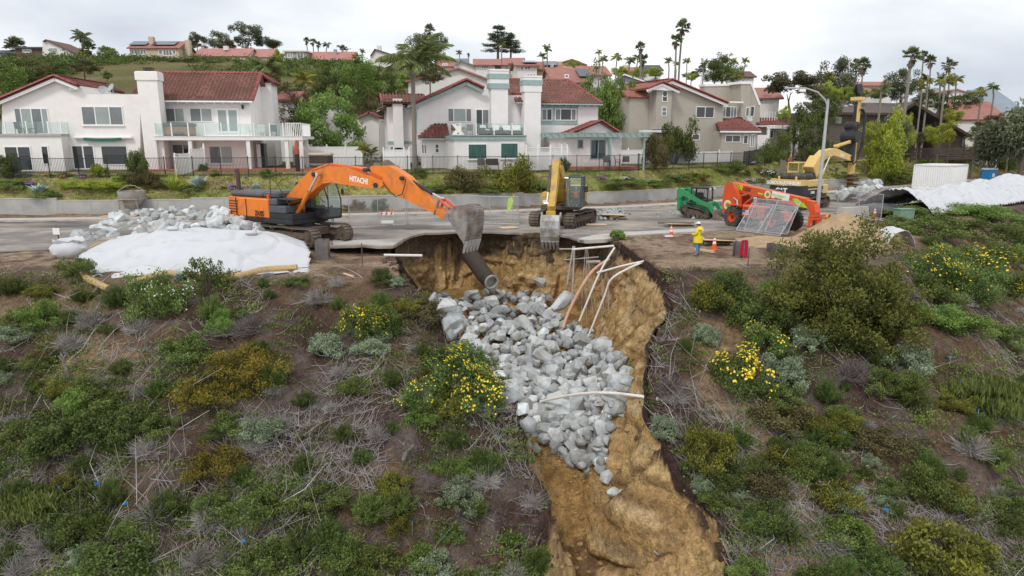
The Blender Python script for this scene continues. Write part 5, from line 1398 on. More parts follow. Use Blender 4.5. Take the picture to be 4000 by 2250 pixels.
for(u0,u1,vt,dd,low)in((1915,1987,275,-.9,30),(2045,2115,300,-1.6,0)):
 a,b=f(u0,450,dd).x,f(u1,450,dd).x;zt=f((u0+u1)/2,vt,dd).z
 h.box('chimney',a+.1,b-.06,dd,dd+1.2,zb,zt-.05);h.box('chimney_cap',a-.04,b+.04,dd-.1,dd+1.3,zt-.05,zt+.12,M_STUCCO2)
 for k,zo in((0,.72),(1,1.62))if u0<2000 else((0,.72),):h.box('chimney_band',a-.06,b+.06,dd-.12,dd+1.32,zt-zo-.05,zt-zo+.42,M_TEAL);
 h.box('chimney_neck',a-.02,b+.02,dd-.06,dd+1.26,zt-1.4,zt-.06,M_STUCCO2)
 if u0<2000:
  mb=MB();c=(a+b)/2;mb.box((c,dd+.6,zt+.3),(.5,.5,.3));mb.box((c,dd+.6,zt+.48),(.9,.9,.05));mb.build('spark_arrestor',MATS['rusty_metal'],h.o)
dw=1.2
el,er=f(1985,402,dw-.6),f(2354,402,dw-.6);rl,rr_=f(1990,311,dw+4.2),f(2222,316,dw+4.2)
ez=(el.z+er.z)/2-.05;rz_=(rl.z+rr_.z)/2
wx0,wx1=f(1990,450,dw).x,f(2336,450,dw).x
h.box('wall',wx0,wx1,dw,dw+8,zb,ez+.02)
O,ex,es,w_,l_=slope_frame((el.x,dw-.6,ez),(er.x,dw-.6,ez),(el.x,dw+4.2,rz_));rxr=rr_.x-el.x;h.roof_plane(O,ex,es,[(0,0),(w_,0),(rxr,l_),(0,l_)],M_TILE2)
O,ex,es,w_,l_=slope_frame((er.x,dw-.6,ez),(er.x,dw+9,ez),(rr_.x,dw+4.2,rz_));h.roof_plane(O,ex,es,[(0,0),(w_,0),(w_/2,l_)],M_TILE2)
O,ex,es,w_,l_=slope_frame((er.x,dw+9,ez),(el.x,dw+9,ez),(er.x,dw+4.2,rz_));h.roof_plane(O,ex,es,[(0,0),(w_,0),(w_,l_),(w_-rxr,l_)],M_TILE2,tiles=False)
h.barrels('ridge_tile',[(el.x,dw+4.2,rz_+.04),(rr_.x,dw+4.2,rz_+.04)],.14);h.barrels('hip_tile',[(er.x,dw-.6,ez+.05),(rr_.x,dw+4.2,rz_+.06)],.14)
h.box('gutter',f(2115,400,dw-.7).x,er.x,dw-.74,dw-.6,ez-.14,ez,M_TEAL)
h.box('window_surround',f(2112,450,dw).x,f(2256,450,dw).x,dw-.06,dw,f(2180,486,dw).z,f(2180,408,dw).z,M_TEAL)
h.win(2115,424,2157,471,dw-.06,(1,1),[M_BLIND2,M_GLASS]);h.win(2167,424,2251,471,dw-.06,(1,1.9,.9),[M_BLIND2,M_GLASS,M_BLIND2])
for k in range(9):x=f(2120,420,dw).x+k*.75;h.box('rafter_tail',x,x+.09,dw-.6,dw,ez-.26,ez-.1,M_TEAL)
a,b=f(2010,400,-.2),f(2064,404,-.2)
O,ex,es,w_,l_=slope_frame((a.x,-.9,a.z),(b.x+.3,-.9,a.z),(a.x,1.2,a.z+1.0));h.roof_plane(O,ex,es,[(0,0),(w_,0),(w_,l_),(0,l_)],M_TILE);h.box('gutter',a.x,b.x+.3,-1.0,-.88,a.z-.13,a.z,M_TEAL)
df=-3.0
bz=f(1900,527,df).z;bx0,bx1=f(1742,560,df).x,f(2054,560,df).x
h.box('room',bx0+.8,bx1-.1,df,0,zb,bz-.45);mb=MB();mb.prism([(bx0-.2,-.5),(bx0+.8,df),(bx0+.8,0),(bx0-.2,0)],(0,0,zb),(1,0,0),(0,1,0),(0,0,bz-.45-zb));mb.build('room',M_STUCCO2,h.o)
h.box('fascia',bx0+.6,bx1,df-.15,0,bz-.45,bz-.08,M_TEAL);h.box('deck_floor',bx0+.5,bx1+.06,df-.25,0,bz-.08,bz,M_DECKF)
mb=MB();mb.prism([(bx0-.35,-.4),(bx0+.6,df-.15),(bx0+.6,0),(bx0-.35,0)],(0,0,bz-.45),(1,0,0),(0,1,0),(0,0,.37));mb.build('fascia',M_TEAL,h.o)
glass_rail(h,[(f(u,500,df).x,df+.0,bz)for u in(1800,1860,1930,2000,2048)]+[(bx1-.05,-.1,bz)],1.1)
mb=MB();xa,xb=f(1752,510,df).x+.7,f(1800,510,df).x-.05
for k in range(7):
 for sg in(-1,1):mb.box((xa+(xb-xa)*(k+.5)/7,df+.02+.012*sg,bz+.5),(.045,.02,1.25),(0,sg*.7,0))
mb.box(((xa+xb)/2,df,bz+1.0),(xb-xa,.06,.06));mb.box(((xa+xb)/2,df,bz+.04),(xb-xa,.06,.06));mb.build('lattice_rail',M_TRIM,h.o)
h.win(1827,561,1903,623,df,(1,),[M_CURT],sill=True);h.win(1954,557,2025,620,df,(1,),[M_CURT],sill=True);h.win(1760,564,1777,655,-.9,(1,),[M_BLIND],name='door')
a,b,c=f(1632,540,-1.6),f(1745,525,-1.6),f(1722,487,0)
O,ex,es,w_,l_=slope_frame((a.x,-1.7,a.z),(b.x+.2,-1.7,a.z),(a.x,0,c.z));h.roof_plane(O,ex,es,[(0,0),(w_,0),(w_,l_),(w_*.55,l_)],M_TILE);h.box('gutter',a.x,b.x,-1.8,-1.68,a.z-.14,a.z,M_TEAL)
h.box('wall',lx+.15,f(1745,560,-1.2).x,-1.2,0,zb,a.z+.05);h.win(1645,563,1668,602,-1.2,(1,1),[M_BLIND2]);h.win(1698,561,1716,598,-1.2,(1,),[M_GLASS],rows=2)
dp=-1.5;a,b,ap=f(2182,527,dp),f(2408,515,dp),f(2345,478,dp)
h.box('wall',f(2140,560,0).x,f(2420,560,0).x,-.6,1.2,zb,a.z-.05)
O,ex,es,w_,l_=slope_frame((ap.x-3.6,-1.6,a.z),(ap.x-3.6,3,a.z),(ap.x,-1.6,ap.z+.1));h.roof_plane(O,ex,es,[(0,0),(w_,0),(w_,l_),(0,l_)],M_TILE)
O,ex,es,w_,l_=slope_frame((ap.x+2.0,-1.6,b.z-.1),(ap.x+2.0,3,b.z-.1),(ap.x,-1.6,ap.z+.1));h.roof_plane(O,ex,es,[(0,0),(w_,0),(w_,l_),(0,l_)],M_TILE)
h.barrels('rake_tile',[(ap.x-3.6,-1.7,a.z+.05),(ap.x,-1.7,ap.z+.16),(ap.x+2.0,-1.7,b.z-.03)],.15)
mb=MB();mb.prism([(ap.x-2.6,a.z+.15),(ap.x+1.7,b.z-.05),(ap.x,ap.z-.05)],(0,-1.2,0),(1,0,0),(0,0,1),(0,.2,0));mb.build('gable_wall',M_STUCCO2,h.o)
pz=f(2250,530,-2.4).z;px0,px1=f(2115,530,-2.4).x,f(2535,530,-2.4).x
mb=MB();mb.box(((px0+px1)/2,-2.6,pz),(px1-px0,.16,.3));mb.box(((px0+px1)/2,-.9,pz+.02),(px1-px0,.14,.26));mb.build('pergola_beam',M_TEAL,h.o)
for k in range(17):mb=MB();mb.box((px0+.2+(px1-px0-.4)*k/16,-1.7,pz+.22),(.08,3.6,.16));mb.build('pergola_slat',M_TEAL,h.o)
for u in(2385,2402,2516):c=f(u,560,-2.5);mb=MB();mb.box((c.x,-2.55 if u!=2402 else-.9,(pz+zb)/2),(.16,.16,pz-zb-.1));mb.box((c.x+.2,-2.55,pz-.4),(.08,.1,.6),(0,.7,0));mb.build('pergola_post',M_TEAL,h.o)
h.win(2306,545,2366,622,-.6,(1,1),[M_GLASS],M_TEAL,name='sliding_door');h.win(2256,545,2278,580,-.6,(1,),[M_GLASS],M_TEAL);h.box('patio',f(2140,600,0).x-.5,px1-1,-2.6,1,zb-.5,3.42-h.p.z,M_BRICKP)
h.finish()
for(u,rz_,lab,nm,mt,ww)in((1778,.3,'brown wicker armchair behind the lattice rail','wicker_chair',mk('wicker_brown',(.20,.12,.08),.8,.2,9),.65),(1832,-.3,'brown wicker armchair beside the planter on the balcony','wicker_chair',MATS['wicker_brown'],.65)):
 q=f(u,515,-2);simple_chair(nm,W(h,(q.x,-1.9,bz)),rz_,mt,lab,None,ww)
def sofa(p,w,rz_,lab):
 o=empty('outdoor_sofa',p,rz_,lab,'sofa');mb=MB();mb.box((0,0,.2),(w,.8,.4),None,.03);mb.box((0,.38,.5),(w,.08,.5));mb.box((-w/2+.06,0,.42),(.12,.8,.5));mb.box((w/2-.06,0,.42),(.12,.8,.5));mb.build('frame',M_WICK,o)
 n=max(1,round(w/.8))
 for k in range(n):
  x=-w/2+w*(k+.5)/n;mb=MB();mb.box((x,-.03,.47),(w/n-.14,.66,.14),None,.05);mb.build('seat_cushion',M_TRIM,o);mb=MB();mb.box((x,.26,.72),(w/n-.16,.16,.42),(-.2,0,0),.06);mb.build('back_cushion',M_TRIM,o)
for u,w,rz_,lab in((1895,1.0,.9,'dark wicker lounge chair with white cushions by the sliding door'),(1938,.9,0,'white-cushioned lounge chair in the middle of the balcony'),(2000,2.0,.1,'dark wicker loveseat with white cushions at the right of the balcony')):
 q=f(u,520,-1.8);sofa(W(h,(q.x,-1.7,bz)),w,rz_,lab)
q=f(1955,520,-2.2);t=empty('coffee_table',W(h,(q.x,-2.3,bz)),0,'low dark coffee table on the balcony','table');mb=MB();mb.cyl((0,0,.4),(0,0,.44),.4,n=12);mb.build('table_top',M_WICK,t)
for k in range(4):mb=MB();mb.box((.25*math.cos(k*1.57),.25*math.sin(k*1.57),.2),(.04,.04,.4));mb.build('leg',M_WICK,t)
q=f(1810,520,-2.4);pl=empty('planter_pot',W(h,(q.x,-2.2,bz)),0,'pale planter with a dark plant behind the lattice rail','planter');mb=MB();mb.lathe([(.0,0),(.22,0),(.3,.5),(.26,.5),(.24,.42),(0,.42)],(0,0,0),n=12);mb.build('pot',M_DECKF,pl);l_=link('plant',shrub_lib('phormium',0)['foliage'],pl);l_.location=(0,0,.4);l_.scale=(.35,.35,.5)
for k,(u,v,d,lab)in enumerate(((2370,640,-3.2,'patio chair left of the teal post'),(2412,642,-3.4,'patio chair right of the teal post'),(2445,640,-3.0,'patio chair farther along the brick patio'),(2290,620,-3.2,'pale metal chair by the patio slider'))):
 q=f(u,v,d);simple_chair('patio_chair',W(h,(q.x,d,3.5-h.p.z)),1.5*k,M_METALD if k<3 else M_TRIM,lab,None,.65)
for k,(u,lab)in enumerate(((1882,'grey garden armchair under the teal curtained window'),(1925,'dark bench-like garden chair between the curtained windows'))):
 q=f(u,650,-4.2);simple_chair('garden_chair',W(h,(q.x,-4.0,3.35-h.p.z)),.1,M_METALD if k==0 else M_WICK,lab,None,.7+.5*k)
 # house 3: taupe
YAW3=R(23)
h=House('taupe_house','taupe stucco house with arched window and pinkish tile roof behind the dark fence',2540,600,84,YAW3,M_TAUPE)
f=h.f;zb=2.9-h.p.z
gx=f(2818,450).x
h.wallp('wall',[(2540,640),(2540,352),(2617,322),(2825,405),(2818,640)],0,8)
h.box('wall',f(2458,450,.4).x,f(2540,450,.4).x,.4,7,zb,f(2500,380,.4).z)
O_,b_=f(2456,380,0),f(2540,380,0);O,ex,es,w_,l_=slope_frame((O_.x,.2,O_.z),(b_.x,.2,O_.z),(O_.x,1.3,O_.z+.6));h.roof_plane(O,ex,es,[(0,0),(w_,0),(w_,l_),(0,l_)],M_TILEPINK)
ap=f(2625,312,-.6);re=f(2845,404,-.6);le=f(2532,350,-.6);yb=9
O,ex,es,w_,l_=slope_frame((re.x,yb,re.z),(re.x,-.6,re.z),(ap.x,0,ap.z));h.roof_plane(O,ex,es,[(0,0),(w_,0),(w_,l_),(0,l_)],M_TILEPINK)
O,ex,es,w_,l_=slope_frame((le.x,-.6,le.z),(le.x,yb,le.z),(ap.x,0,ap.z));h.roof_plane(O,ex,es,[(0,0),(w_,0),(w_,l_),(0,l_)],M_TILEPINK)
h.barrels('rake_tile',[(re.x,-.66,re.z+.05),(ap.x,-.66,ap.z+.06),(le.x,-.66,le.z+.05)],.16)
mb=MB()
for a,b in((ap,re),(le,ap)):
 d=Vector((b.x-a.x,0,b.z-a.z));mb.box(((a.x+b.x)/2,-.55,(a.z+b.z)/2-.26),(d.length,.07,.28),(0,-math.atan2(d.z,d.x),0))
mb.build('barge_board',M_TRIM,h.o)
bd=-.9;b0,b1=f(2562,450,bd).x,f(2621,450,bd).x;bt=f(2590,345,bd).z;bb=f(2590,505,bd).z
h.box('bay',b0,b1,bd,0,bb,bt)
ap2,l2,r2=f(2589,322,bd-.4),f(2527,346,bd-.4),f(2655,352,bd-.4)
O,ex,es,w_,l_=slope_frame((r2 .x,1.5,r2 .z),(r2 .x,bd-.4,r2 .z),(ap2 .x,0,ap2 .z));h.roof_plane(O,ex,es,[(0,0),(w_,0),(w_,l_),(0,l_)],M_TILEPINK)
O,ex,es,w_,l_=slope_frame((l2 .x,bd-.4,l2 .z),(l2 .x,1.5,l2 .z),(ap2 .x,0,ap2 .z));h.roof_plane(O,ex,es,[(0,0),(w_,0),(w_,l_),(0,l_)],M_TILEPINK)
h.barrels('rake_tile',[(r2 .x,bd-.45,r2 .z+.05),(ap2 .x,bd-.45,ap2 .z+.06),(l2 .x,bd-.45,l2 .z+.05)],.15)
mb=MB()
for a,b in((ap2,r2),(l2,ap2)):
 d=Vector((b.x-a.x,0,b.z-a.z));mb.box(((a.x+b.x)/2,bd-.36,(a.z+b.z)/2-.24),(d.length,.07,.26),(0,-math.atan2(d.z,d.x),0))
mb.prism([(l2 .x+.3,l2 .z-.1),(r2 .x-.3,r2 .z-.1),(ap2 .x,ap2 .z-.2)],(0,bd-.3,0),(1,0,0),(0,0,1),(0,.2,0));mb.build('barge_board',M_TRIM,h.o)
h.win(2586,366,2607,398,bd,(1,),[M_GLASS]);c=f(2596.5,366,bd);rad=(f(2607,366,bd).x-f(2586,366,bd).x)/2
mb=MB();mb.cyl((c.x,bd-.05,c.z),(c.x,bd-.002,c.z),rad,n=20);ar=mb.build('arched_window',M_TRIM,h.o);mb=MB();mb.cyl((c.x,bd-.06,c.z),(c.x,bd-.03,c.z),rad-.07,n=20);mb.build('pane',M_GLASS,ar)
h.win(2584,417,2604,454,bd,(1,),[M_BLIND2],rows=2);h.win(2718,416,2789,461,0,(1,1),[M_GLASS,M_GLASS])
h.box('entry_canopy',f(2514,512,-1).x,f(2642,512,-1).x,-1,0,f(2580,517,-1).z,f(2580,508,-1).z,M_TRIM);h.win(2588,520,2622,550,0,(1,),[mk('door_red',(.12,.02,.015),.5)],mk('door_frame_dark',(.08,.03,.03),.6),name='door');h.win(2673,523,2732,548,0,(1,1),[M_GLASS])
h.box('wall',gx,f(2905,450,2.5).x,2.5,8,zb,f(2860,398,2.5).z);h.win(2822,416,2877,459,2.5,(1,1.6,1,1),[M_BLIND2,M_GLASS,M_BLIND2]);h.box('gutter',gx,f(2900,400,1.9).x,1.7,1.9,f(2860,402,1.9).z,f(2860,396,1.9).z,M_TRIM)
h.wallp('parapet_wall',[(2752,328),(2895,326),(2895,520),(2752,520)],4.0,1.0);h.wallp('chimney',[(2895,320),(2932,320),(2932,520),(2895,520)],2.0,2.0)
h.wallp('parapet_cap',[(2752,328),(2895,326),(2895,334),(2752,337)],3.9,1.2,M_TRIM);h.wallp('chimney_cap',[(2890,318),(2937,318),(2937,328),(2890,328)],1.9,2.2,M_TRIM)
h.wallp('side_wall',[(2932,330),(2968,408),(2968,560),(2932,560)],2.6,4);h.wallp('barge_board',[(2930,322),(2938,322),(2973,408),(2965,412)],2.5,.2,M_TRIM);h.win(2912,418,2926,456,1.98,(1,),[M_BLIND2]);h.win(2930,414,2946,456,2.58,(1,),[M_GLASS])
dp=-1.6;a,b=f(2806,511,dp),f(2966,498,dp);t1,t2=f(2838,467,dp+2.6),f(2955,466,dp+2.6)
O,ex,es,w_,l_=slope_frame((a.x,dp-.3,a.z),(b.x,dp-.3,a.z),(a.x,dp+2.4,t1 .z));h.roof_plane(O,ex,es,[(0,0),(w_,0),(w_*.93,l_),(w_*.2,l_)],M_TILE)
O,ex,es,w_,l_=slope_frame((b.x,dp-.3,a.z),(b.x,dp+4,a.z),(b.x-.9,dp,t1 .z));h.roof_plane(O,ex,es,[(0,0),(w_,0),(w_,l_),(w_*.6,l_)],M_TILE)
h.barrels('hip_tile',[(b.x,dp-.3,a.z+.05),(b.x-.8,dp+2.4,t1 .z+.06)],.14);h.box('fascia',a.x,b.x,dp-.4,dp-.3,a.z-.2,a.z,M_TRIM)
h.box('wall',a.x+.5,b.x-.3,dp,3,zb,a.z-.02);h.win(2832,527,2892,556,dp,(1,1.1),[M_GLASS]);h.win(2903,526,2921,563,dp,(1,),[M_GLASS]);h.win(2905,511,2922,519,dp,(1,1),[M_GLASS]);h.win(2930,524,2947,575,dp,(1,1),[M_BLIND2],name='glazed_door')
a,b,t1=f(2955,490,2.5),f(3062,490,2.5),f(3000,462,4.5)
O,ex,es,w_,l_=slope_frame((a.x,1.8,a.z),(b.x,1.8,a.z),(a.x,4.4,t1 .z));h.roof_plane(O,ex,es,[(0,0),(w_,0),(w_*.96,l_),(0,l_)],M_TILE);h.box('fascia',a.x,b.x,1.6,1.8,a.z-.2,a.z,M_TRIM)
h.box('wall',a.x,b.x-.3,2.6,6,zb,a.z);h.win(3008,508,3020,540,2.6,(1,),[M_GLASS]);h.win(3030,508,3050,538,2.6,(1,1),[M_BLIND2]);h.box('garden_wall',f(2955,545,0).x,f(3000,545,0).x,-.2,0,zb,f(2975,527,0).z,M_STUCCO)
pz=f(3060,498,0).z;px0,px1=f(3002,498,0).x,f(3146,498,0).x
mb=MB();mb.box(((px0+px1)/2,.2,pz),(px1-px0,.2,.28));mb.box(((px0+px1)/2,3.0,pz),(px1-px0,.2,.28));mb.build('pergola_beam',M_TRIM,h.o)
for k in range(12):mb=MB();mb.box((px0+.1+(px1-px0-.2)*k/11,1.6,pz+.2),(.1,3.6,.16));mb.build('pergola_slat',M_TRIM,h.o)
for u,dd in((3001,.2),(3094,.2),(3116,3.0),(3130,.2)):c=f(u,520,dd);mb=MB();mb.box((c.x,dd,(pz+zb)/2),(.28,.28,pz-zb));mb.build('pergola_post',M_TRIM,h.o)
for k in range(6):mb=MB();c=f(2980+k*10,470,3);mb.box((c.x,3.2,pz+1.2),(.06,.06,1.9));mb.build('roof_rail_post',M_TRIM,h.o)
h.finish()
q=W(h,f(2925,470,0));dish(Vector((q.x,q.y,q.z-.6)),.45,0,'grey satellite dish at the taupe house')
# house 4: dark brown house on the right
YAW4=R(16)
h=House('brown_house','dark brown house with long shingle roof and recessed gable balcony behind shrubs',3190,590,104,YAW4,M_BROWN)
f=h.f;zb=2.5-h.p.z
el,er=f(3180,437,-.8),f(3506,437,-.8);r1,r2_=f(3138,397,5),f(3570,396,5)
ez=el.z;O,ex,es,w_,l_=slope_frame((el.x,-.8,ez),(er.x,-.8,ez),(el.x,5,r1 .z));off=r1 .x-el.x
h.roof_plane(O,ex,es,[(0,0),(w_,0),(r2_.x-el.x,l_),(off,l_)],M_SHINGLE,tiles=False,thick=.3)
h.box('fascia',el.x,er.x,-1.0,-.8,ez-.35,ez-.02,M_WOODDK);h.box('wall',el.x+.5,er.x,0,9,zb,ez)
ga,gb=f(3568,398,-1),f(3790,530,-1);gl=f(3506,438,-1)
for a,b in((gl,ga),(ga,gb)):
 O,ex,es,w_,l_=slope_frame((a.x,-1.2,a.z),(a.x,10,a.z),(b.x,-1.2,b.z))if a.z<b.z else slope_frame((b.x,-1.2,b.z),(b.x,10,b.z),(a.x,-1.2,a.z))
 h.roof_plane(O,ex,es,[(0,0),(w_,0),(w_,l_),(0,l_)],M_SHINGLE,tiles=False,thick=.35)
 d=Vector((b.x-a.x,0,b.z-a.z));mb=MB();mb.box(((a.x+b.x)/2,-1.28,(a.z+b.z)/2-.2),(d.length,.12,.42),(0,-math.atan2(d.z,d.x),0));mb.build('barge_board',M_WOODDK,h.o)
h.wallp('wall',[(3506,600),(3506,445),(3568,404),(3770,530),(3770,600)],2.2,6);h.wallp('wall',[(3650,600),(3650,460),(3770,532),(3770,600)],0,2.2)
h.wallr('balcony',3500,517,3655,530,-.6,2.8,mk('deck_brown',(.17,.145,.125),.8));h.wallr('deck_post',3496,440,3504,600,-.3,.4)
mb=MB();a,b=f(3508,500,-.5),f(3650,500,-.5);zt=f(3580,486,-.5).z;z0=f(3580,518,-.5).z
mb.box(((a.x+b.x)/2,-.5,zt),(b.x-a.x,.07,.07))
for k in range(8):mb.box((a.x+(b.x-a.x)*k/7,-.5,(zt+z0)/2),(.06,.06,zt-z0))
for k in range(4):mb.box(((a.x+b.x)/2,-.5,z0+(zt-z0)*(k+1)/5),(b.x-a.x,.025,.025))
mb.build('railing',M_IRON,h.o)
h.win(3258,454,3290,485,0,(1,),[M_BLIND],M_WOODDK);h.win(3165,453,3185,480,0,(1,),[M_GLASS],M_WOODDK);h.win(3210,453,3232,478,0,(1,),[M_GLASS],M_WOODDK);h.win(3450,452,3485,475,0,(1,1),[M_GLASS],M_WOODDK);h.win(3550,480,3600,515,2.2,(1,1),[M_GLASS],M_WOODDK,name='glazed_door');h.win(3755,540,3768,575,0,(1,),[M_GLASS],M_WOODDK,name='door');h.win(3580,535,3620,565,2.2,(1,1),[M_GLASS],M_WOODDK)
h.wallr('chimney',3698,466,3718,480,3,1.2,M_BROWN)
for k in range(5):c=f(3205+k*28+(k%2)*8,408+(k*7)%12,3);mb=MB();mb.box((c.x,2.6,c.z+.05),(.5,.5,.16),(.45,0,0));mb.build('roof_vent',M_DECKF,h.o)
mb=MB();a,b=f(3190,405,3.6),f(3212,432,-.5);mb.box(((a.x+b.x)/2,(3.6-.5)/2,(a.z+b.z)/2+.12),(.2,5,.05),(math.atan2(a.z-b.z,4.1),0,0));mb.build('roof_flashing',M_TRIM,h.o)
# garden fences
def iron_fence(pts,hgt,label,post_every=2.3,spacing=.115):
 o=empty('iron_fence',pts[0],0,label,'fence')
 P0=Vector(pts[0]);pts=[Vector(p)-P0 for p in pts]
 cm={}
 def piece(nm,sz):
  if(nm,sz)not in cm:
   mb=MB();mb.box((0,0,0),sz);t=mb.build(nm,M_IRON,o);cm[(nm,sz)]=t.data;bpy.data.objects.remove(t)
  return link(nm,cm[(nm,sz)],o)
 L_=[0]
 for a,b in zip(pts[:-1],pts[1:]):L_.append(L_[-1]+(b-a).length)
 def at(s):
  for i in range(len(pts)-1):
   if s<=L_[i+1]or i==len(pts)-2:
    t=(s-L_[i])/max(L_[i+1]-L_[i],1e-6);return pts[i].lerp(pts[i+1],t)
 n=max(1,round(L_[-1]/post_every));npk=0
 rest=MB()
 for k in range(n+1):
  p=at(L_[-1]*k/n);q=piece('post',(.07,.07,hgt+.12));q.location=p+Vector((0,0,hgt/2))
  if k==n:break
  p2=at(L_[-1]*(k+1)/n);d=p2-p;ang=math.atan2(d.y,d.x);tl=math.atan2(d.z,math.hypot(d.x,d.y))
  for zz in(hgt-.08,.12):
   mb=MB();mb.box((p+p2)/2+Vector((0,0,zz)),(d.length,.035,.04),(0,-tl,ang)if abs(tl)<1e-3 else Matrix.Rotation(ang,4,'Z')@Matrix.Rotation(-tl,4,'Y'));mb.build('rail',M_IRON,o)
  m=int(d.length/spacing)
  for i in range(1,m):
   pp=p+d*(i/m)+Vector((0,0,hgt/2))
   if npk<300:q=piece('picket',(.02,.02,hgt-.06));q.location=pp
   else:rest.box(pp,(.02,.02,hgt-.06))
   npk+=1
 if rest.v:tag(rest.build('picket_run',M_IRON,o),kind='stuff')
 return o
def along(x0,x1,dn,n=8,dz=0):
 return[bank_at(x0+(x1-x0)*k/n,dn)+Vector((0,0,dz))for k in range(n+1)]
iron_fence(along(-50,-35.8,6.25),1.65,'black iron picket fence along the flower bed of the white house, left length')
iron_fence(along(-35.7,-15.4,6.25),1.65,'black iron picket fence in front of the deck of the white house')
iron_fence(along(-15.3,3.4,6.25),1.65,'black iron picket fence in front of the teal-trimmed house, lower length')
iron_fence(along(3.5,15.6,6.25),1.65,'black iron picket fence along the brick patio with the pergola')
iron_fence(along(15.7,30.0,6.4),1.65,'black iron picket fence along the taupe house garden')
c_=bank_at(30.0,6.4);iron_fence([c_,c_+Vector((8.5,10.5,.5))],1.75,'dark fence run turning back uphill beside the taupe house',1.6,.08)
def vinyl_fence(pts,hgt,label,lattice=False,solid=True):
 o=empty('vinyl_fence',pts[0],0,label,'fence');P0=Vector(pts[0]);pts=[Vector(p)-P0 for p in pts]
 for i,p in enumerate(pts):
  mb=MB();mb.box(p+Vector((0,0,hgt/2)),(.14,.14,hgt));mb.lathe([(.1,hgt),(.1,hgt+.04),(.05,hgt+.07),(.09,hgt+.14),(.0,hgt+.24)],p,n=8);mb.build('post',M_TRIM,o)
 for a,b in zip(pts[:-1],pts[1:]):
  d=b-a;ang=math.atan2(d.y,d.x);c=(a+b)/2;L_=d.length
  ph=hgt-(.5 if lattice else.1)
  n=max(2,int(L_/.35))
  for k in range(n):
   mb=MB();mb.box(a+d*(k+.5)/n+Vector((0,0,ph/2)),(L_/n-.008,.04,ph),(0,0,ang));mb.build('board',M_TRIM,o)
  mb=MB();mb.box(c+Vector((0,0,ph)),(L_,.07,.09),(0,0,ang));mb.box(c+Vector((0,0,hgt-.05)),(L_,.07,.08),(0,0,ang));mb.build('rail',M_TRIM,o)
  if lattice:
   mb=MB();m=int(L_/.14)
   for k in range(m):
    for sg in(-1,1):mb.box(a+d*((k+.5)/m)+Vector((0,0,ph+.23)),(.03,.015,.5),Matrix.Rotation(ang,4,'Z')@Matrix.Translation((0,sg*.01,0))@Matrix.Rotation(sg*.75,4,'Y'))
   mb.build('lattice',M_TRIM,o)
 return o
a,b=bank_at(-28.2,6.5),bank_at(-26.8,9.4);vinyl_fence([a,a.lerp(b,.5)+Vector((0,0,.15)),b+Vector((0,0,.45))],1.75,'white vinyl fence slanting up between patio and chimney of the white house')
p0,p1=P(2055,640,66.3),P(2215,640,69.3);vinyl_fence([Vector((*p0 .lerp(p1,t).xy,3.25))for t in(0,.28,.58,.86,1)],2.15,'white lattice-topped vinyl fence below the second chimney',True)
p0,p1=P(1150,650,72),P(1420,650,73);vinyl_fence([Vector((*p0 .lerp(p1,t).xy,3.4))for t in(0,.22,.48,.75,1)],2.0,'white vinyl fence between the two white houses')
p0,p1=P(1500,640,66),P(1600,640,66.5);vinyl_fence([Vector((*p0 .lerp(p1,t).xy,3.3))for t in(0,.4,.8,1)],1.9,'short white vinyl fence left of the tall palm')
p0,p1=P(2395,600,77),P(2680,600,81);vinyl_fence([Vector((*p0 .lerp(p1,t).xy,3.4))for t in(0,.2,.4,.6,.8,1)],1.6,'white fence behind the pergola garden')
p0,p1=P(2640,600,80.5),P(2960,600,90);vinyl_fence([Vector((*p0 .lerp(p1,t).xy,3.3))for t in(0,.25,.5,.75,1)],1.4,'cream garden fence under the taupe house')
o=empty('timber_fence',(0,0,0),0,'weathered dark horizontal timber fence below the brown house','fence')
p0,p1=P(3560,590,99),P(4060,590,114);z0=3.1
for k in range(9):
 q=p0 .lerp(p1,k/8);mb=MB();mb.box((q.x,q.y,z0+.8),(.16,.16,2.0));mb.build('post',M_WOODDK,o)
 if k==8:break
 q2=p0 .lerp(p1,(k+1)/8);d=q2-q;ang=math.atan2(d.y,d.x);c=(q+q2)/2
 for j in range(7):mb=MB();mb.box((c.x,c.y-.1,z0+.15+j*.26+random.uniform(-.03,.03)),(d.xy.length+.1,.05,.19),Matrix.Rotation(ang,4,'Z')@Matrix.Rotation(random.gauss(0,.012),4,'Y'));mb.build('board',M_WOODDK,o)
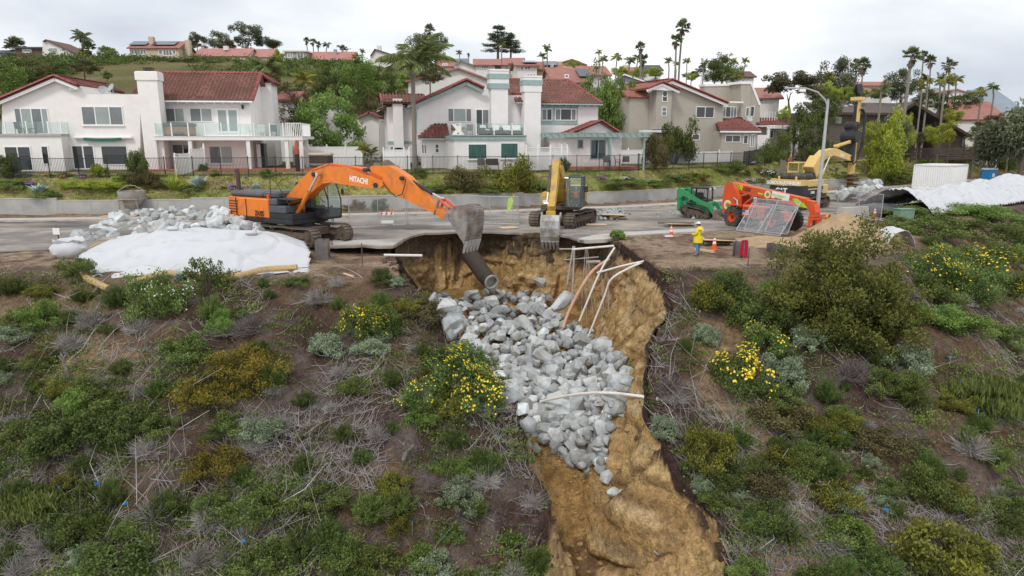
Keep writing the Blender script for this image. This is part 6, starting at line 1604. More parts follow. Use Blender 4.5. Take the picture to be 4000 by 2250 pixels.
 # houses on the hill
M_FROOF=mk('far_tile_red',(.33,.155,.125),.85,.14,2.2,bump=.5,bscale=6,col2=(.26,.12,.10),c2scale=.6)
M_FROOF2=mk('far_tile_pink',(.40,.19,.165),.85,.12,2.2,bump=.5,bscale=6,col2=(.33,.15,.13),c2scale=.6)
M_FTAN=mk('far_stucco_tan',(.52,.43,.32),.9,.06,1);M_FWHITE=mk('far_stucco_white',(.72,.69,.66),.9,.05,1);M_FGREY=mk('far_stucco_grey',(.36,.34,.33),.9,.06,1)
M_FBLUE=mk('far_siding_blue',(.42,.48,.56),.85,.05,2);M_FBROWN=mk('far_wood_brown',(.14,.085,.07),.85,.15,2);M_FDARK=mk('far_roof_dark',(.085,.085,.10),.85,.15,2)
for m_ in(M_FROOF,M_FROOF2):
 pass
def far_house(label,u0,u1,vr,ve,vb,Y,wall,roof,style='eave',wins=(),yaw=0,depth=8,chim=(),solar=None,apex=None,over=.5,hip=0.0,extra=None):
 h=House('hill_house',label,u0,vb,Y,R(yaw),wall,'house','houses on the hill')
 um=(u0+u1)/2;v_e=ve[0]if isinstance(ve,tuple)else ve;xa,xb=h.f(u0,v_e).x,h.f(u1,v_e).x;z0=min(h.f(um,vb).z-3,bz1(h.p.x,h.p.y)-h.p.z-2);ze=h.f(um,v_e).z
 if style=='eave':
  h.box('wall',xa,xb,0,depth,z0,ze)
  rz_=h.f(um,vr,depth/2).z;hp=(xb-xa)*hip
  O,ex,es,w_,l_=slope_frame((xa-over,-over,ze-.1),(xb+over,-over,ze-.1),(xa,depth/2,rz_));h.roof_plane(O,ex,es,[(0,0),(w_,0),(w_-hp,l_),(hp,l_)],roof,False,.25,name='roof')
  O,ex,es,w_,l_=slope_frame((xb+over,depth+over,ze-.1),(xa-over,depth+over,ze-.1),(xb,depth/2,rz_));h.roof_plane(O,ex,es,[(0,0),(w_,0),(w_-hp,l_),(hp,l_)],roof,False,.25,name='roof')
  if hip==0:
   for x in(xa,xb-.2):mb=MB();mb.prism([(0,ze-.1),(depth,ze-.1),(depth/2,rz_-.2)],(x,0,0),(0,1,0),(0,0,1),(.2,0,0));mb.build('gable_wall',wall,h.o)
  if solar:
   for su0,su1 in solar:a,b=h.f(su0,vr+5,2).x,h.f(su1,vr+5,2).x;sl=math.atan2(rz_-ze,depth/2+over);mb=MB();mb.box(((a+b)/2,depth*.22,ze+(rz_-ze)*.55+.2),(b-a,depth*.34,.06),(sl,0,0));mb.build('solar_panel',M_SOLAR,h.o)
 elif style=='flat':
  h.box('wall',xa,xb,0,depth,z0,ze);h.box('roof',xa-over,xb+over,-over,depth+over,ze,h.f(um,vr).z,roof)
 else:
  ua=apex or um;q=h.f(ua,vr,-over);vl,vr2=(ve if not isinstance(ve,tuple)else ve[0]),(ve if not isinstance(ve,tuple)else ve[1])
  l,r=h.f(u0,vl,-over),h.f(u1,vr2,-over)
  h.wallp('wall',[(u0,vb+40),(u0,vl+2),(ua,vr+3),(u1,vr2+2),(u1,vb+40)],0,depth);h.box('plinth',xa+.1,h.f(u1,vr2).x-.1,.1,depth-.1,z0,h.f(um,vb).z)
  for a,b in((l,q),(q,r)):
   lo,hi=(a,b)if a.z<b.z else(b,a);dx=(lo.x-hi.x)*.06
   O,ex,es,w_,l_=slope_frame((lo.x+dx,-over,lo.z),(lo.x+dx,depth,lo.z),(hi.x,-over,hi.z));h.roof_plane(O,ex,es,[(0,0),(w_,0),(w_,l_),(0,l_)],roof,False,.25,name='roof')
 for w in wins:
  u_0,v_0,u_1,v_1,c=w[:5];h.win(u_0,v_0,u_1,v_1,0,(1,)*c,[w[5]if len(w)>5 else M_BLIND2],fw=.14)
 for(u_0,u_1,v_0,v_1)in chim:h.wallr('chimney',u_0,v_0,u_1,v_1,depth*.25,1.2,wall)
 return h
F=far_house
F('white hillside house with steep brown lean-to roof beside a palm',166,318,153,(160,222),250,175,M_FWHITE,M_FBROWN,'gable',[(190,186,226,209,1,M_BLIND),(240,187,257,201,1),(196,226,219,246,1),(242,226,275,248,3),(285,226,303,248,2)],apex=178,depth=9)
F('flat-roofed brown house with timber balcony, farthest left on the hill',60,164,184,190,250,178,M_FBROWN,M_FDARK,'flat',[(88,192,123,206,1,M_BLIND),(150,228,182,245,2),(78,228,92,245,1)])
F('low dark house cut by the left frame edge on the hill',-40,62,196,206,250,182,M_FBROWN,M_FDARK,'eave',[(0,212,30,224,1)])
F('tan hillside house with solar panels and red roof',505,696,161,186,247,180,M_FTAN,M_FROOF,'eave',[(512,193,572,213,5),(619,194,635,213,1),(637,194,672,218,3),(674,194,687,213,1),(518,231,536,245,1),(548,229,575,245,2),(600,231,632,246,1),(660,231,682,246,2)],0,9,[(580,598,143,180),(725,742,156,240)],[(513,579),(600,690)])
F('long low white hillside house with pale red roof',762,965,189,218,245,185,M_FWHITE,M_FROOF2,'eave',[(780,222,806,236,1),(838,222,861,243,2),(912,229,958,246,2)],0,9,[(872,888,179,196)])
F('white end wing of the long low house',965,1055,191,222,248,188,M_FWHITE,M_FROOF2,'eave',[(985,230,1040,246,2,M_BLIND)],0,8)
F('grey two-storey block of the ridge house',1112,1196,197,202,262,195,M_FGREY,M_FWHITE,'flat',[(1122,206,1144,226,2,M_BLIND),(1160,206,1186,232,2),(1125,240,1146,258,2,M_BLIND),(1162,241,1194,257,4)])
F('grey ridge house with dull pink roof, centre left',1196,1376,202,234,262,196,M_FGREY,M_FROOF2,'eave',[(1208,241,1228,258,2),(1258,242,1291,260,1,M_BLIND),(1322,243,1347,260,2),(1247,243,1253,256,1)],0,9,[(1303,1314,192,222)])
F('white gable house with chimney half hidden by the big palm',1446,1530,190,(218,212),240,185,M_FWHITE,M_FDARK,'gable',[(1500,217,1518,228,1)],apex=1463,chim=[(1472,1488,178,215)])
F('white gable house with broad orange roof behind the teal-trimmed one',1595,1915,263,(315,312),340,105,M_FWHITE,M_FROOF,'gable',[(1848,292,1854,310,1),(1856,293,1863,310,1)],apex=1790,depth=10,yaw=4)
F('hillside house with orange roof and roof panels above the big palm',1712,1800,229,258,280,140,M_FWHITE,M_FROOF,'eave',[(1728,248,1748,258,2)],0,8,solar=[(1790,1830)])
F('grey-roofed white gable house with solar panels in the red-roof row',1776,1870,233,(252,262),290,132,M_FWHITE,M_SHINGREY,'gable',[(1858,254,1866,266,1)],apex=1800,depth=9)
F('white house with loggia in the red-roof row, left of the pine',1858,1975,230,252,300,128,M_FWHITE,M_FROOF,'eave',[(1880,252,1908,270,3),(1864,256,1874,268,1)],3,9)
F('red-roofed house below the dark pine',1962,2035,226,246,290,130,M_FWHITE,M_FROOF,'eave',[(1990,250,2010,262,1)],-4,8)
F('white two-storey house with dark windows under a grey roof panel',2020,2098,240,253,320,118,M_FWHITE,M_FROOF,'eave',[(2032,258,2046,276,1),(2048,257,2074,275,2),(2056,288,2092,298,3)],6,7,solar=[(2040,2092)])
F('red-roofed house with round-topped hall behind palms',2100,2190,240,268,320,122,M_FTAN,M_FROOF,'eave',[(2150,250,2162,262,1)],0,8,[(2180,2192,243,265)],[(2125,2175)])
F('broad red-roofed house with black pool-heater panels',2165,2290,265,320,345,105,M_FTAN,M_FROOF,'eave',[(2205,290,2222,305,1),(2240,322,2268,334,2)],10,9,solar=[(2255,2300)])
F('red-roofed house with white gable corner beside the blue-grey house',2278,2376,258,290,345,108,M_FWHITE,M_FROOF,'eave',[(2335,292,2352,304,1),(2355,292,2368,304,1)],6,8,[(2296,2307,288,320)])
F('far tan gable house on the skyline with red roof',2166,2292,229,(250,252),275,165,M_FTAN,M_FROOF,'gable',[],apex=2235)
F('dark blue-roofed house on the skyline, centre right',2520,2582,254,272,300,150,M_FWHITE,M_FDARK,'eave',[(2530,276,2545,284,1)],0,8)
F('tan house with brown roof on the skyline behind palms',2440,2520,262,275,300,152,M_FTAN,M_FROOF,'eave',[(2470,278,2485,288,1)],0,8)
h=F('pale blue-grey gabled house with grey roof and white trim',2378,2545,287,(335,322),380,98,M_FBLUE,M_SHINGREY,'gable',[(2390,332,2402,344,1),(2413,330,2423,342,1),(2437,328,2450,346,1),(2463,328,2473,346,1),(2490,329,2503,346,1)],apex=2438,depth=9)
for a,b in(((2374,338),(2438,288)),((2438,288),(2548,326))):h.wallp('barge_board',[(a[0],a[1]),(b[0],b[1]),(b[0],b[1]+5),(a[0],a[1]+5)],-.65,.12,M_TRIM)
F('white porch wing of the blue-grey house',2530,2612,301,(322,330),380,97,M_FBLUE,M_SHINGREY,'gable',[(2535,330,2550,342,2),(2560,330,2585,345,2)],apex=2560,depth=8)
F('low red roof tucked behind the green hedge by the taupe house',2330,2540,345,375,420,92,M_FWHITE,M_FROOF,'eave',[],6,8,solar=[(2330,2400)])
F('white house with orange roof right behind the taupe house',2945,3045,342,380,450,100,M_FWHITE,M_FROOF,'eave',[(2960,385,2985,400,1),(2950,425,2965,440,1)],-6,8)
F('pale skyline house with veranda right of centre',2880,2945,278,298,330,150,M_FWHITE,M_FBROWN,'eave',[(2915,303,2930,315,2)],0,8)
F('white house with red roof on the skyline, right',3358,3490,319,332,380,140,M_FWHITE,M_FROOF,'eave',[(3368,333,3385,343,1),(3425,336,3440,345,1)],0,8)
F('low red-roofed wing below the white skyline house',3325,3440,345,356,400,132,M_FWHITE,M_FROOF,'eave',[],0,8)
F('white house with tiled gable among the right-hand palms',3690,3790,346,(358,362),420,150,M_FWHITE,M_FROOF2,'gable',[(3742,364,3756,378,2),(3710,366,3722,378,1)],apex=3740)
F('house with broad orange-red roof behind the right-hand trees',3742,3920,396,464,540,118,M_FWHITE,M_FROOF,'eave',[],-8,10,hip=.1)
F('low white garage with red gable behind the round tree',1395,1480,435,(455,455),560,84,M_FWHITE,M_TILE,'gable',[],apex=1440,depth=9)
F('white side building between the white houses',1330,1480,470,473,580,86,M_FWHITE,M_FWHITE,'flat',[(1345,520,1365,545,1)])
F('small red-tiled rooftop between the two white houses',1190,1300,378,398,460,92,M_FWHITE,M_TILE,'eave',[],0,7)
F('red-tiled roof corner behind the right end of the deck',1085,1145,356,385,460,82,M_FWHITE,M_TILE,'eave',[],0,6)
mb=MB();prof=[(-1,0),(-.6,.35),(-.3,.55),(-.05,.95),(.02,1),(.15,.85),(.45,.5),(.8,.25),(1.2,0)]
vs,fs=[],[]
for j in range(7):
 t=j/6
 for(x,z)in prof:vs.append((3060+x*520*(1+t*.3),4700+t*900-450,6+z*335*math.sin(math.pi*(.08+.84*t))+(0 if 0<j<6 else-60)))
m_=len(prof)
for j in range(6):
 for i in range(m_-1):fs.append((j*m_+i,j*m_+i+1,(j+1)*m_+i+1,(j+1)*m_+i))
mb._add(vs,fs);o=mb.build('mountain',mk('mountain_haze_tint',(.24,.28,.32),.95,.1,.01),None,True);tag(o,'distant blue-grey mountain at the far right skyline',kind='structure')  # distance haze painted into the base colour as a pale blue-grey
# trees and palms
random.seed(21)
T=tree
GH='trees on the hill'
T('round',1290,545,78,170,'round bright green tree with dense crown between the two white houses',1.35,0)
T('roundrust',1165,500,82,125,'brownish green bushy tree behind the deck end',.95,0)
T('hilltree',1420,450,90,110,'dark green tree left of the teal-trimmed house',1.2,0)
for k,(u,vb,Y,hp,kd,wd,lab)in enumerate([(1310,400,105,130,'hilltree',1.2,'dense clumped dark tree in the gully, left of the middle one'),(1400,390,100,130,'round',1.15,'large clumped green tree in the gully, middle one'),(1480,385,104,105,'hilltree',1.2,'dark rounded tree in the gully, right of the middle one'),(1540,360,110,70,'round',1.6,'pale green tree mass below the roof panels'),(1620,350,112,60,'hilltree',1.6,'dark bush row behind the gable roof of the teal-trimmed house'),(1240,420,98,110,'hilltree',1.2,'dark tree right of the lower palm behind the deck'),(1130,420,100,80,'hilltree',1.5,'dark bush under the big drooping palm'),(1060,350,120,75,'hilltree',1.4,'shadowy tree left of the drooping palm'),(1470,500,88,110,'roundrust',1.0,'brownish tree beside the garage gable'),(30,345,95,110,'hilltree',1.5,'dark green thicket at the left edge behind the white house'),(110,330,100,95,'roundrust',1.4,'brown-green thicket behind the gable of the white house'),(20,430,80,150,'round',1.0,'bright green tree at the left edge beside the white house'),(210,300,120,60,'hilltree',1.9,'grey-green scrub on the hillside above the white gable'),(330,290,125,50,'roundrust',1.9,'olive scrub patch on the hillside'),(420,310,110,28,'hilltree',1.2,'small cypress-like bush on the grassy hillside'),(1680,330,100,60,'roundrust',1.5,'olive bush behind the left gable of the teal-trimmed house'),(2395,530,86,195,'round',.7,'tall bright green hedge tree between teal-trimmed and taupe houses'),(2340,500,86,170,'round',.8,'leafy green tree right behind the hip roof'),(2432,540,88,180,'hilltree',.45,'dark green tree touching the taupe house'),]):T(kd,u,vb,Y,hp,lab,wd,k%2,group=GH)
for k,(u,vb,hp,kd,lab)in enumerate([(370,262,22,'hilltree','clipped dark hedge under the white lean-to house'),(440,262,22,'hilltree','clipped dark hedge left of the tan house'),(500,258,18,'hilltree','dark shrub at the corner of the tan house'),(570,262,20,'hilltree','dark shrub under the tan house windows'),(620,262,20,'hilltree','dark shrub under the right windows of the tan house'),(690,268,40,'hilltree','round dark shrub right of the tan house'),(430,248,60,'round','grey-green tree between the lean-to and tan houses'),(800,262,14,'roundlime','yellowish shrub below the long white house'),(860,265,24,'roundrust','mauve-brown shrub below the long white house'),(240,265,24,'roundrust','olive shrub below the lean-to house'),(100,262,34,'roundlime','light green shrub below the brown flat-roofed house'),(40,262,50,'hilltree','dark tree at the left frame edge on the hill'),(1085,245,45,'roundlime','bright yellow-green round tree left of the grey ridge house'),(1180,275,18,'hilltree','low planting left under the grey ridge house'),(1260,278,18,'roundrust','low planting in the middle under the grey ridge house'),(1340,276,16,'hilltree','low planting right under the grey ridge house'),(1400,270,36,'hilltree','tree right of the pink-roofed ridge house'),(740,255,26,'roundrust','shrub at the right corner of the tan house'),(930,262,20,'hilltree','shrub under the end of the long white house')]):
 T(kd,u,vb,165,hp,lab,1.9 if hp<30 else 1.1,k%2,group=GH)
g=np.random.default_rng(44);parts=[]
for _ in range(1700):
 y=g.uniform(84,172);x=y*g.uniform(-.78,-.2);f_=fbm(x/14,y/14,501)
 if f_<.47+.06*g.uniform():continue
 s_=g.uniform(.5,1.5);z=float(base_z(np.array([x]),np.array([y]))[0]);m_=46;off=g.normal(size=(m_,3))*np.array([s_,s_,s_*.4]);off[:,2]=np.abs(off[:,2]);V,F=leaf_quads(np.array([x,y,z])+off,off+g.normal(size=(m_,3))*.5,.55,.3,g);parts.append((V,F,np.clip(np.full(m_,g.uniform(0,.9))+g.normal(size=m_)*.1,0,.99)))
V,F,r=merge(parts);tag(link('hillside_scrub',np_mesh('hillside_scrub',V,F,LF['feather'],r)),'patchy low scrub on the grassy hillside',kind='stuff')
for k,(u,vb,Y,hp,kd,wd,lab)in enumerate([(770,205,215,70,'flat',1.1,'dark reddish tree behind the tan house'),(855,205,220,80,'eucdark',1.1,'open umbrella-shaped eucalyptus on the skyline'),(970,205,225,95,'eucdark',1.3,'tall grey-green eucalyptus, largest on the left skyline'),(1070,205,225,68,'euc',1.5,'grey eucalyptus right of the largest one'),(900,210,222,50,'roundrust',1.3,'small olive tree between the skyline eucalyptus'),(60,190,210,40,'hilltree',1.4,'bushy tree on the left skyline'),(1345,205,230,26,'eucdark',1.5,'small tree behind the pink-roofed house'),(1650,220,200,90,'eucdark',1.3,'broad dark tree behind the big palm'),(1700,225,200,75,'eucdark',1.2,'dark tree right behind the big palm'),(1945,230,165,122,'pine',1.5,'tall dark pine on the skyline, left of the pair'),(1995,232,165,98,'pine',1.5,'dark pine on the skyline, right of the pair'),(2050,300,128,40,'hilltree',1.4,'dark bush under the white two-storey house'),(2170,315,115,45,'eucdark',1.7,'leafless grey tree in front of the red roofs'),(2240,262,140,24,'roundlime',2.2,'yellow-green shrubs along the skyline roofs'),(2420,300,125,40,'roundlime',1.6,'yellow-green tree right of the red roofs'),(2500,302,120,36,'roundlime',2.0,'light green hedge behind the blue-grey roof'),(2560,305,118,40,'roundlime',1.4,'yellow shrub mass behind the blue-grey porch'),(2700,310,118,30,'roundrust',2.0,'leafless reddish bushes below the twin palms'),(2700,318,112,30,'roundlime',1.3,'bright yellow shrub below the twin palms'),(2820,320,125,100,'hilltree',1.0,'dark evergreen right of the twin palms'),(2790,325,118,80,'hilltree',1.0,'rounded green tree in front of the dark evergreen'),(2870,322,116,60,'round',1.1,'green tree behind the taupe house parapet'),(2740,290,140,22,'eucdark',1.6,'grey tree clump on the skyline'),(3085,430,96,150,'flat',1.15,'spreading dark tree with bare limbs right of the taupe house'),(3190,400,105,70,'roundrust',1.2,'olive tree behind the street lamp'),(3270,395,128,165,'eucdark',.95,'tall feathery grey-green tree behind the street lamp'),(3230,395,112,70,'roundlime',1.2,'yellow-green tree right of the lamp pole'),(3300,400,112,55,'roundlime',1.4,'yellow-green tree left of the drill mast'),(3350,398,110,50,'round',1.3,'green tree behind the drill mast'),(3520,395,130,125,'eucdark',.95,'dark blue-green tree under the tall palms'),(3440,398,112,50,'euc',1.4,'grey-green tree behind the brown roof'),(3600,410,118,60,'hilltree',1.6,'dark hedge tree right of the brown gable'),(3690,440,112,70,'hilltree',1.5,'dark green trees under the white skyline house'),(3790,420,122,60,'hilltree',1.3,'trees above the orange roof'),(3720,480,108,50,'roundlime',1.4,'yellow-green tree at the brown gable slope'),(3860,520,108,65,'roundrust',1.6,'brown-green thicket under the orange roof'),(3950,530,108,90,'roundrust',1.3,'thicket at the right edge behind the gum trees'),(3230,480,92,110,'hilltree',.9,'dark bushy tree at the left end of the brown house'),(3060,470,90,50,'roundlime',1.0,'light green shrub behind the white pergola'),(3150,560,92,140,'hilltree',.9,'dark tree right of the white pergola'),]):T(kd,u,vb,Y,hp,lab,wd,k%2,group=GH)
for k,(u,vb,Y,hp,kd,wd,lab)in enumerate([(3310,600,92,130,'euc',.8,'bare grey shrub left of the drill mast'),(3230,600,93,110,'euc',.9,'bare grey shrub in front of the brown wall'),(3460,610,91,155,'roundlime',.8,'tall yellow-green shrub right of the drill mast'),(3400,605,92,120,'roundlime',.7,'yellow-green shrub behind the drill hoses'),(3510,600,92,110,'eucdark',.6,'bare grey shrub in front of the gable balcony'),(3530,590,94,130,'roundlime',.45,'slim yellow-green shrub by the balcony'),(3665,575,97,90,'roundlime',1.15,'round yellow-green bush under the gable'),(3585,570,98,50,'roundrust',.9,'thin shrub under the balcony'),(3840,560,104,70,'hilltree',1.3,'dark shrub by the basketball hoop')]):
 T(kd,u,vb,Y,hp,lab,wd,k%2,group='shrubs before the brown house')
T('euc',3990,640,88,400,'tall gum tree with pale peeling trunk at the right edge, nearer one',.75,0);T('euc',3880,620,93,260,'shorter gum tree with pale trunk left of the tall one',.85,1)
for a in[('feather',325,245,148,172,92,'tall leaning palm beside the lean-to house',318,9),('fan',345,245,190,172,55,'short palm just right of the leaning palm',345,7),('featheryellow',322,250,205,171,40,'small yellowish palm under the leaning palm',325,5),('fan',62,245,185,185,70,'bushy palm on the left skyline',62,8),('fan',410,245,205,185,40,'small spiky palm left of the tan house',410,5),('fan',1197,205,160,215,26,'skyline palm, first of the row of four',1202,4),('fan',1223,205,165,215,26,'skyline palm, second of the row of four',1223,4),('fan',1243,205,175,215,24,'skyline palm, third of the row of four',1243,4),('feather',1277,205,178,215,40,'skyline palm, last of the row of four',1275,4),('feather',1416,240,203,190,34,'small palm beside the white gable house',1416,4),('featheryellow',1390,260,225,170,40,'yellowish palm behind the pink roof',1390,5),('fan',1676,235,118,160,44,'tall fan palm standing behind the big palm',1680,5),('feather',1795,240,208,150,36,'palm left of the grey-roofed gable',1795,4),('fan',1830,232,215,150,14,'small conifer-like palm on the skyline',1830,4),('featheryellow',1960,262,175,125,40,'slim palm in front of the dark pine',1958,5),('feather',2138,275,195,120,58,'feathery palm among the red roofs, front',2135,5),('feather',2120,280,222,122,48,'feathery palm among the red roofs, rear',2122,5),('featheryellow',2340,335,205,105,34,'slim palm with drooping tuft, left of the pair',2340,5),('featheryellow',2355,335,235,104,48,'palm with yellow crown, right of the pair',2350,6),('featheryellow',2410,300,225,118,54,'feathery palm above the yellow-green tree',2405,5),('feather',2460,285,240,125,60,'feathery palm left of the fan palm group',2455,5),('feather',2490,285,228,128,50,'feathery palm just left of the fan palm',2488,5),('fan',2503,290,185,112,40,'tall fan palm with shaggy skirt, centre right',2500,7),('fan',2512,290,235,114,44,'shorter fan palm under the shaggy one',2512,6),('fan',2666,315,105,92,58,'tallest fan palm of the twin palms',2648,8),('fan',2642,312,160,91,50,'lower fan palm of the twin palms',2635,8),('feather',2612,285,240,120,48,'feathery palm left of the twin palms',2612,5),('feather',2640,288,252,118,36,'small feathery palm behind the twin palms',2640,4),('featheryellow',2683,288,240,130,38,'small yellow palm right of the twin palms',2682,4),('feather',2748,300,255,115,58,'feathery palm left of the dark evergreen',2748,5),('featheryellow',2865,300,245,120,50,'yellow palm right of the dark evergreen',2862,5),('featheryellow',2912,290,238,130,40,'palm beside the pale skyline house',2905,4),('featheryellow',2880,320,300,112,46,'low bushy palm behind the taupe parapet',2880,5),('featheryellow',3240,345,305,118,62,'yellowish palm beside the lamp pole',3240,6),('fan',3345,345,245,128,30,'slender palm left of the drill mast palm',3340,5),('fan',3372,355,255,118,56,'fan palm with skirt above the drill mast',3366,6),('feather',3440,395,362,100,100,'broad low palm behind the drill mast',3440,8),('fan',3562,395,222,105,70,'tall dark fan palm over the brown gable',3535,12),('fan',3608,390,215,118,32,'thin palm right of the tall dark one',3592,6),('fan',3635,390,240,118,46,'second thin palm right of the tall dark one',3630,6),('fan',3707,395,255,122,50,'fan palm above the yellow palms',3705,6),('featheryellow',3622,395,315,108,70,'yellow palm left of the yellow cluster',3622,7),('featheryellow',3690,400,320,108,84,'large yellow palm in the middle of the cluster',3688,8),('feather',3672,395,310,112,60,'green palm behind the yellow cluster',3672,7),('featheryellow',3735,395,312,112,60,'yellow palm right of the cluster',3732,6),('featheryellow',3830,410,365,108,70,'bushy yellow palm above the orange roof',3830,7),('feather',3880,390,345,112,56,'palm left of the gum trees',3880,6),('featheryellow',3600,380,345,106,50,'low yellow palm under the tall dark one',3600,6),]:palm(a[0],a[1],a[2],a[3],a[4],a[5],a[6],ub=a[7],trunk_px=a[8])
def near_palm(u,vb,vt,Y,crown_px,label,fk='feather',n=22,tpx=20,leaf='palm',droop=.0,ub=None):
 b=P(ub or u,vb,Y);t=P(u,vt,Y);d=t-b;px=PX(t)
 o=empty('palm_tree',b,0,label,'palm');r=tpx/px/2;mb=MB()
 pts=[Vector((0,0,min(-.5,bz1(b.x,b.y)-b.z-.3)))]+[d*(k/9)for k in range(1,10)];mb.tube(pts,[r*1.15]+[r*(1-.03*k)*(1.06 if k%2 else.97)for k in range(1,10)],9);mb.build('trunk',M_PTRUNK,o,True)
 mb=MB();mb.tube([d*.86,d*.93,d*1.0,d*1.03],[r*.8,r*1.45,r*1.1,r*.5],9);mb.build('crownshaft',mk('crownshaft',(.21,.18,.14),.85,.3,6),o,True)
 mes=[]
 for k in range(3):
  V,F,rn=frond_mesh(fk,k);mes.append(np_mesh('frond',V,F,LF[leaf],rn))
 for i in range(n):
  f_=link('frond',mes[i%3],o);el=random.uniform(.05,1.35)-droop
  f_.location=d*1.0;L_=crown_px/2/px*random.uniform(.8,1.15)*1.1;f_.scale=(L_,L_,L_);f_.rotation_euler=(random.uniform(-.25,.25),-el,i*2.399+random.uniform(-.3,.3))
 return o
near_palm(1612,640,262,64.8,380,'big feathery palm with smooth grey trunk in front of the teal-trimmed house',n=20,tpx=20,ub=1620)
near_palm(1035,420,270,84,195,'drooping palm behind the roof of the white house',n=20,droop=.35,tpx=12)
near_palm(1185,415,318,88,125,'yellowish palm right of the drooping palm',n=16,leaf='palmy',droop=.1,tpx=8)
near_palm(1420,650,590,66,95,'small feathery palm beside the boulder garden',n=14,leaf='palmy',tpx=10);near_palm(1450,655,600,66.5,90,'second small palm beside the boulder garden',n=12,tpx=9)
# machines
class Frame(House):
 def __init__(s,name,label,p,yaw,cat):
  s.p=Vector(p);s.o=empty(name,s.p,yaw,label,cat);s.yaw=yaw
  s.M=Matrix.Translation(s.p)@Matrix.Rotation(yaw,4,'Z');s.Mi=s.M.inverted();s.wall=None;s.tiles=[]
 def pl(s,name,px,d,w,mat,cut=None,parent=None):
  q=[s.f(u,v,d)for u,v in px];mb=MB();mb.prism([(p.x,p.z)for p in q],(0,d,0),(1,0,0),(0,0,1),(0,w,0));return mb.build(name,mat,parent or s.o)
 def bx(s,name,x0,x1,y0,y1,z0,z1,mat,bev=.03,parent=None):return s.box(name,x0,x1,y0,y1,z0,z1,mat,parent,bev)
 def cy(s,name,a,b,r,mat,n=12,r1=None,parent=None):
  mb=MB();mb.cyl(a,b,r,r1,n);return mb.build(name,mat,parent or s.o,True)
def pq(pts,ox,oy,k):return[(ox+x/k,oy+y/k)for x,y in pts]
M_ORG=mk('paint_orange',(.72,.195,.022),.42,.06,2,col2=(.40,.15,.06),c2scale=2.2,c2lo=.5,c2hi=.72,spec=.35)
M_ORG2=mk('paint_orange_red',(.66,.085,.018),.42,.08,2,col2=(.36,.12,.06),c2scale=2.2,c2lo=.5,c2hi=.72,spec=.4)
M_YELO=mk('paint_yellow',(.54,.35,.06),.55,.1,2,col2=(.30,.21,.10),c2scale=1.8,c2lo=.46,c2hi=.68,spec=.35)
M_TANY=mk('paint_cat_tan',(.64,.44,.15),.5,.06,2,col2=(.5,.36,.17),c2scale=1.5,c2lo=.55,c2hi=.8,spec=.35)
M_GRN=mk('paint_green',(.025,.27,.10),.5,.08,2,col2=(.14,.17,.10),c2scale=2.2,c2lo=.48,c2hi=.7,spec=.35)
M_BLK=mk('paint_black',(.030,.031,.034),.55,.15,3,col2=(.10,.085,.07),c2scale=2,c2lo=.55,c2hi=.8)
M_GRYB=mk('paint_charcoal',(.085,.09,.10),.5,.1,3)
M_TRK=mk('track_steel',(.135,.112,.095),.8,.25,4,metal=.2,bump=.3,col2=(.20,.16,.12),c2scale=1.2,c2lo=.45,c2hi=.65)
M_MUD=mk('muddy_steel',(.115,.085,.065),.9,.25,3,bump=.4)
M_BKT=mk('bucket_steel',(.27,.25,.235),.65,.25,2.5,metal=.2,bump=.3,col2=(.17,.12,.09),c2scale=1.8,c2lo=.42,c2hi=.62)
M_CHR=mk('chrome_rod',(.62,.62,.62),.25,.05,3,metal=.9)
M_RUB=mk('tyre_rubber',(.055,.05,.047),.9,.2,5,bump=.4,col2=(.14,.12,.10),c2scale=2,c2lo=.45,c2hi=.7)
M_LETW=mk('lettering_white',(.80,.79,.77),.6,.05,5);M_LETD=mk('lettering_dark',(.07,.03,.02),.6,.1,5);M_LIMEG=mk('decal_lime',(.45,.62,.04),.5,.1,4)
M_CABG=glass_clear('cab_glass',(.6,.75,.72),.25)
def track_unit(parent,cy_,L_,H,W,name='track'):
 r=H/2;fr=MB();fr.box((0,cy_,H*.5),(L_-H*1.05,W*.55,H*.5),None,.06);fr.box((0,cy_,H*.5),(L_-H*1.6,W*.8,H*.22),None,.03)
 t=fr.build(name,M_MUD,parent)
 for sx,nm in((-1,'sprocket'),(1,'idler')):
  mb=MB();mb.cyl((sx*(L_/2-r),cy_-W*.32,r),(sx*(L_/2-r),cy_+W*.32,r),r*.78,n=18);mb.cyl((sx*(L_/2-r),cy_-W*.4,r),(sx*(L_/2-r),cy_+W*.4,r),r*.35,n=12);mb.build(nm,M_MUD,t)
 for k in range(6):
  x=-L_/2+r*1.7+(L_-r*3.4)*k/5;mb=MB();mb.cyl((x,cy_-W*.36,r*.3),(x,cy_+W*.36,r*.3),r*.24,n=10);mb.build('roller',M_MUD,t)
 for x in(-L_*.18,L_*.14):mb=MB();mb.cyl((x,cy_-W*.3,H*.84),(x,cy_+W*.3,H*.84),r*.16,n=10);mb.build('carrier_roller',M_MUD,t)
 st=L_-2*r;per=2*st+2*math.pi*r;n=int(per/.19)
 sh=MB();sh.box((0,0,0),(per/n*.93,W,.045));sh.box((-per/n*.3,0,-.04),(.025,W*.98,.05));sm=sh.build('track_shoe',M_TRK,t);me_=sm.data;bpy.data.objects.remove(sm)
 for k in range(n):
  s_=per*k/n
  if s_<st:x,z,a=-st/2+s_,H,math.pi;z-=.05*math.sin(math.pi*min(1,s_/st*2%1))
  elif s_<st+math.pi*r:a_=(s_-st)/r;x,z,a=st/2+r*math.sin(a_),r+r*math.cos(a_),math.pi+a_
  elif s_<2*st+math.pi*r:x,z,a=st/2-(s_-st-math.pi*r),0,0
  else:a_=(s_-2*st-math.pi*r)/r;x,z,a=-st/2-r*math.sin(a_),r-r*math.cos(a_),a_
  o=link('track_shoe',me_,t);o.location=(x,cy_,z);o.rotation_euler=(0,a,0)
 return t
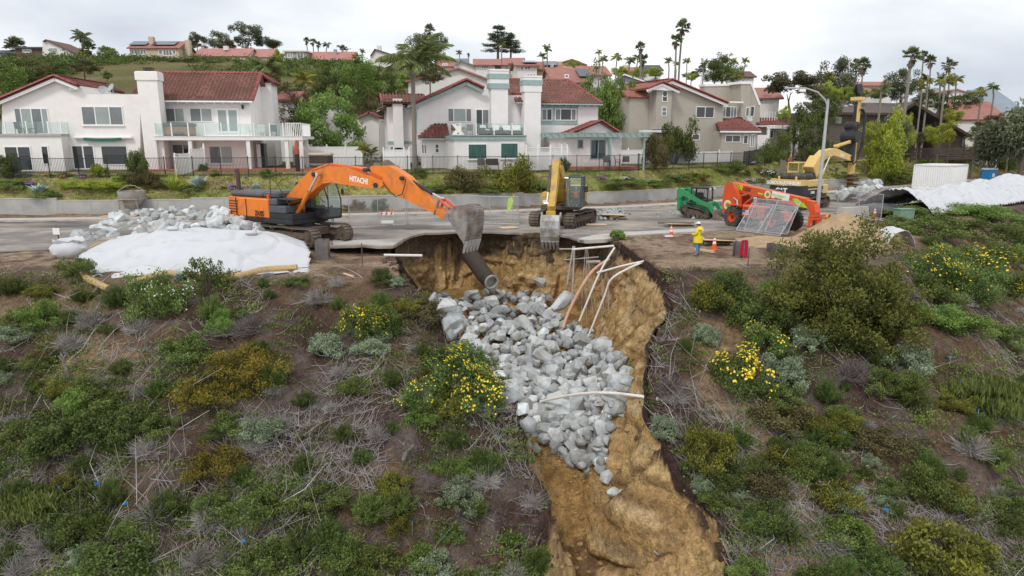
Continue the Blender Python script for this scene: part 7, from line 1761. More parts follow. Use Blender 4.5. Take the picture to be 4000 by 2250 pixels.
def cab_unit(F,x0,x1,y0,y1,z0,z1,mat=M_BLK,rake=.25):
 mb=MB();t=.09
 xs_={(0,0):x0,(1,0):x1,(0,1):x0,(1,1):x1-rake}
 for y in(y0,y1):
  mb.tube([(x0,y,z0),(x0,y,z1)],t*.6,4);mb.tube([(x1,y,z0),(x1+.04,y,(z0+z1)/2),(x1-rake,y,z1)],t*.6,4);mb.tube([(x0,y,z1),(x1-rake,y,z1)],t*.6,4);mb.tube([((x0+x1)/2-.1,y,z0),((x0+x1)/2-.1,y,z1)],t*.5,4)
  mb.box(((x0+x1)/2,y,z0+(z1-z0)*.13),(x1-x0,.06,(z1-z0)*.26))
 mb.box(((x0+x1-rake)/2,(y0+y1)/2,z1+.02),(x1-x0-rake+.1,y1-y0+.08,.1),None,.03);mb.box(((x0+x1)/2,(y0+y1)/2,z0),(x1-x0,y1-y0,.1));mb.box((x0,(y0+y1)/2,(z0+z1)/2-.2),(.06,y1-y0,(z1-z0)*.5))
 mb.tube([(x1,y0,z0+.05),(x1,y1,z0+.05)],t*.6,4)
 c=mb.build('cab',mat,F.o)
 m2=MB();m2 .poly([(x1+.01,y0+.06,z0+.1),(x1+.01,y1-.06,z0+.1),(x1+.05,y1-.06,(z0+z1)/2),(x1+.05,y0+.06,(z0+z1)/2)]);m2 .poly([(x1+.05,y0+.06,(z0+z1)/2),(x1+.05,y1-.06,(z0+z1)/2),(x1-rake,y1-.06,z1-.06),(x1-rake,y0+.06,z1-.06)]);m2 .build('windscreen',M_CABG,c)
 for y in(y0,y1):m2=MB();m2 .poly([(x0+.05,y,z0+(z1-z0)*.27),(x1-.02,y,z0+(z1-z0)*.27),(x1-rake,y,z1-.05),(x0+.05,y,z1-.05)]);m2 .build('side_window',M_CABG,c)
 mb=MB();mb.box((x0+.42,(y0+y1)/2,z0+.5),(.5,.5,.14),None,.05);mb.box((x0+.2,(y0+y1)/2,z0+.9),(.14,.5,.8),None,.05);mb.build('seat',M_GRYB,c)
 return c
def cyl_pair(F,a,b,y,r,mat,frac=.55,rodr=None,nm='hydraulic_cylinder'):
 a,b=Vector((a[0],y,a[1])),Vector((b[0],y,b[1]));m=a.lerp(b,frac)
 mb=MB();mb.cyl(a,m,r,n=12);mb.cyl(a+Vector((0,-r*1.3,0)),a+Vector((0,r*1.3,0)),r*.9,n=10);mb.cyl(m-(b-a).normalized()*.1,m,r*1.15,n=12);c=mb.build(nm,mat,F.o,True)
 mb=MB();mb.cyl(m,b,rodr or r*.55,n=10);mb.cyl(b+Vector((0,-r*1.2,0)),b+Vector((0,r*1.2,0)),r*.85,n=10);mb.build('rod',M_CHR,c,True)
def bucket_unit(F,prof,y0,y1,mat,teeth_at,tdir,n=5,ribs=True,nm='bucket'):
 mb=MB();vs=[];m=len(prof)
 for y in(y0,y1):vs+=[(x,y,z)for x,z in prof]
 mb._add(vs,[(i,i+1,m+i+1,m+i)for i in range(m-1)]+[tuple(range(m)),tuple(range(m,2*m))])
 for y in(y0,y1):mb.box((prof[0][0],y,prof[0][1]),(.28,.09,.36))
 b=mb.build(nm,mat,F.o)
 md=b.modifiers.new('thick','SOLIDIFY');md.thickness=.04
 if ribs:
  for i in range(1,m-1):
   (xa,za),(xb,zb_)=prof[i],prof[i+1]
   for t in(.15,.5,.85):mb=MB();mb.box((xa+(xb-xa)*t,(y0+y1)/2,za+(zb_-za)*t),(.05,y1-y0-.02,.05));mb.build('wear_bar',M_BKT,b)
 L_=Vector((teeth_at[0],0,teeth_at[1]));d=Vector((tdir[0],0,tdir[1])).normalized()
 for k in range(n):
  y=y0+(y1-y0)*(k+.5)/n;a=Vector((L_.x,y,L_.z));mb=MB();mb.cyl(a-d*.15,a+d*.5,.12,.06,4);mb.build('tooth',mk('tooth_steel',(.42,.41,.40),.5,.15,4,metal=.3),b)
 return b
 # orange excavator -----------------------------------------------------------
def e1(*pts):return pq(pts,800,600,2.147)
XO=Frame('excavator','large orange excavator with boom reaching over the sinkhole',(-12.9,42.4,0.0),R(-32),'excavator');X=XO
for sy in(-1.3,1.3):track_unit(X.o,sy,5.3,1.05,.65)
X.bx('undercarriage',-1.3,1.3,-1.1,1.1,.45,.95,M_MUD);X.cy('turntable',(0,0,.9),(0,0,1.35),.75,M_BLK,20)
ns=-1.5
lb,rb,lt=X.f(*e1((170,530))[0],ns),X.f(*e1((532,545))[0],ns),X.f(*e1((180,365))[0],ns)
x_r,x_m=X.f(*e1((168,450))[0],ns).x,X.f(*e1((530,470))[0],ns).x;z_b,z_t=X.f(*e1((350,528))[0],ns).z,X.f(*e1((350,372))[0],ns).z
x_f=X.f(*e1((720,500))[0],ns).x
mb=MB();n_=10;arc_=[(x_r+.45*(1-math.cos(a)),1.5*math.sin(a))for a in np.linspace(-math.pi/2,math.pi/2,n_)]
mb.prism([(x+.0,y)for x,y in arc_]+[(x_r+1.1,1.5),(x_r+1.1,-1.5)],(0,0,z_b),(1,0,0),(0,1,0),(0,0,z_t-z_b));mb.build('counterweight',M_ORG,X.o)
X.bx('engine_housing',x_r+1.12,x_m,-1.48,1.48,z_b,z_t,M_ORG,.06)
X.bx('side_skirt',x_r+.6,x_f,-1.46,1.46,z_b-.3,z_b,M_BLK,.04);X.bx('deck_plate',x_m,x_f,-1.42,1.42,z_b,z_b+.35,M_BLK)
X.bx('tool_box',x_m,x_f-.5,-1.46,-.5,z_b+.35,z_b+.8,M_GRYB,.06);X.bx('tank',x_m,x_m+.7,-1.46,-.45,z_b+.8,z_t+.05,M_GRYB,.08)
h0,h1=X.f(*e1((215,330))[0],-1.0),X.f(*e1((480,330))[0],-1.0);ht=X.f(*e1((350,318))[0],-1.0).z
X.bx('hood',h0 .x,h1 .x,-1.05,1.1,z_t,ht,M_GRYB,.12);h2=X.f(*e1((620,330))[0],-.9).x;X.bx('hood',h1 .x+.02,h2,-1.0,1.1,z_t,ht+.1,M_GRYB,.12)
X.bx('walkway',h2,x_f+.1,-1.3,-.3,z_t,z_t+.06,M_BLK,.01)
for k in range(5):
 a=X.f(*e1((205,390+k*22))[0],ns);b=X.f(*e1((278,400+k*22))[0],ns);mb=MB();mb.box(((a.x+b.x)/2,ns-.003,(a.z+b.z)/2),(b.x-a.x,.02,.085));mb.build('louvre',mk('louvre_dark',(.16,.05,.02),.7),X.o)
for xx in(x_r+1.14,x_r+2.1):mb=MB();mb.box((xx,ns-.0,(z_b+z_t)/2),(.02,.05,z_t-z_b-.1));mb.build('panel_seam',M_BLK,X.o)
e=X.f(*e1((288,310))[0],.1);mb=MB();mb.tube([(e.x,.1,ht),(e.x,.1,ht+1.0),(e.x-.12,.1,ht+1.25)],[.14,.13,.17],10);mb.build('exhaust',mk('exhaust_rust',(.10,.05,.05),.8,.2,5),X.o)
mb=MB();g0=X.f(*e1((545,380))[0],ns);mb.tube([(g0 .x,-1.4,z_t),(g0 .x,-1.4,z_t+1.25),(g0 .x+.5,-1.4,z_t+1.1),(x_f-.1,-1.4,z_b+.8)],.025,6);mb.build('handrail',M_BLK,X.o);X.cy('beacon',(g0 .x-.5,-1.2,z_t),(g0 .x-.5,-1.2,z_t+.25),.08,M_ORG2)
cab_unit(X,x_f-.9,x_f+1.05,.45,1.5,z_b,z_b+2.15,M_BLK,.35)
mb=MB();mb.box((x_f+1.05,1.7,z_b+1.55),(.08,.2,.35),None,.03);mb.box((x_f-.7,-.1,z_t+.75),(.35,.3,.5));mb.build('mirror',M_BLK,X.o)
by0,by1=-.38,.32
boom=e1((645,405),(830,192),(890,138),(960,105),(1060,88),(1110,98),(1400,190),(1485,225),(1500,262),(1470,287),(1380,290),(1060,243),(985,252),(920,305),(835,380),(690,440))
X.pl('boom',boom,by0,by1-by0,M_ORG)
arm=e1((1383,130),(1395,105),(1545,103),(1600,135),(1690,195),(1722,230),(1998,505),(2012,540),(2000,556),(1940,512),(1650,372),(1500,292),(1420,200))
X.pl('arm',arm,by0+.1,by1-by0-.16,M_ORG)
def L2(px,d=0):q=X.f(*px,d);return(q.x,q.z)
for px,r_ in((e1((955,172))[0],.13),(e1((1474,263))[0],.14),(e1((1385,137))[0],.12),(e1((1690,205))[0],.11)):q=X.f(*px,0);mb=MB();mb.cyl((q.x,by0-.08,q.z),(q.x,by1+.08,q.z),r_,n=14);mb.build('pin',M_BLK,X.o)
for y in(-.62,.55):cyl_pair(X,L2(e1((752,545))[0],y),L2(e1((952,172))[0],y),y,.125,M_ORG,.62)
cyl_pair(X,L2(e1((1075,98))[0]),L2(e1((1385,137))[0]),0,.115,M_ORG,.93);cyl_pair(X,L2(e1((1692,207))[0]),L2(e1((1988,378))[0]),0,.10,M_BLK,.74)
a,b,c,d_=[Vector((*L2(e1(p)[0]),0))for p in((1988,378),(2075,455),(1950,508),(2010,500))]
for p,q,m_,nm in((a,b,M_ORG2,'bucket_link'),(a,c,M_BKT,'bucket_link')):
 for y in(-.24,.2):mb=MB();mb.cyl((p.x,y,p.y),(q.x,y,q.y),.075,n=8);mb.build(nm,m_,X.o)
bp=[L2(p,-.75)for p in e1((2030,535),(2052,470),(2110,442),(2165,445),(2200,490),(2205,570),(2190,680),(2172,760))]
bucket_unit(X,bp,-.75,.75,M_BKT,bp[-1],(bp[-1][0]-bp[-2][0],bp[-1][1]-bp[-2][1]),5)
mb=MB();hz=[L2(e1(p)[0],by0)for p in((1500,240),(1560,320),(1610,360),(1660,340),(1685,260),(1690,210))];mb.tube([(x,by0-.06,z)for x,z in hz],.03,6);mb.build('hose',M_BLK,X.o)
for k in range(2):mb=MB();hz=[L2(e1(p)[0],by0)for p in((900,150-k*9),(1050,98-k*9),(1200,118-k*9),(1400,178-k*9),(1480,215-k*5))];mb.tube([(x,by0-.02+k*.06,z+.05)for x,z in hz],.025,6);mb.build('hydraulic_pipe',M_ORG2,X.o)
p0,p1=X.f(*e1((1213,228))[0],by0),X.f(*e1((1357,256))[0],by0);dd=Vector((p1 .x-p0 .x,0,p1 .z-p0 .z));text_obj('lettering','HITACHI',dd.length/3.1,M_LETW,X.o,(p0 .x,by0-.006,p0 .z),dd,Vector((-dd.z,0,dd.x)),bold=.012,sx=.84)
p0,p1=X.f(*e1((422,514))[0],ns),X.f(*e1((495,516))[0],ns);text_obj('lettering','ZAXIS',.42,M_LETD,X.o,(p0 .x,ns-.008,p0 .z-.02),(1,0,0),(0,0,1),bold=.012,sx=(p1 .x-p0 .x)/1.15);text_obj('lettering','350LC',.32,M_LETD,X.o,(p0 .x,ns-.008,p0 .z-.3),(1,0,0),(0,0,1),bold=.008,sx=(p1 .x-p0 .x)/1.0)
# yellow excavator facing the camera ------------------------------------------
Y0=Vector((3.8,50.9,0));XY=Frame('excavator','yellow excavator facing the hole with its bucket lowered over the edge',Y0,R(-103),'excavator');X=XY
ut=empty('undercarriage',(0,0,0),R(-14));ut.parent=X.o
for sy in(-1.35,1.35):track_unit(ut,sy,4.7,1.02,.75)
mb=MB();mb.box((0,0,.65),(2.4,2.2,.5),None,.05);mb.build('car_body',M_MUD,ut);X.cy('turntable',(0,0,.85),(0,0,1.3),.7,M_MUD,18)
X.bx('platform',-2.6,1.7,-1.4,1.4,1.25,1.5,M_MUD);X.bx('engine_housing',-2.7,-.9,-1.4,1.4,1.5,2.75,M_YELO,.12);X.bx('side_box',-.9,1.6,-1.4,-.55,1.5,2.45,M_YELO,.08);X.bx('front_box',.9,1.75,-1.4,-.6,1.5,2.3,M_YELO,.06)
X.bx('headlamp',1.74,1.78,-1.25,-.95,1.65,1.9,M_LETW);cab_unit(X,.1,1.95,.42,1.52,1.45,3.55,M_GRYB,.25)
mb=MB()
for k in range(6):mb.box((.4+k*.22,.97,3.62),(.06,.8,.06))
mb.build('roof_guard',M_GRYB,X.o);mb=MB();mb.box((1.9,1.85,2.75),(.1,.28,.42),None,.04);mb.tube([(1.7,1.5,2.9),(1.9,1.85,2.9)],.02,5);mb.build('mirror',M_BLK,X.o)
mb=MB();mb.tube([(1.5,-1.38,1.5),(1.5,-1.42,2.9),(1.1,-1.4,3.5),(.2,-1.0,3.55)],.03,6);mb.build('handrail',M_GRYB,X.o)
mb=MB();mb.prism([(.3,1.9),(.9,1.75),(1.6,2.7),(2.6,3.6),(3.5,3.95),(3.65,4.25),(3.3,4.45),(2.2,4.35),(1.1,3.4),(.2,2.4)],(0,-.33,0),(1,0,0),(0,0,1),(0,.62,0));mb.build('boom',M_YELO,X.o)
mb=MB();mb.prism([(3.0,4.75),(3.5,4.85),(3.9,4.3),(5.45,1.55),(5.5,1.25),(5.3,1.2),(3.3,3.75),(2.95,4.3)],(0,-.25,0),(1,0,0),(0,0,1),(0,.46,0));mb.build('arm',M_YELO,X.o)
for y in(-.55,.5):cyl_pair(X,(1.5,1.55),(2.3,3.5),y,.12,M_YELO,.6)
cyl_pair(X,(1.6,4.25),(3.15,4.75),0,.11,M_YELO,.8);cyl_pair(X,(3.75,4.35),(5.35,2.0),-.32,.11,M_MUD,.68)
mb=MB();mb.box((5.45,-.0,1.75),(.25,.5,.5),(0,.5,0),.05);mb.box((5.5,0,1.4),(.3,.62,.3),None,.05);mb.build('coupler',M_YELO,X.o)
M_BKTW=mk('bucket_pale',(.44,.445,.44),.6,.1,2.5,metal=.2,col2=(.27,.25,.22),c2scale=1.4,c2lo=.5,c2hi=.62)
bp=[(5.35,1.25),(5.75,1.3),(6.05,.95),(6.1,.45),(5.98,-.1),(5.75,-.55)];bucket_unit(X,bp,-.62,.62,M_BKTW,bp[-1],(-.25,-.5),5,False)
mb=MB()
for k in range(3):mb.tube([(3.3,-.2+k*.2,4.7),(2.4,-.2+k*.2,4.6),(1.2,-.2+k*.2,3.7)],.035,5)
mb.build('hydraulic_hose',M_YELO,X.o)
# tan drill rig excavator ---------------------------------------------------------
XC=Frame('drill_rig','tan and black excavator drill rig with tall auger mast behind the orange telehandler',(26.3,63.6,0),R(40),'drill rig');X=XC
for sy in(-1.3,1.3):track_unit(X.o,sy,5.0,1.05,.75)
X.bx('undercarriage',-1.3,1.3,-1.1,1.1,.45,.95,M_MUD);X.cy('turntable',(0,0,.85),(0,0,1.3),.75,M_BLK,18)
mb=MB();a_=[(-3.3+.9*(1-math.cos(t)),1.55*math.sin(t))for t in np.linspace(-math.pi/2,math.pi/2,12)]
mb.use(M_BLK).prism(a_+[(-1.6,1.55),(-1.6,-1.55)],(0,0,1.3),(1,0,0),(0,1,0),(0,0,.85));mb.use(M_TANY).prism(a_+[(-1.6,1.55),(-1.6,-1.55)],(0,0,2.152),(1,0,0),(0,1,0),(0,0,.5));mb.build('counterweight',M_TANY,X.o)
X.bx('engine_housing',-1.58,1.3,-1.5,1.5,2.0,2.6,M_TANY,.05);X.bx('side_panel',-1.58,1.3,-1.52,1.52,1.3,1.998,M_BLK,.04);X.bx('stripe',-1.5,.2,-1.535,-1.521,1.75,1.86,M_TANY,0);X.bx('front_step',1.3,2.3,-1.5,-.6,1.3,2.1,M_TANY,.06);X.bx('skirt',-2.6,2.3,-1.4,1.4,1.1,1.3,M_MUD)
X.bx('engine_hood',-2.4,.2,-1.15,1.2,2.6,3.15,M_RUB,.18)
for y in(-1.0,.6):X.cy('lifting_eye',(-2.75,y,2.65),(-2.75,y,2.95),.09,M_TANY)
cab_unit(X,.3,1.95,.5,1.5,2.0,4.0,M_TANY,.15)
text_obj('lettering','GORDON-JOHNSON',.42,M_LETW,X.o,(-3.318,1.45,2.25),(0,-1,0),(0,0,1),bold=.02,sx=.80);text_obj('lettering','CAT',.55,M_LETW,X.o,(-3.318,.55,1.55),(0,-1,0),(0,0,1),bold=.03);text_obj('lettering','330BL',.3,M_LETW,X.o,(-1.0,-1.53,1.4),(1,0,0),(0,0,1),bold=.01);text_obj('lettering','117C17',.26,mk('lettering_pink',(.7,.45,.5),.6),X.o,(-.4,-1.505,2.2),(1,0,0),(0,0,1),bold=.01);text_obj('lettering','C',.35,M_LETW,X.o,(1.0,-1.53,1.45),(1,0,0),(0,0,1),bold=.01)
mb=MB();mb.prism([(.6,2.2),(1.3,2.0),(2.4,3.4),(3.6,4.3),(5.2,4.65),(9.2,4.0),(9.3,4.5),(5.6,5.3),(3.6,5.15),(2.0,4.3),(.9,3.2)],(0,-.35,0),(1,0,0),(0,0,1),(0,.7,0));mb.build('boom',M_TANY,X.o)
mb=MB();mb.box((1.0,-.55,3.75),(1.5,1.0,1.3),(0,-.75,0),.05);mb.build('hose_reel_box',M_TANY,X.o);X.bx('valve_block',.3,1.1,-.9,-.1,2.6,3.2,M_BLK,.05)
for y in(-.6,.55):cyl_pair(X,(1.9,1.9),(3.9,4.6),y,.12,M_TANY,.5)
text_obj('lettering','CAT',.4,M_LETW,X.o,(6.5,-.36,4.55),(1,0,-.15),(.15,0,1),bold=.02)
mx=9.7
cyl_pair(X,(5.8,5.5),(9.3,6.0),-.2,.16,M_TANY,.75)
X.bx('mast',mx-.18,mx+.18,-.22,.22,3.6,10.1,M_TANY,.05);X.bx('mast_rail',mx-.32,mx-.18,-.14,.14,4,9.7,M_BLK,.02);X.bx('mast_bracket',mx-.75,mx-.25,-.45,.45,3.9,6.4,M_BLK,.08);X.bx('mast_head',mx-.5,mx+.55,-.5,.5,9.8,10.15,M_TANY,.04)
for y in(-.16,.16):X.cy('sheave',(mx-.1,y-.08,10.9),(mx-.1,y+.08,10.9),.5,M_BLK,16)
mb=MB();mb.box((mx+.1,0,10.6),(.4,.5,1.1),(0,-.2,0));mb.build('sheave_bracket',M_BLK,X.o)
mb=MB();mb.cyl((mx-.75,-.75,6.4),(mx-.75,.75,6.4),.58,n=16);mb.cyl((mx-.65,-.55,7.4),(mx-.65,.55,7.4),.42,n=14);mb.box((mx-.6,0,6.9),(.6,1.1,1.4),None,.1);mb.build('rotary_drive',M_BLK,X.o)
X.cy('kelly_bar',(mx+.35,-.1,3.2),(mx+.35,-.1,10),.14,M_TANY,10)
for k in range(4):mb=MB();mb.tube([(mx+.1,-.3-.1*k,9.0),(mx+.75+.12*k,-.5,8.4),(mx+1.0+.1*k,-.4,7.0),(mx+.8,-.4-.1*k,5.6),(mx+.2,-.5,4.2),(mx-.6,-.5,3.7),(mx-1.0,-.4,4.5)],.06,6);mb.build('hose',M_BLK,X.o)
X.cy('drive_collar',(mx+.2,0,2.7),(mx+.2,0,3.8),.33,M_TANY)
M_AUG=mk('auger_clay',(.23,.155,.09),.9,.2,4,bump=.4)
mb=MB();mb.cyl((mx+.2,0,-.3),(mx+.2,0,2.9),.28,n=12);mb.build('auger_shaft',M_AUG,X.o)
for k in range(8):
 z0_=-.1+k*.38;mb=MB();vs,fs=[],[]
 for j in range(19):
  t=j/18*2*math.pi*.97;z=z0_+.36*j/18
  for r_ in(.25,.85):vs.append((mx+.2+r_*math.cos(t),r_*math.sin(t),z))
 mb._add(vs,[(2*j,2*j+1,2*j+3,2*j+2)for j in range(18)]);fl=mb.build('auger_flight',M_AUG,X.o,fix=False);md=fl.modifiers.new('thick','SOLIDIFY');md.thickness=.05
 # green compact track loader ----------------------------------------------------
XG=Frame('track_loader','green compact track loader with rubber tracks and lowered bucket',(15.1,55.4,0),R(-38),'track loader');X=XG
def rubber_track(parent,cy_):
 prof=[(-1.25,.95),(-.9,1.02),(.3,.8),(1.05,.42),(1.1,.15),(.95,.02),(-.75,.02),(-1.2,.3),(-1.38,.7)]
 def ring(sc):return[(x*(1-sc*.09),.5+(z-.5)*(1-sc*.2))for x,z in prof]
 mb=MB();a,b=ring(0),ring(1);n=len(prof);vs=[]
 for y in(cy_-.22,cy_+.22):vs+=[(x,y,z)for x,z in a]+[(x,y,z)for x,z in b]
 fs=[]
 for i in range(n):
  j=(i+1)%n;fs+=[(i,j,2*n+j,2*n+i),(n+i,n+j,3*n+j,3*n+i),(i,j,n+j,n+i),(2*n+i,2*n+j,3*n+j,3*n+i)]
 mb._add(vs,fs);t=mb.build('track',M_RUB,parent)
 for k,(x,z,r_)in enumerate([(-.95,.72,.24),(.85,.3,.22),(-.55,.22,.14),(-.2,.22,.14),(.15,.22,.14),(.5,.22,.14)]):mb=MB();mb.cyl((x,cy_-.18,z),(x,cy_+.18,z),r_,n=12);mb.build('roller',M_MUD,t)
 mb=MB();mb.prism([(-1.05,.8),(.2,.65),(.9,.3),(-.9,.3)],(0,cy_-.12,0),(1,0,0),(0,0,1),(0,.24,0));mb.build('track_frame',M_MUD,t)
 for(x0,z0),(x1,z1)in zip(prof,prof[1:]+prof[:1]):
  m=max(1,int(math.hypot(x1-x0,z1-z0)/.12))
  for k in range(m):mb=MB();mb.box((x0+(x1-x0)*(k+.5)/m,cy_,z0+(z1-z0)*(k+.5)/m),(.05,.43,.05));mb.build('tread_bar',M_RUB,t)
for sy in(-.78,.78):rubber_track(X.o,sy)
X.bx('body',-1.5,.9,-.52,.52,.4,1.35,M_GRN,.08);X.bx('rear_door',-1.75,-1.35,-.75,.75,.5,1.75,M_GRN,.12);X.bx('cab_base',-.6,.8,-.5,.5,1.3,1.5,M_BLK)
mb=MB()
for sx,sy in((-.65,-.5),(-.65,.5),(.72,-.5),(.72,.5)):mb.tube([(sx,sy,.9),(sx,sy,2.2),(sx*.9,sy*.9,2.35)],.055,6)
for k in range(9):mb.tube([(-.6+k*.15,-.49,1.5),(-.6+k*.15,-.49,2.25)],.012,4);mb.tube([(-.6+k*.15,.49,1.5),(-.6+k*.15,.49,2.25)],.012,4)
mb.build('cab_cage',M_BLK,X.o);X.bx('cab_roof',-.75,.85,-.58,.58,2.32,2.45,M_BLK,.05);X.bx('seat',-.4,.1,-.25,.25,1.5,2.0,M_BLK,.06)
for y in(-.4,.4):X.bx('work_lamp',.84,.9,y-.12,y+.12,2.3,2.42,M_LETW,.01)
for sy in(-.72,.72):
 mb=MB();mb.prism([(-1.75,1.5),(-1.75,2.2),(-1.55,2.35),(-1.2,2.2),(.3,1.45),(1.15,1.2),(1.6,.35),(1.4,.25),(.95,.9),(.2,1.15),(-1.2,1.75),(-1.45,1.5)],(0,sy-.07,0),(1,0,0),(0,0,1),(0,.14,0));mb.build('lift_arm',M_GRN,X.o);cyl_pair(X,(-.9,1.2),(.35,1.1),sy*.9,.06,M_BLK,.6)
X.bx('cross_tube',-1.72,-1.55,-.75,.75,2.1,2.25,M_GRN,.05)
mb=MB();prof=[(1.45,.75),(1.4,.1),(1.55,.02),(2.2,.02)];vs=[]
for y in(-.95,.95):vs+=[(x,y,z)for x,z in prof]
mb._add(vs,[(0,1,5,4),(1,2,6,5),(2,3,7,6),(0,1,2,3),(4,5,6,7)]);bk=mb.build('bucket',M_BKT,X.o);md=bk.modifiers.new('thick','SOLIDIFY');md.thickness=.03
# orange telehandler -----------------------------------------------------------------
XT=Frame('telehandler','orange telehandler with long boom, lowered fork carriage and big tyres',(17.75,48.9,0),R(-60),'telehandler');X=XT
def big_wheel(x,y,r,w,nm='wheel'):
 mb=MB();mb.lathe([(r*.55,-w/2),(r*.93,-w/2),(r,-w*.3),(r,w*.3),(r*.93,w/2),(r*.55,w/2)],(x,y,r),(0,1,0),28);t=mb.build(nm,M_RUB,X.o,True)
 mb=MB();sg=-1 if y<0 else 1;mb.lathe([(0,w*.2),(r*.2,w*.22),(r*.22,w*.08),(r*.45,w*.1),(r*.5,w*.42),(r*.57,w*.42)],(x,y,r),(0,sg,0),24);mb.build('rim',M_ORG2,t,True);mb=MB();mb.cyl((x,y+sg*w*.1,r),(x,y+sg*w*.34,r),r*.17,n=12);mb.build('hub',M_BLK,t)
 for k in range(22):
  a=2*math.pi*k/22
  for sd in(-1,1):mb=MB();mb.box((x+(r+.01)*math.cos(a+sd*.06),y+sd*w*.24,r+(r+.01)*math.sin(a+sd*.06)),(.07,w*.46,.13),Matrix.Rotation(-a,4,'Y')@Matrix.Rotation(sd*.35,4,'X'));mb.build('tread_lug',M_RUB,t)
for x in(-1.75,1.75):
 for y in(-1.0,1.0):big_wheel(x,y,.7,.46)
X.bx('chassis',-2.7,2.2,-.45,.45,.65,1.3,M_ORG2,.06);X.bx('axle',-1.85,-1.65,-.8,.8,.6,.8,M_MUD);X.bx('axle',1.65,1.85,-.8,.8,.6,.8,M_MUD)
mb=MB();mb.prism([(-3.0,.75),(-3.15,1.6),(-3.0,3.0),(-2.3,3.1),(-1.6,2.0),(-1.5,1.0)],(0,-.75,0),(1,0,0),(0,0,1),(0,.3,0));mb.prism([(-3.0,.75),(-3.15,1.6),(-3.0,3.0),(-2.3,3.1),(-1.6,2.0),(-1.5,1.0)],(0,.45,0),(1,0,0),(0,0,1),(0,.3,0));mb.build('rear_frame',M_ORG2,X.o)
X.bx('engine_pod',-.75,1.15,-1.35,-.55,.75,1.65,M_ORG2,.1);cab_unit(X,-1.0,.7,.5,1.3,1.0,2.6,M_BLK,.3);X.bx('fender',-2.4,-1.1,-1.2,-.8,1.5,1.58,M_ORG2,.02);X.bx('front_fender',1.1,2.5,-1.22,-.78,1.48,1.56,M_BLK,.02)
for k in range(8):mb=MB();mb.box((-.5+k*.16,-1.36,1.2),(.05,.03,.6));mb.build('louvre',M_BLK,X.o)
B0,B1=Vector((-2.9,0,2.75)),Vector((3.5,0,2.02));dB=(B1-B0).normalized();pit=-math.atan2(dB.z,dB.x)
mb=MB();mb.box((B0+B1)/2,((B1-B0).length,.52,.66),(0,pit,0),.04);mb.build('boom',M_ORG2,X.o)
mb=MB();mb.box(B1+dB*.3,(.7,.42,.5),(0,pit,0),.04);mb.build('inner_boom',M_ORG2,X.o)
mb=MB();mb.prism([(3.7,2.15),(4.25,2.0),(4.4,1.5),(4.3,.75),(4.0,.75),(3.95,1.5),(3.7,1.7)],(0,-.24,0),(1,0,0),(0,0,1),(0,.48,0));mb.build('boom_head',M_ORG2,X.o)
for y in(-.55,.5):cyl_pair(X,(-1.5,1.35),(-.4,2.25),y,.09,M_ORG2,.6)
cyl_pair(X,(-2.6,1.9),(-1.2,2.3),-.42,.09,M_ORG2,.7)
mb=MB();mb.tube([(-2.0,-.8,2.0),(-1.6,-.95,1.9),(-1.4,-1.0,1.0)],.06,7);mb.build('exhaust',M_CHR,X.o)
cr=empty('fork_carriage',(4.55,0,0));cr.parent=X.o
mb=MB()
for z in(.35,.62,1.1,1.3):mb.box((0,0,z),(.09,2.1,.10))
for y in(-1.02,1.02):mb.box((0,y,.8),(.1,.1,1.1))
for k in range(9):mb.box((0,-.9+k*.225,1.2),(.04,.04,.2))
mb.box((-.05,0,.75),(.1,.5,.9));mb.build('frame',M_ORG2,cr)
for y in(-.65,.65):mb=MB();mb.box((.1,y,.6),(.07,.14,.9));mb.box((.7,y,.16),(1.25,.14,.06));mb.build('fork',M_BLK,cr)
def side_text(txt,s_,x,z,mat,bold=.01,nm='lettering',shear=0):return text_obj(nm,txt,s_,mat,X.o,(x,-.268,z),dB,(-dB.z,0,dB.x),bold=bold,shear=shear)
text_obj('lettering','XR',.5,M_LIMEG,X.o,(-2.45,-.268,2.62),dB,(-dB.z,0,dB.x),bold=.03,shear=.3);text_obj('lettering','1255',.36,M_LETD,X.o,(-1.75,-.268,2.56),dB,(-dB.z,0,dB.x),bold=.015,shear=.3)
def decal(nm,x0,x1,z0,z1,mat,y=-.268):mb=MB();mb.box(((x0+x1)/2,y,(z0+z1)/2),(x1-x0,.012,z1-z0),(0,pit,0)if y>-.3 else None);return mb.build(nm,mat,X.o)
decal('sign_plate',.85,2.3,2.12,2.58,M_LETW);text_obj('lettering','EQUIPMENT',.2,M_LIMEG,X.o,(.9,-.278,2.36),dB,(-dB.z,0,dB.x),bold=.008);text_obj('lettering','RENTALS',.16,M_LETD,X.o,(1.1,-.278,2.16),dB,(-dB.z,0,dB.x),bold=.004)
M_CREAM=mk('decal_cream',(.72,.70,.42),.6,.1,4);M_LEAFG=mk('decal_green',(.16,.30,.06),.6,.2,8)
for(x,z,y,r_)in((.5,2.4,-.27,.27),(-2.6,1.45,-.76,.36)):
 mb=MB();mb.cyl((x,y,z),(x,y-.012,z),r_,n=20);mb.build('round_decal',M_CREAM,X.o);mb=MB();mb.cyl((x,y-.012,z),(x,y-.02,z),r_*.55,n=7);mb.build('emblem',M_LEAFG,X.o)
decal('lime_stripe',-.35,.12,2.36,2.46,M_LIMEG);mb=MB();mb.prism([(2.55,2.25),(2.9,2.3),(3.5,2.0),(3.8,1.72),(3.0,1.8)],(0,-.275,0),(1,0,0),(0,0,1),(0,.012,0));mb.build('lime_swoosh',M_LIMEG,X.o)
decal('flag_sticker',-.6,-.05,.95,1.3,M_LETW,-1.38)
for k in range(4):decal('flag_stripe',-.6,-.05,.965+k*.09,1.0+k*.09,mk('flag_red',(.5,.06,.07),.6),-1.392)
decal('flag_canton',-.6,-.36,1.14,1.3,mk('flag_blue',(.05,.12,.4),.6),-1.40)
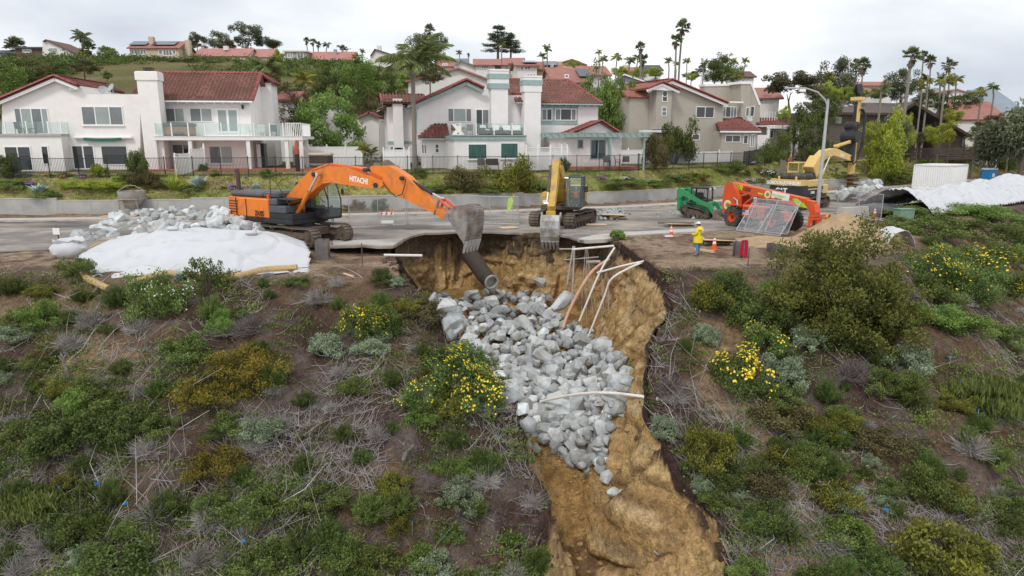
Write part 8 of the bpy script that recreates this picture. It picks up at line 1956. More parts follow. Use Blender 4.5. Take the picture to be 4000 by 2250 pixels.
mb=MB();mb.box((4.6,.7,1.15),(.05,.06,.5),(0,.3,0));mb.box((4.6,.62,1.25),(.05,.2,.08));mb.build('caution_tape',mk('tape_yellow',(.75,.65,.05),.6),X.o)
# rocks
M_ROCK=mk('rock_grey',(.47,.49,.495),.9,.32,2.6,bump=.5,bscale=7,col2=(.27,.25,.21),c2scale=1.3,c2lo=.5,c2hi=.68,rand=.3,spec=.2)
ROCKS=[]
for k in range(14):
 random.seed(100+k);bm=bmesh.new()
 for i in range(22):
  d=Vector((random.gauss(0,1),random.gauss(0,1),random.gauss(0,1))).normalized();s_=max(abs(d.x),abs(d.y),abs(d.z));d=d/s_**.55
  bm.verts.new((d.x*.5*random.uniform(.85,1.05),d.y*.42*random.uniform(.85,1.05),d.z*.36*random.uniform(.85,1.05)))
 r_=bmesh.ops.convex_hull(bm,input=bm.verts);junk=list({e for e in r_['geom_interior']+r_['geom_unused']if isinstance(e,bmesh.types.BMVert)});bmesh.ops.delete(bm,geom=junk,context='VERTS')
 bmesh.ops.dissolve_limit(bm,angle_limit=.22,verts=bm.verts,edges=bm.edges);bmesh.ops.bevel(bm,geom=list(bm.edges),offset=.012,segments=1,affect='EDGES')
 me_=bpy.data.meshes.new('rock');bm.to_mesh(me_);bm.free();me_.materials.append(M_ROCK);ROCKS.append(me_)
def rock(p,size,label,group,name='rock'):
 o=link(name,random.choice(ROCKS));o.location=p;o.scale=(size*random.uniform(.85,1.2),size*random.uniform(.85,1.2),size*random.uniform(.85,1.25));o.rotation_euler=(random.uniform(-.7,.7),random.uniform(-.7,.7),random.uniform(0,6.28));return tag(o,label,'rock',group)
def px_fill(poly,step,f,jit=.35):
 xs_=[p[0]for p in poly];ys_=[p[1]for p in poly];out=[];v=min(ys_);row=0
 while v<max(ys_):
  u=min(xs_)+(row%2)*step*.5
  while u<max(xs_):
   a,b=u+random.uniform(-jit,jit)*step,v+random.uniform(-jit,jit)*step
   if in_poly((a,b),poly):
    p=f(a,b)
    if p is not None:out.append(p)
   u+=step
  v+=step*.78;row+=1
 return out
random.seed(5)
fill=[Q(*p)for p in[(1070,750),(1120,738),(1200,735),(1300,726),(1372,742),(1400,790),(1480,830),(1550,880),(1582,930),(1582,990),(1530,1045),(1528,1150),(1500,1182),(1430,1150),(1350,1098),(1314,1088),(1314,1018),(1262,968),(1232,918),(1152,862),(1120,790)]]
def raised(u,v):return hit(u,v,lambda x,y:gfast(x,y)+.35)
pts=px_fill(fill,32,raised)
random.shuffle(pts)
for p in pts[:300]:rock(p+Vector((0,0,random.uniform(-.12,.2))),random.choice((.42,.55,.65,.8,1.05)),'pale grey angular boulder in the rock fill of the sinkhole','boulders filling the sinkhole')
small=[(p+Vector((random.uniform(-.5,.5),random.uniform(-.5,.5),-.3)))for p in pts]
def rock_stuff(name,label,pts_,lo,hi):
 parts=[]
 for i,p in enumerate(pts_):
  m_=ROCKS[i%14];V=np.array([v.co for v in m_.vertices]);m_.calc_loop_triangles();F=np.array([t.vertices for t in m_.loop_triangles]);M_=Matrix.Translation(p)@Euler((random.uniform(0,6),random.uniform(0,6),random.uniform(0,6))).to_matrix().to_4x4()@Matrix.Scale(random.uniform(lo,hi),4);parts.append((xf_np(V,M_),F,np.zeros(len(F))))
 V,F,r=merge(parts);tag(link(name,np_mesh(name,V,F,M_ROCK)),label,kind='stuff')
rock_stuff('rubble','smaller stones wedged between the boulders of the fill',[p+Vector((0,0,.05))for p in pts[300:]]+small,.4,.7)
def heap(fx):return lambda u,v:hit(u,v,fx)
def heapL(x,y):
 x=np.asarray(x,float);y=np.asarray(y,float)
 a=2.35*(1-((x+16.2)/4.6)**2-((y-44.6)/2.9)**2);b=1.0*(1-((x+20.3)/3.4)**2-((y-42.6)/1.9)**2);c=.9*(1-((x+12)/3.0)**2-((y-44)/2.0)**2)
 return np.maximum(np.maximum(a,b),np.maximum(c,base_z(x,y)))
pl_=[Q(*p)for p in[(120,612),(210,590),(275,562),(310,540),(372,525),(400,512),(500,503),(540,512),(575,545),(640,568),(660,590),(500,602),(330,600),(225,615)]]
for p in px_fill(pl_,27,heap(heapL)):rock(p+Vector((0,0,random.uniform(-.05,.12))),random.choice((.65,.8,.95,1.1,1.25)),'pale grey boulder in the heap behind the tarp','boulders heaped behind the orange excavator','boulder')
rock_stuff('rubble','stones inside the heap behind the tarp',[Vector((x,y,float(heapL(x,y))-.3))for x,y in[(random.uniform(-21,-12),random.uniform(42,46.5))for _ in range(150)]if heapL(x,y)>.2],.4,.8)
def heapR(x,y):
 x=np.asarray(x,float);y=np.asarray(y,float)
 return np.maximum(np.maximum(1.7*(1-((x-38.5)/3.4)**2-((y-74)/2.4)**2),1.2*(1-((x-34)/3.2)**2-((y-70)/2.2)**2)),bfast(x,y))
for p in px_fill(pq([(965,1100),(960,1030),(1060,1010),(1240,985),(1380,965),(1400,1010),(1330,1060),(1200,1100)],2800,250,2.147),20,heap(heapR)):rock(p,random.choice((.9,1.1,1.3)),'grey boulder in the heap behind the auger','boulders heaped by the auger','boulder')
for p in px_fill(pq([(1450,1010),(1560,985),(1700,970),(1700,1020),(1500,1035)],2800,250,2.147),17,heap(bfast)):rock(p+Vector((0,0,.1)),random.choice((.7,.9)),'grey boulder in the low row beside the white container','boulders beside the container','boulder')
p=P(*Q(1360,710),42.5);rock(p,1.0,'single boulder dropping through the air above the rock fill',None,'falling_rock')
for q_,s_,lab in(((1525,1212),.75,'lone pale boulder just below the rock fill'),((1553,1250),.85,'lone grey-green boulder lower in the gully'),((1660,1405),.45,'small grey stone against the right gully wall')):p=ghit(*Q(*q_));rock(p+Vector((0,0,.15)),s_,lab,None)
g=np.random.default_rng(3);C=[]
for _ in range(900):
 x,y=g.uniform(-1,9),g.uniform(20,31);i_,d_=gully_in(np.array([x]),np.array([y]))
 if i_[0]and d_[0]>1.5:C.append((x,y))
C=np.array(C);Z=ground_z(C[:,0],C[:,1]);parts=[];dk=[]
for(x,y),z in zip(C,Z):
 m_=ROCKS[g.integers(14)];V=np.array([v.co for v in m_.vertices]);F=np.array([t.vertices for t in m_.loop_triangles]);parts.append((V*g.uniform(.06,.3)*np.array([1,1,.8])+np.array([x,y,z]),F,np.zeros(len(F))))
_gp=np.vstack([GUL[10:34],GUL[34:],GUL[:1]])
for k in range(len(_gp)-1):
 for _ in range(int(14*np.hypot(*(_gp[k+1]-_gp[k])))):
  a=_gp[k]+(_gp[k+1]-_gp[k])*g.uniform()+g.normal(size=2)*.28
  if a[1]>19:m_=ROCKS[g.integers(14)];dk.append((np.array([v.co for v in m_.vertices])*g.uniform(.08,.34)+np.array([a[0],a[1],gz(*a)]),np.array([t.vertices for t in m_.loop_triangles]),np.zeros(len(m_.loop_triangles))))
V,F,r=merge(dk);tag(link('topsoil_clods',np_mesh('topsoil_clods',V,F,mk('clod_dark',(.085,.055,.042),.95,.35,3))),'dark crumbled topsoil along the rim of the hole',kind='stuff')
V,F,r=merge(parts);tag(link('soil_clods',np_mesh('soil_clods',V,F,mk('clod',(.34,.215,.095),.95,.3,3,col2=(.10,.06,.04),c2scale=.5,c2lo=.55,c2hi=.7))),'crumbled earth clods on the gully floor',kind='stuff')
# tarps, wattles, bags
M_TARP=mk('tarp_white',(.53,.54,.56),.5,.05,1.2,bump=.2,bscale=4,spec=.25)
def draped(name,label,fz,poly,mat,step=.12,skirt=.02,cat='tarp'):
 xs_=[p[0]for p in poly];ys_=[p[1]for p in poly];X_=np.arange(min(xs_),max(xs_),step);Y_=np.arange(min(ys_),max(ys_),step);idx={};V,F=[],[]
 for j,y in enumerate(Y_):
  for i,x in enumerate(X_):
   if in_poly((x,y),poly):idx[(i,j)]=len(V);V.append((x,y))
 V=np.array(V);z=fz(V[:,0],V[:,1]);V=np.concatenate([V,z[:,None]],1)
 for(i,j),k in idx.items():
  q=[(i,j),(i+1,j),(i+1,j+1),(i,j+1)]
  if all(p in idx for p in q):F.append([idx[p]for p in q])
 o=link(name,np_mesh(name,V,np.array(F),mat,smooth=True));md=o.modifiers.new('thick','SOLIDIFY');md.thickness=.02;return tag(o,label,cat)
def facets(dome,pts_):
 P_=np.array(pts_);z0=dome(P_[:,0],P_[:,1]);gx=(dome(P_[:,0]+.05,P_[:,1])-dome(P_[:,0]-.05,P_[:,1]))/.1;gy=(dome(P_[:,0],P_[:,1]+.05)-dome(P_[:,0],P_[:,1]-.05))/.1
 return lambda x,y:np.min(z0[:,None]+gx[:,None]*(np.ravel(x)[None]-P_[:,0:1])+gy[:,None]*(np.ravel(y)[None]-P_[:,1:2]),0).reshape(np.shape(x))
random.seed(4)
_dl=lambda x,y:1.45*np.clip(1-((x+16.5)/6.7)**2-((y-36.5)/4.0)**2,.0,1)**.8
_pl=[]
while len(_pl)<15:
 x,y=random.uniform(-23,-10),random.uniform(32.5,40.5)
 if.06<((x+16.5)/6.7)**2+((y-36.5)/4.0)**2<.93:_pl.append((x,y))
_fl_=facets(_dl,_pl)
def tarpL(x,y):return np.maximum(bfast(x,y)+.05,np.minimum(_fl_(x,y),1.5))+.10*(fbm(x/1.6,y/1.6,301,2)-.5)-.2*sstep(.05,0,np.abs(fbm((x+.5*y)/2.2,(y-.3*x)/2.2,304,2)-.5))-.13*sstep(.04,0,np.abs(fbm(x/4,y/1.0,305,2)-.5))
tl=[ghit(*Q(*p))for p in[(225,712),(250,695),(275,705),(310,703),(345,697),(375,694),(410,697),(440,700),(520,700),(640,695),(780,688),(785,660),(765,635)]]
draped('tarp','large white tarp draped over a soil heap in front of the boulders',tarpL,[(p.x,p.y)for p in tl]+[(-11.3,38.6),(-12.6,39.9),(-17,40.6),(-20.5,39.6),(-22.6,37.2),(-22.3,34.6)],M_TARP)
cR=np.array([(31.5,58.0),(37,62),(44,67.5),(53,74.5),(63,82)])
_dr=lambda x,y:2.1*np.clip(1-(poly_dist(cR,x,y)/3.55)**2,0,1)**.8*(.8+.75*(fbm(x/3.0,y/3.0,311,2)-.4))
def tarpR(x,y):return np.maximum(_dr(x,y),.04)+bfast(x,y)+.1+.35*np.abs(fbm(x/1.7,y/1.7,312,2)-.5)-.16*sstep(.05,0,np.abs(fbm((x-y)/1.3,(x+y)/3,313,2)-.5))-.12*sstep(.04,0,np.abs(fbm(x/1.1+3,y/2.5,314,2)-.5))
def offs(PL,d):
 out=[]
 for i in range(len(PL)):
  a,b=PL[max(i-1,0)],PL[min(i+1,len(PL)-1)];t=np.array([b[0]-a[0],b[1]-a[1]]);t=t/np.hypot(*t);out.append((PL[i][0]-t[1]*d*-1,PL[i][1]+t[0]*d*-1))
 return out
draped('tarp','long wrinkled white sheet covering spoil along the road at right',tarpR,offs(cR,3.5)+offs(cR,-3.5)[::-1],M_TARP,.12)
draped('tarp','dark grey plastic sheet at the left end of the long white sheet',lambda x,y:.9*np.clip(1-((x-30.2)/2.8)**2-((y-57.2)/2.0)**2,0,1)**.7+.1+.14*(fbm(x/.5,y/.5,321)-.5),[(27.8,57),(29,55.6),(31.5,55.4),(33,57),(32,58.8),(29,58.9)],mk('plastic_black',(.055,.06,.07),.35,.3,3,bump=.5,bscale=5))
p=P(*Q(2245,612),41.0);draped('tarp','torn white sheet hanging beside the sand pile',lambda x,y:1.15*np.clip(1-((x-p.x)/.9)**2,0,1)**.5+base_z(x,y)-.1+.15*(fbm(x/.3,y/.3,331)-.5),[(p.x-.95,p.y-1.2),(p.x+.95,p.y-.9),(p.x+.9,p.y+.6),(p.x-.9,p.y+.6)],M_TARP,.08)
M_STRAW=mk('straw',(.46,.33,.16),.95,.2,9,bump=.6,bscale=30)
def wattle(pts,label,r=.17):
 q=[ghit(*pq([p],0,700,1.9815)[0])for p in pts];fine=[]
 for a,b in zip(q[:-1],q[1:]):
  for k in range(4):fine.append(a.lerp(b,k/4)+Vector((0,0,r*.8)))
 fine.append(q[-1]+Vector((0,0,r*.8)));fine=[fine[0]]+[(fine[i-1]+fine[i]*2+fine[i+1])/4 for i in range(1,len(fine)-1)]+[fine[-1]]
 mb=MB();mb.tube(fine,[r*random.uniform(.93,1.07)for _ in fine],9);tag(mb.build('straw_wattle',M_STRAW,None,True),label,'wattle')
wattle([(860,515),(760,530),(690,570),(650,640),(640,730),(680,800),(760,845),(840,872)],'curved straw wattle round the left end of the white tarp')
wattle([(1010,848),(1150,795),(1300,755),(1480,775),(1640,790),(1770,790),(1900,762),(2050,725),(2300,708)],'long straw wattle along the front of the white tarp')
c=ghit(*pq([(548,602)],0,700,1.9815)[0]);o=empty('bulk_bag',c,0,'squat white bulk bag slumped on the dirt left of the tarp','bag');mb=MB();mb.lathe([(0,0),(.75,0),(.98,.2),(1.0,.5),(.86,.72),(.72,.82)],(0,0,0),n=22)
for i,v in enumerate(mb.v):n_=mnoise.noise(Vector(v)*2.2)*.14;mb.v[i]=(v[0]*(1+n_)*.95,v[1]*(1+n_)*.8,v[2]*(1+n_))
mb.build('bag_body',M_TARP,o,True);mb=MB();mb.lathe([(.74,.80),(.8,.95),(.55,.92),(.3,.78),(0,.74)],(0,0,0),n=22)
for i,v in enumerate(mb.v):n_=mnoise.noise(Vector(v)*3.5)*.25;mb.v[i]=(v[0]*(1+n_),v[1]*.8*(1+n_),v[2]*(1+n_*.6))
mb.build('bag_rim',M_TARP,o,True)
for(x,y),lab in(((1340,385),'small sandbag on the crest of the white tarp'),((1945,420),'white sandbag at the right crest of the tarp')):c=hit(*pq([(x,y+12)],0,700,1.9815)[0],tarpL);o=empty('sandbag',c,.3,lab,'bag');mb=MB();mb.box((0,0,.1),(.6,.35,.24),None,.1);mb.build('bag_body',M_TARP,o,True);mb=MB();mb.cyl((.2,0,.2),(.32,0,.42),.06,.1,7);mb.build('tied_neck',M_TARP,o)
c=ghit(*pq([(2300,590)],0,700,1.9815)[0]);o=empty('fabric_roll',c+Vector((0,0,.18)),.35,'white roll of filter fabric at the right end of the tarp','roll');mb=MB();mb.cyl((-.55,0,0),(.55,0,0),.19,n=14);mb.build('roll',M_TARP,o,True);mb=MB();mb.cyl((-.56,0,0),(.56,0,0),.05,n=8);mb.build('core',M_BLK,o)
c=ghit(*pq([(745,630)],0,700,1.9815)[0]);o=empty('plastic_tray',c+Vector((0,0,.05)),.6,'black plastic tray at the left end of the tarp','tray');mb=MB();mb.box((0,0,0),(.9,.55,.05))
for s_ in(-1,1):mb.box((0,s_*.27,.12),(.9,.03,.22));mb.box((s_*.44,0,.12),(.03,.51,.22))
mb.build('tray_body',M_BLK,o)
def sandz(x,y):return np.maximum(1.9*np.clip(1-np.hypot((x-20.6)/3.3,(y-42.6)/3.0),0,1)**.9+.5*np.clip(1-np.hypot((x-15.5)/4.5,(y-41.5)/2.0),0,1)+.16*(fbm(x/.8,y/.8,341)-.5),0)+base_z(x,y)-.03
o=draped('sand_pile','heap of tan sandy soil behind the big olive shrub',sandz,[(11.5,41),(14,39.6),(18,39.5),(21,39.2),(24.2,41),(24.3,44),(21.5,45.8),(17.5,44.6),(13,43.6)],mk('sand_pile',(.36,.255,.15),.95,.18,2.5,bump=.7,bscale=6),.15,cat='soil heap')
# container, toilet, hopper, lamp
c0=G(3706,745,0);o=empty('shipping_container',c0,R(41),'white corrugated shipping container standing behind the long white sheet','container');M_CONT=mk('container_white',(.80,.80,.80),.5,.03,2,col2=(.70,.68,.65),c2scale=.6,c2lo=.6,c2hi=.8);LX,LY,LZ=6.1,4.2,3.05
def corr(a,b,n,z0,z1,nx_,ny_):
 pts_=[]
 for k in range(n*4):t=k/(n*4-1);off=.0 if(k%4)<2 else.07;pts_.append((a[0]+(b[0]-a[0])*t+nx_*off,a[1]+(b[1]-a[1])*t+ny_*off))
 mb=MB();m=len(pts_);mb._add([(x,y,z0)for x,y in pts_]+[(x,y,z1)for x,y in pts_],[(k,k+1,m+k+1,m+k)for k in range(m-1)]);mb.build('wall_sheet',M_CONT,o,fix=False)
corr((.1,.02),(LX-.1,.02),24,.15,LZ-.12,0,1);corr((.02,.1),(.02,LY-.1),16,.15,LZ-.12,1,0);corr((.1,LY-.02),(LX-.1,LY-.02),24,.15,LZ-.12,0,-1);corr((LX-.02,.1),(LX-.02,LY-.1),16,.15,LZ-.12,-1,0)
mb=MB()
for x in(.06,LX-.06):
 for y in(.06,LY-.06):mb.box((x,y,LZ/2),(.14,.14,LZ))
for z in(.08,LZ-.07):mb.box((LX/2,.05,z),(LX,.12,.14));mb.box((LX/2,LY-.05,z),(LX,.12,.14));mb.box((.05,LY/2,z),(.12,LY,.14));mb.box((LX-.05,LY/2,z),(.12,LY,.14))
mb.build('frame',M_CONT,o);mb=MB();mb.box((LX/2,LY/2,LZ-.04),(LX-.2,LY-.2,.06));mb.build('roof_sheet',M_CONT,o)
c0=G(3857,728,0);o=empty('portable_toilet',c0,R(20),'blue portable toilet right behind the white container','toilet');M_BLU=mk('plastic_blue',(.03,.22,.48),.5,.08,2)
mb=MB();mb.box((0,0,1.15),(1.25,1.25,2.1),None,.05);mb.build('cabin',M_BLU,o);mb=MB();mb.prism([(-.68,2.2),(.68,2.2),(.55,2.42),(-.55,2.42)],(0,-.68,0),(1,0,0),(0,0,1),(0,1.36,0));mb.build('roof',mk('plastic_palegrey',(.62,.66,.7),.6),o);mb=MB();mb.box((0,-.64,1.1),(.8,.04,1.8),None,.02);dr=mb.build('door',M_BLU,o);mb=MB();mb.box((.3,-.67,1.1),(.06,.04,.2));mb.build('handle',M_LETW,dr);mb=MB();mb.box((-.1,-.665,1.5),(.42,.02,.45));mb.build('notice',M_LETW,dr)
c0=G(523,842,.1);o=empty('concrete_hopper',Vector((c0 .x,c0 .y,.14)),.2,'rusty grey concrete hopper bucket on a frame by the retaining wall','hopper');M_HOP=mk('hopper_steel',(.34,.31,.28),.75,.15,2,col2=(.26,.17,.11),c2scale=1.6,c2lo=.5,c2hi=.66)
mb=MB();mb.lathe([(.98,1.95),(1.02,1.95),(1.0,1.35),(.35,.55),(.22,.4),(.2,.4),(.95,1.35),(.98,1.95)],(0,0,0),n=24);mb.build('bucket',M_HOP,o,True)
for k in range(6):a=k*math.pi/3;mb=MB();mb.tube([(1.0*math.cos(a),1.0*math.sin(a),1.3),(.95*math.cos(a+.3),.95*math.sin(a+.3),0)],.04,6);mb.build('leg',M_HOP,o)
for z,r_ in((1.33,1.04),(.05,.97)):mb=MB();mb.tube([(r_*math.cos(t),r_*math.sin(t),z)for t in np.linspace(0,2*math.pi,25)],.04,6);mb.build('ring',M_HOP,o)
for s_ in(-1,1):mb=MB();mb.tube([(s_*.98,0,1.95),(s_*.3,0,2.35),(0,0,2.4)],.035,6);mb.build('bail',M_HOP,o)
text_obj('lettering','JA',.35,mk('lettering_red',(.5,.1,.08),.7),o,(-.85,-.58,1.55),(.85,-.5,0),(0,0,1));o2=empty('plywood_sheet',Vector((c0 .x-.6,c0 .y-.9,.15)),.1,'plywood sheet under the concrete hopper','plywood');M_PLY=mk('plywood',(.58,.42,.28),.85,.1,2,stretch=(.4,3,1));mb=MB();mb.box((0,0,.03),(2.6,1.2,.05));mb.build('sheet',M_PLY,o2)
lp=Vector((21.25,48.2,0));o=empty('street_lamp',lp,0,'tall grey street lamp leaning over the telehandler','street lamp');M_GALV=mk('galvanised',(.42,.43,.44),.6,.08,4,metal=.3);mb=MB();mb.cyl((0,0,0),(.05,0,8.6),.15,.085,12);mb.build('pole',M_GALV,o,True)
mb=MB();mb.tube([(.05,0,8.3),(-.15,.0,8.75),(-.7,0,9.25),(-1.5,0,9.5),(-2.3,0,9.52)],[.06,.06,.055,.05,.045],8);mb.build('arm',M_GALV,o,True);mb=MB();mb.box((-2.55,0,9.5),(.75,.28,.14),None,.05);mb.build('lamp_head',M_GALV,o);mb=MB();mb.box((-1.75,0,9.36),(.4,.22,.16));mb.build('camera_box',M_LETW,o);mb=MB();mb.cyl((.05,0,8.55),(.05,0,8.8),.07,n=8);mb.build('photocell',M_GALV,o)
mb=MB();mb.tube([(0,0,.01),(0,0,.35)],.26,10);mb.build('base_collar',M_ORG2,o)
# site fences, barriers, timber
def chain_mat():
 m=bpy.data.materials.new('chain_link');m.use_nodes=True;t=m.node_tree;n,lk=t.nodes,t.links.new
 tc=n.new('ShaderNodeTexCoord');outs=[]
 for rz_ in(.785,-.785):
  mp=n.new('ShaderNodeMapping');mp.inputs['Rotation'].default_value=(0,rz_,0);lk(tc.outputs['Object'],mp.inputs['Vector']);w=n.new('ShaderNodeTexWave');w.inputs['Scale'].default_value=4.5;w.bands_direction='X';lk(mp.outputs['Vector'],w.inputs['Vector']);gt=n.new('ShaderNodeMath');gt.operation='GREATER_THAN';gt.inputs[1].default_value=.965;lk(w.outputs['Fac'],gt.inputs[0]);outs.append(gt)
 mx=n.new('ShaderNodeMath');mx.operation='MAXIMUM';lk(outs[0].outputs[0],mx.inputs[0]);lk(outs[1].outputs[0],mx.inputs[1])
 tr=n.new('ShaderNodeBsdfTransparent');b=n['Principled BSDF'];b.inputs['Base Color'].default_value=(.5,.51,.52,1);b.inputs['Metallic'].default_value=.3;ms=n.new('ShaderNodeMixShader');lk(mx.outputs[0],ms.inputs['Fac']);lk(tr.outputs[0],ms.inputs[1]);lk(b.outputs[0],ms.inputs[2]);lk(ms.outputs[0],n['Material Output'].inputs['Surface']);return m
M_CHAIN=chain_mat()
def chain_panel(a,b,c,d,label,feet=True,mid=True):
 o=empty('fence_panel',a,0,label,'fence panel');a0=Vector(a);a,b,c,d=[Vector(p)-a0 for p in(a,b,c,d)];mb=MB()
 for p,q in((a,b),(b,c),(c,d),(d,a))+((((a+b)/2,(c+d)/2),)if mid else()):mb.tube([p,q],.03,6)
 mb.build('frame',M_GALV,o)
 L_=(b-a).length;X_=(b-a).normalized();Z_=((d-a)-X_*(d-a).dot(X_));hz=Z_.length;Z_.normalize();N_=Z_.cross(X_)
 sk=(d-a).dot(X_);me_=bpy.data.meshes.new('mesh_infill');me_.from_pydata([(0,0,0),(L_,0,0),(L_+sk,0,hz),(sk,0,hz)],[],[(0,1,2,3)]);me_.materials.append(M_CHAIN);w=link('mesh_infill',me_,o);M_=Matrix((X_,N_,Z_)).transposed().to_4x4();w.matrix_local=M_
 if feet:
  for p in(a,b):mb=MB();mb.box(p+Vector((0,0,.03)),(.15,.9,.05));mb.build('foot',M_GALV,o)
def std_panel(u0,v0,u1,v1,hgt,label):a,b=G(u0,v0,.02),G(u1,v1,.02);chain_panel(a,b,b+Vector((0,0,hgt)),a+Vector((0,0,hgt)),label)
std_panel(1366,890,1586,876,2.0,'chain-link fence panel right of the orange excavator');std_panel(1592,874,1800,868,2.0,'chain-link fence panel behind the orange boom tip');std_panel(1806,868,2025,876,2.0,'chain-link fence panel left of the yellow excavator')
def lean(bl,br,sh,label):a,b=G(*bl,.12),G(*br,.12);s_=Vector(sh);chain_panel(a,b,b+s_,a+s_,label,False)
lean((2875,898),(3047,921),(1.3,.9,1.75),'chain-link panel leaning in front of the telehandler, front one');lean((2905,896),(3075,915),(1.1,1.0,2.0),'chain-link panel leaning in front of the telehandler, rear one');std_panel(3268,835,3440,862,2.0,'chain-link panel standing between telehandler and dark sheet')
M_CONEO=mk('cone_orange',(.72,.11,.03),.6,.08,3)
def cone(u,v,label,hgt=.78):
 o=empty('traffic_cone',ghit(u,v),random.uniform(0,3),label,'traffic cone');mb=MB();mb.box((0,0,.02),(.4,.4,.04),None,.015);mb.build('base',M_CONEO,o);mb=MB();mb.lathe([(.16,.04),(.03,hgt),(0,hgt)],(0,0,0),n=14);mb.build('body',M_CONEO,o,True)
 for z0,z1 in((.36,.50),(.58,.68)):r0,r1=.16-.13*z0/hgt+.004,.16-.13*z1/hgt+.004;mb=MB();mb.lathe([(r0,z0),(r1,z1)],(0,0,0),n=14);mb.build('reflective_band',M_LETW,o,True)
cone(2621,926,'traffic cone by the plywood stack at the hole, with white bag at its foot');cone(2789,978,'traffic cone beside the worker in yellow');cone(3415,850,'traffic cone by the dark sheet at right')
c=ghit(2617,928);o=empty('sandbag',c+Vector((-.1,-.15,0)),.2,'white sandbag at the foot of the cone near the hole','bag');mb=MB();mb.box((0,0,.08),(.6,.35,.18),None,.08);mb.build('bag_body',M_TARP,o,True)
M_TIMB=mk('timber_grey',(.19,.155,.125),.9,.2,4,stretch=(.3,3,3))
def ply_stack(u,v,n,label,rz_=.2,w=2.2,d=1.1,up=.35):
 c=ghit(u,v);o=empty('timber_stack',c,rz_,label,'timber');random.seed(int(u))
 for k in range(n):mb=MB();mb.box((random.uniform(-.3,.3),random.uniform(-.4,.4),.07+.12*(k//2)),(w*random.uniform(.8,1.25),.13,.11),(0,0,random.uniform(-.25,.25)+(k%2)*.5));mb.build('beam',M_TIMB,o)
 mb=MB();mb.box((0,0,up),(w,d,.035),(random.uniform(-.05,.05),.05,.15));mb.build('plywood',M_PLY,o)
ply_stack(2650,893,7,'timbers under plywood beside the cone at the hole');ply_stack(2805,958,7,'timbers under plywood behind the worker in yellow',.0);ply_stack(2395,866,8,'dark timbers under plywood right of the yellow excavator',.1,2.0,1.0,.55)
for u,v,rz_,w,lab in((2327,878,.05,1.5,'bare plywood sheet on the road before the yellow excavator'),(1985,890,.35,1.2,'plywood sheet with a board at the hole edge between the buckets'),(1600,893,.1,.6,'small wooden blocks with grey rag on the road')):c=G(u,v,.03);o=empty('plywood_sheet',c,rz_,lab,'plywood');mb=MB();mb.box((0,0,.02),(w,.95 if w>1 else.25,.04));mb.build('sheet',M_PLY if w>1 else M_TIMB,o)
c=ghit(2752,985);o=empty('timber_beam',c,-.9,'short timber beam lying beside the worker in yellow','timber');mb=MB();mb.box((0,0,.08),(1.3,.14,.12));mb.build('beam',M_PLY,o);c=ghit(2280,985)
c=ghit(1362,1080);o=empty('timber_beam',c,-.9,'short pale board on the dirt left of the hole','timber');mb=MB();mb.box((0,0,.05),(1.0,.12,.06));mb.build('board',M_PLY,o)
c=ghit(1400,955);o=empty('timber_stack',c+Vector((0,0,.0)),.2,'splintered boards by the excavator track at the slab edge','timber')
for k in range(4):mb=MB();mb.box((random.uniform(-.4,.4),random.uniform(-.2,.2),.06+.05*k),(1.1,.12,.05),(random.uniform(-.1,.1),random.uniform(-.15,.15),random.uniform(-.6,.6)));mb.build('board',M_TIMB,o)
M_HB=mk('beam_steel',(.19,.17,.165),.7,.2,3,metal=.3,col2=(.27,.24,.22),c2scale=2)
def hbeam(u,v,hgt,label,rz_=.3,w=.55):
 c=ghit(u,v);o=empty('steel_pile',c+Vector((0,0,-.3)),rz_,label,'steel pile');hgt+=.3
 for y in(-w/2,w/2):mb=MB();mb.box((0,y,hgt/2),(w,.03,hgt));mb.build('flange',M_HB,o)
 mb=MB();mb.box((0,0,hgt/2),(.03,w-.03,hgt));mb.build('web',M_HB,o);return o
hbeam(1262,1008,1.05,'steel pile head in front of the orange excavator track',.1,.7);hj=hbeam(2890,1004,.85,'steel pile head with a red jacket hung over it',.9,.6);hbeam(3022,985,.5,'low steel pile head left of the big olive shrub',.4);hbeam(3045,1000,.6,'dark steel pile head partly behind the big olive shrub',1.2,.6)
c=hj.location;o=empty('jacket',(c.x+.1,c.y-.38,c.z+1.15),.1,'red jacket draped over a steel pile head','jacket');mb=MB();mb.prism([(-.14,.1),(.14,.12),(.2,-.5),(.16,-.95),(.05,-.98),(.0,-.75),(-.22,-.72),(-.2,-.3)],(0,0,0),(1,0,0),(0,0,1),(0,.12,0));mb.build('cloth',mk('cloth_red',(.42,.012,.04),.9,.2,6),o)
for u,v,hgt,lab in((1415,1040,1.15,'thin dark rebar stake on the dirt left of the hole'),(2920,1045,.95,'wooden stake near the steel pile with the jacket'),(3838,800,1.3,'thin post at the edge of the long white sheet')):c=ghit(u,v);o=empty('stake',c,0,lab,'stake');mb=MB();mb.cyl((0,0,-.2),(.02,0,hgt),.025,n=6);mb.build('rod',M_MUD,o)
c=ghit(235,948);o=empty('notice_board',c,0,'small white notice on a black stake by the boulder heap','sign');mb=MB();mb.cyl((0,0,-.2),(-.12,0,.95),.03,n=6);mb.build('stake',M_BLK,o);mb=MB();mb.box((-.13,-.04,.72),(.42,.02,.4));mb.build('board',M_LETW,o)
c=G(1512,882,0);o=empty('barricade',c,.1,'folding barricade with orange and white stripes behind the chain-link panel','barricade')
for x in(-.5,.5):
 for s_ in(-1,1):mb=MB();mb.tube([(x,s_*.3,0),(x,0,1.1)],.025,5);mb.build('leg',M_GALV,o)
for z in(.9,.3):
 mb=MB();mb.box((0,-.1,z),(1.05,.03,.22));bd=mb.build('board',M_LETW,o)
 if z>.5:
  for k in range(3):mb=MB();mb.box((-.35+k*.35,-.118,z),(.13,.01,.2),(0,.5,0));mb.build('stripe',M_CONEO,bd)
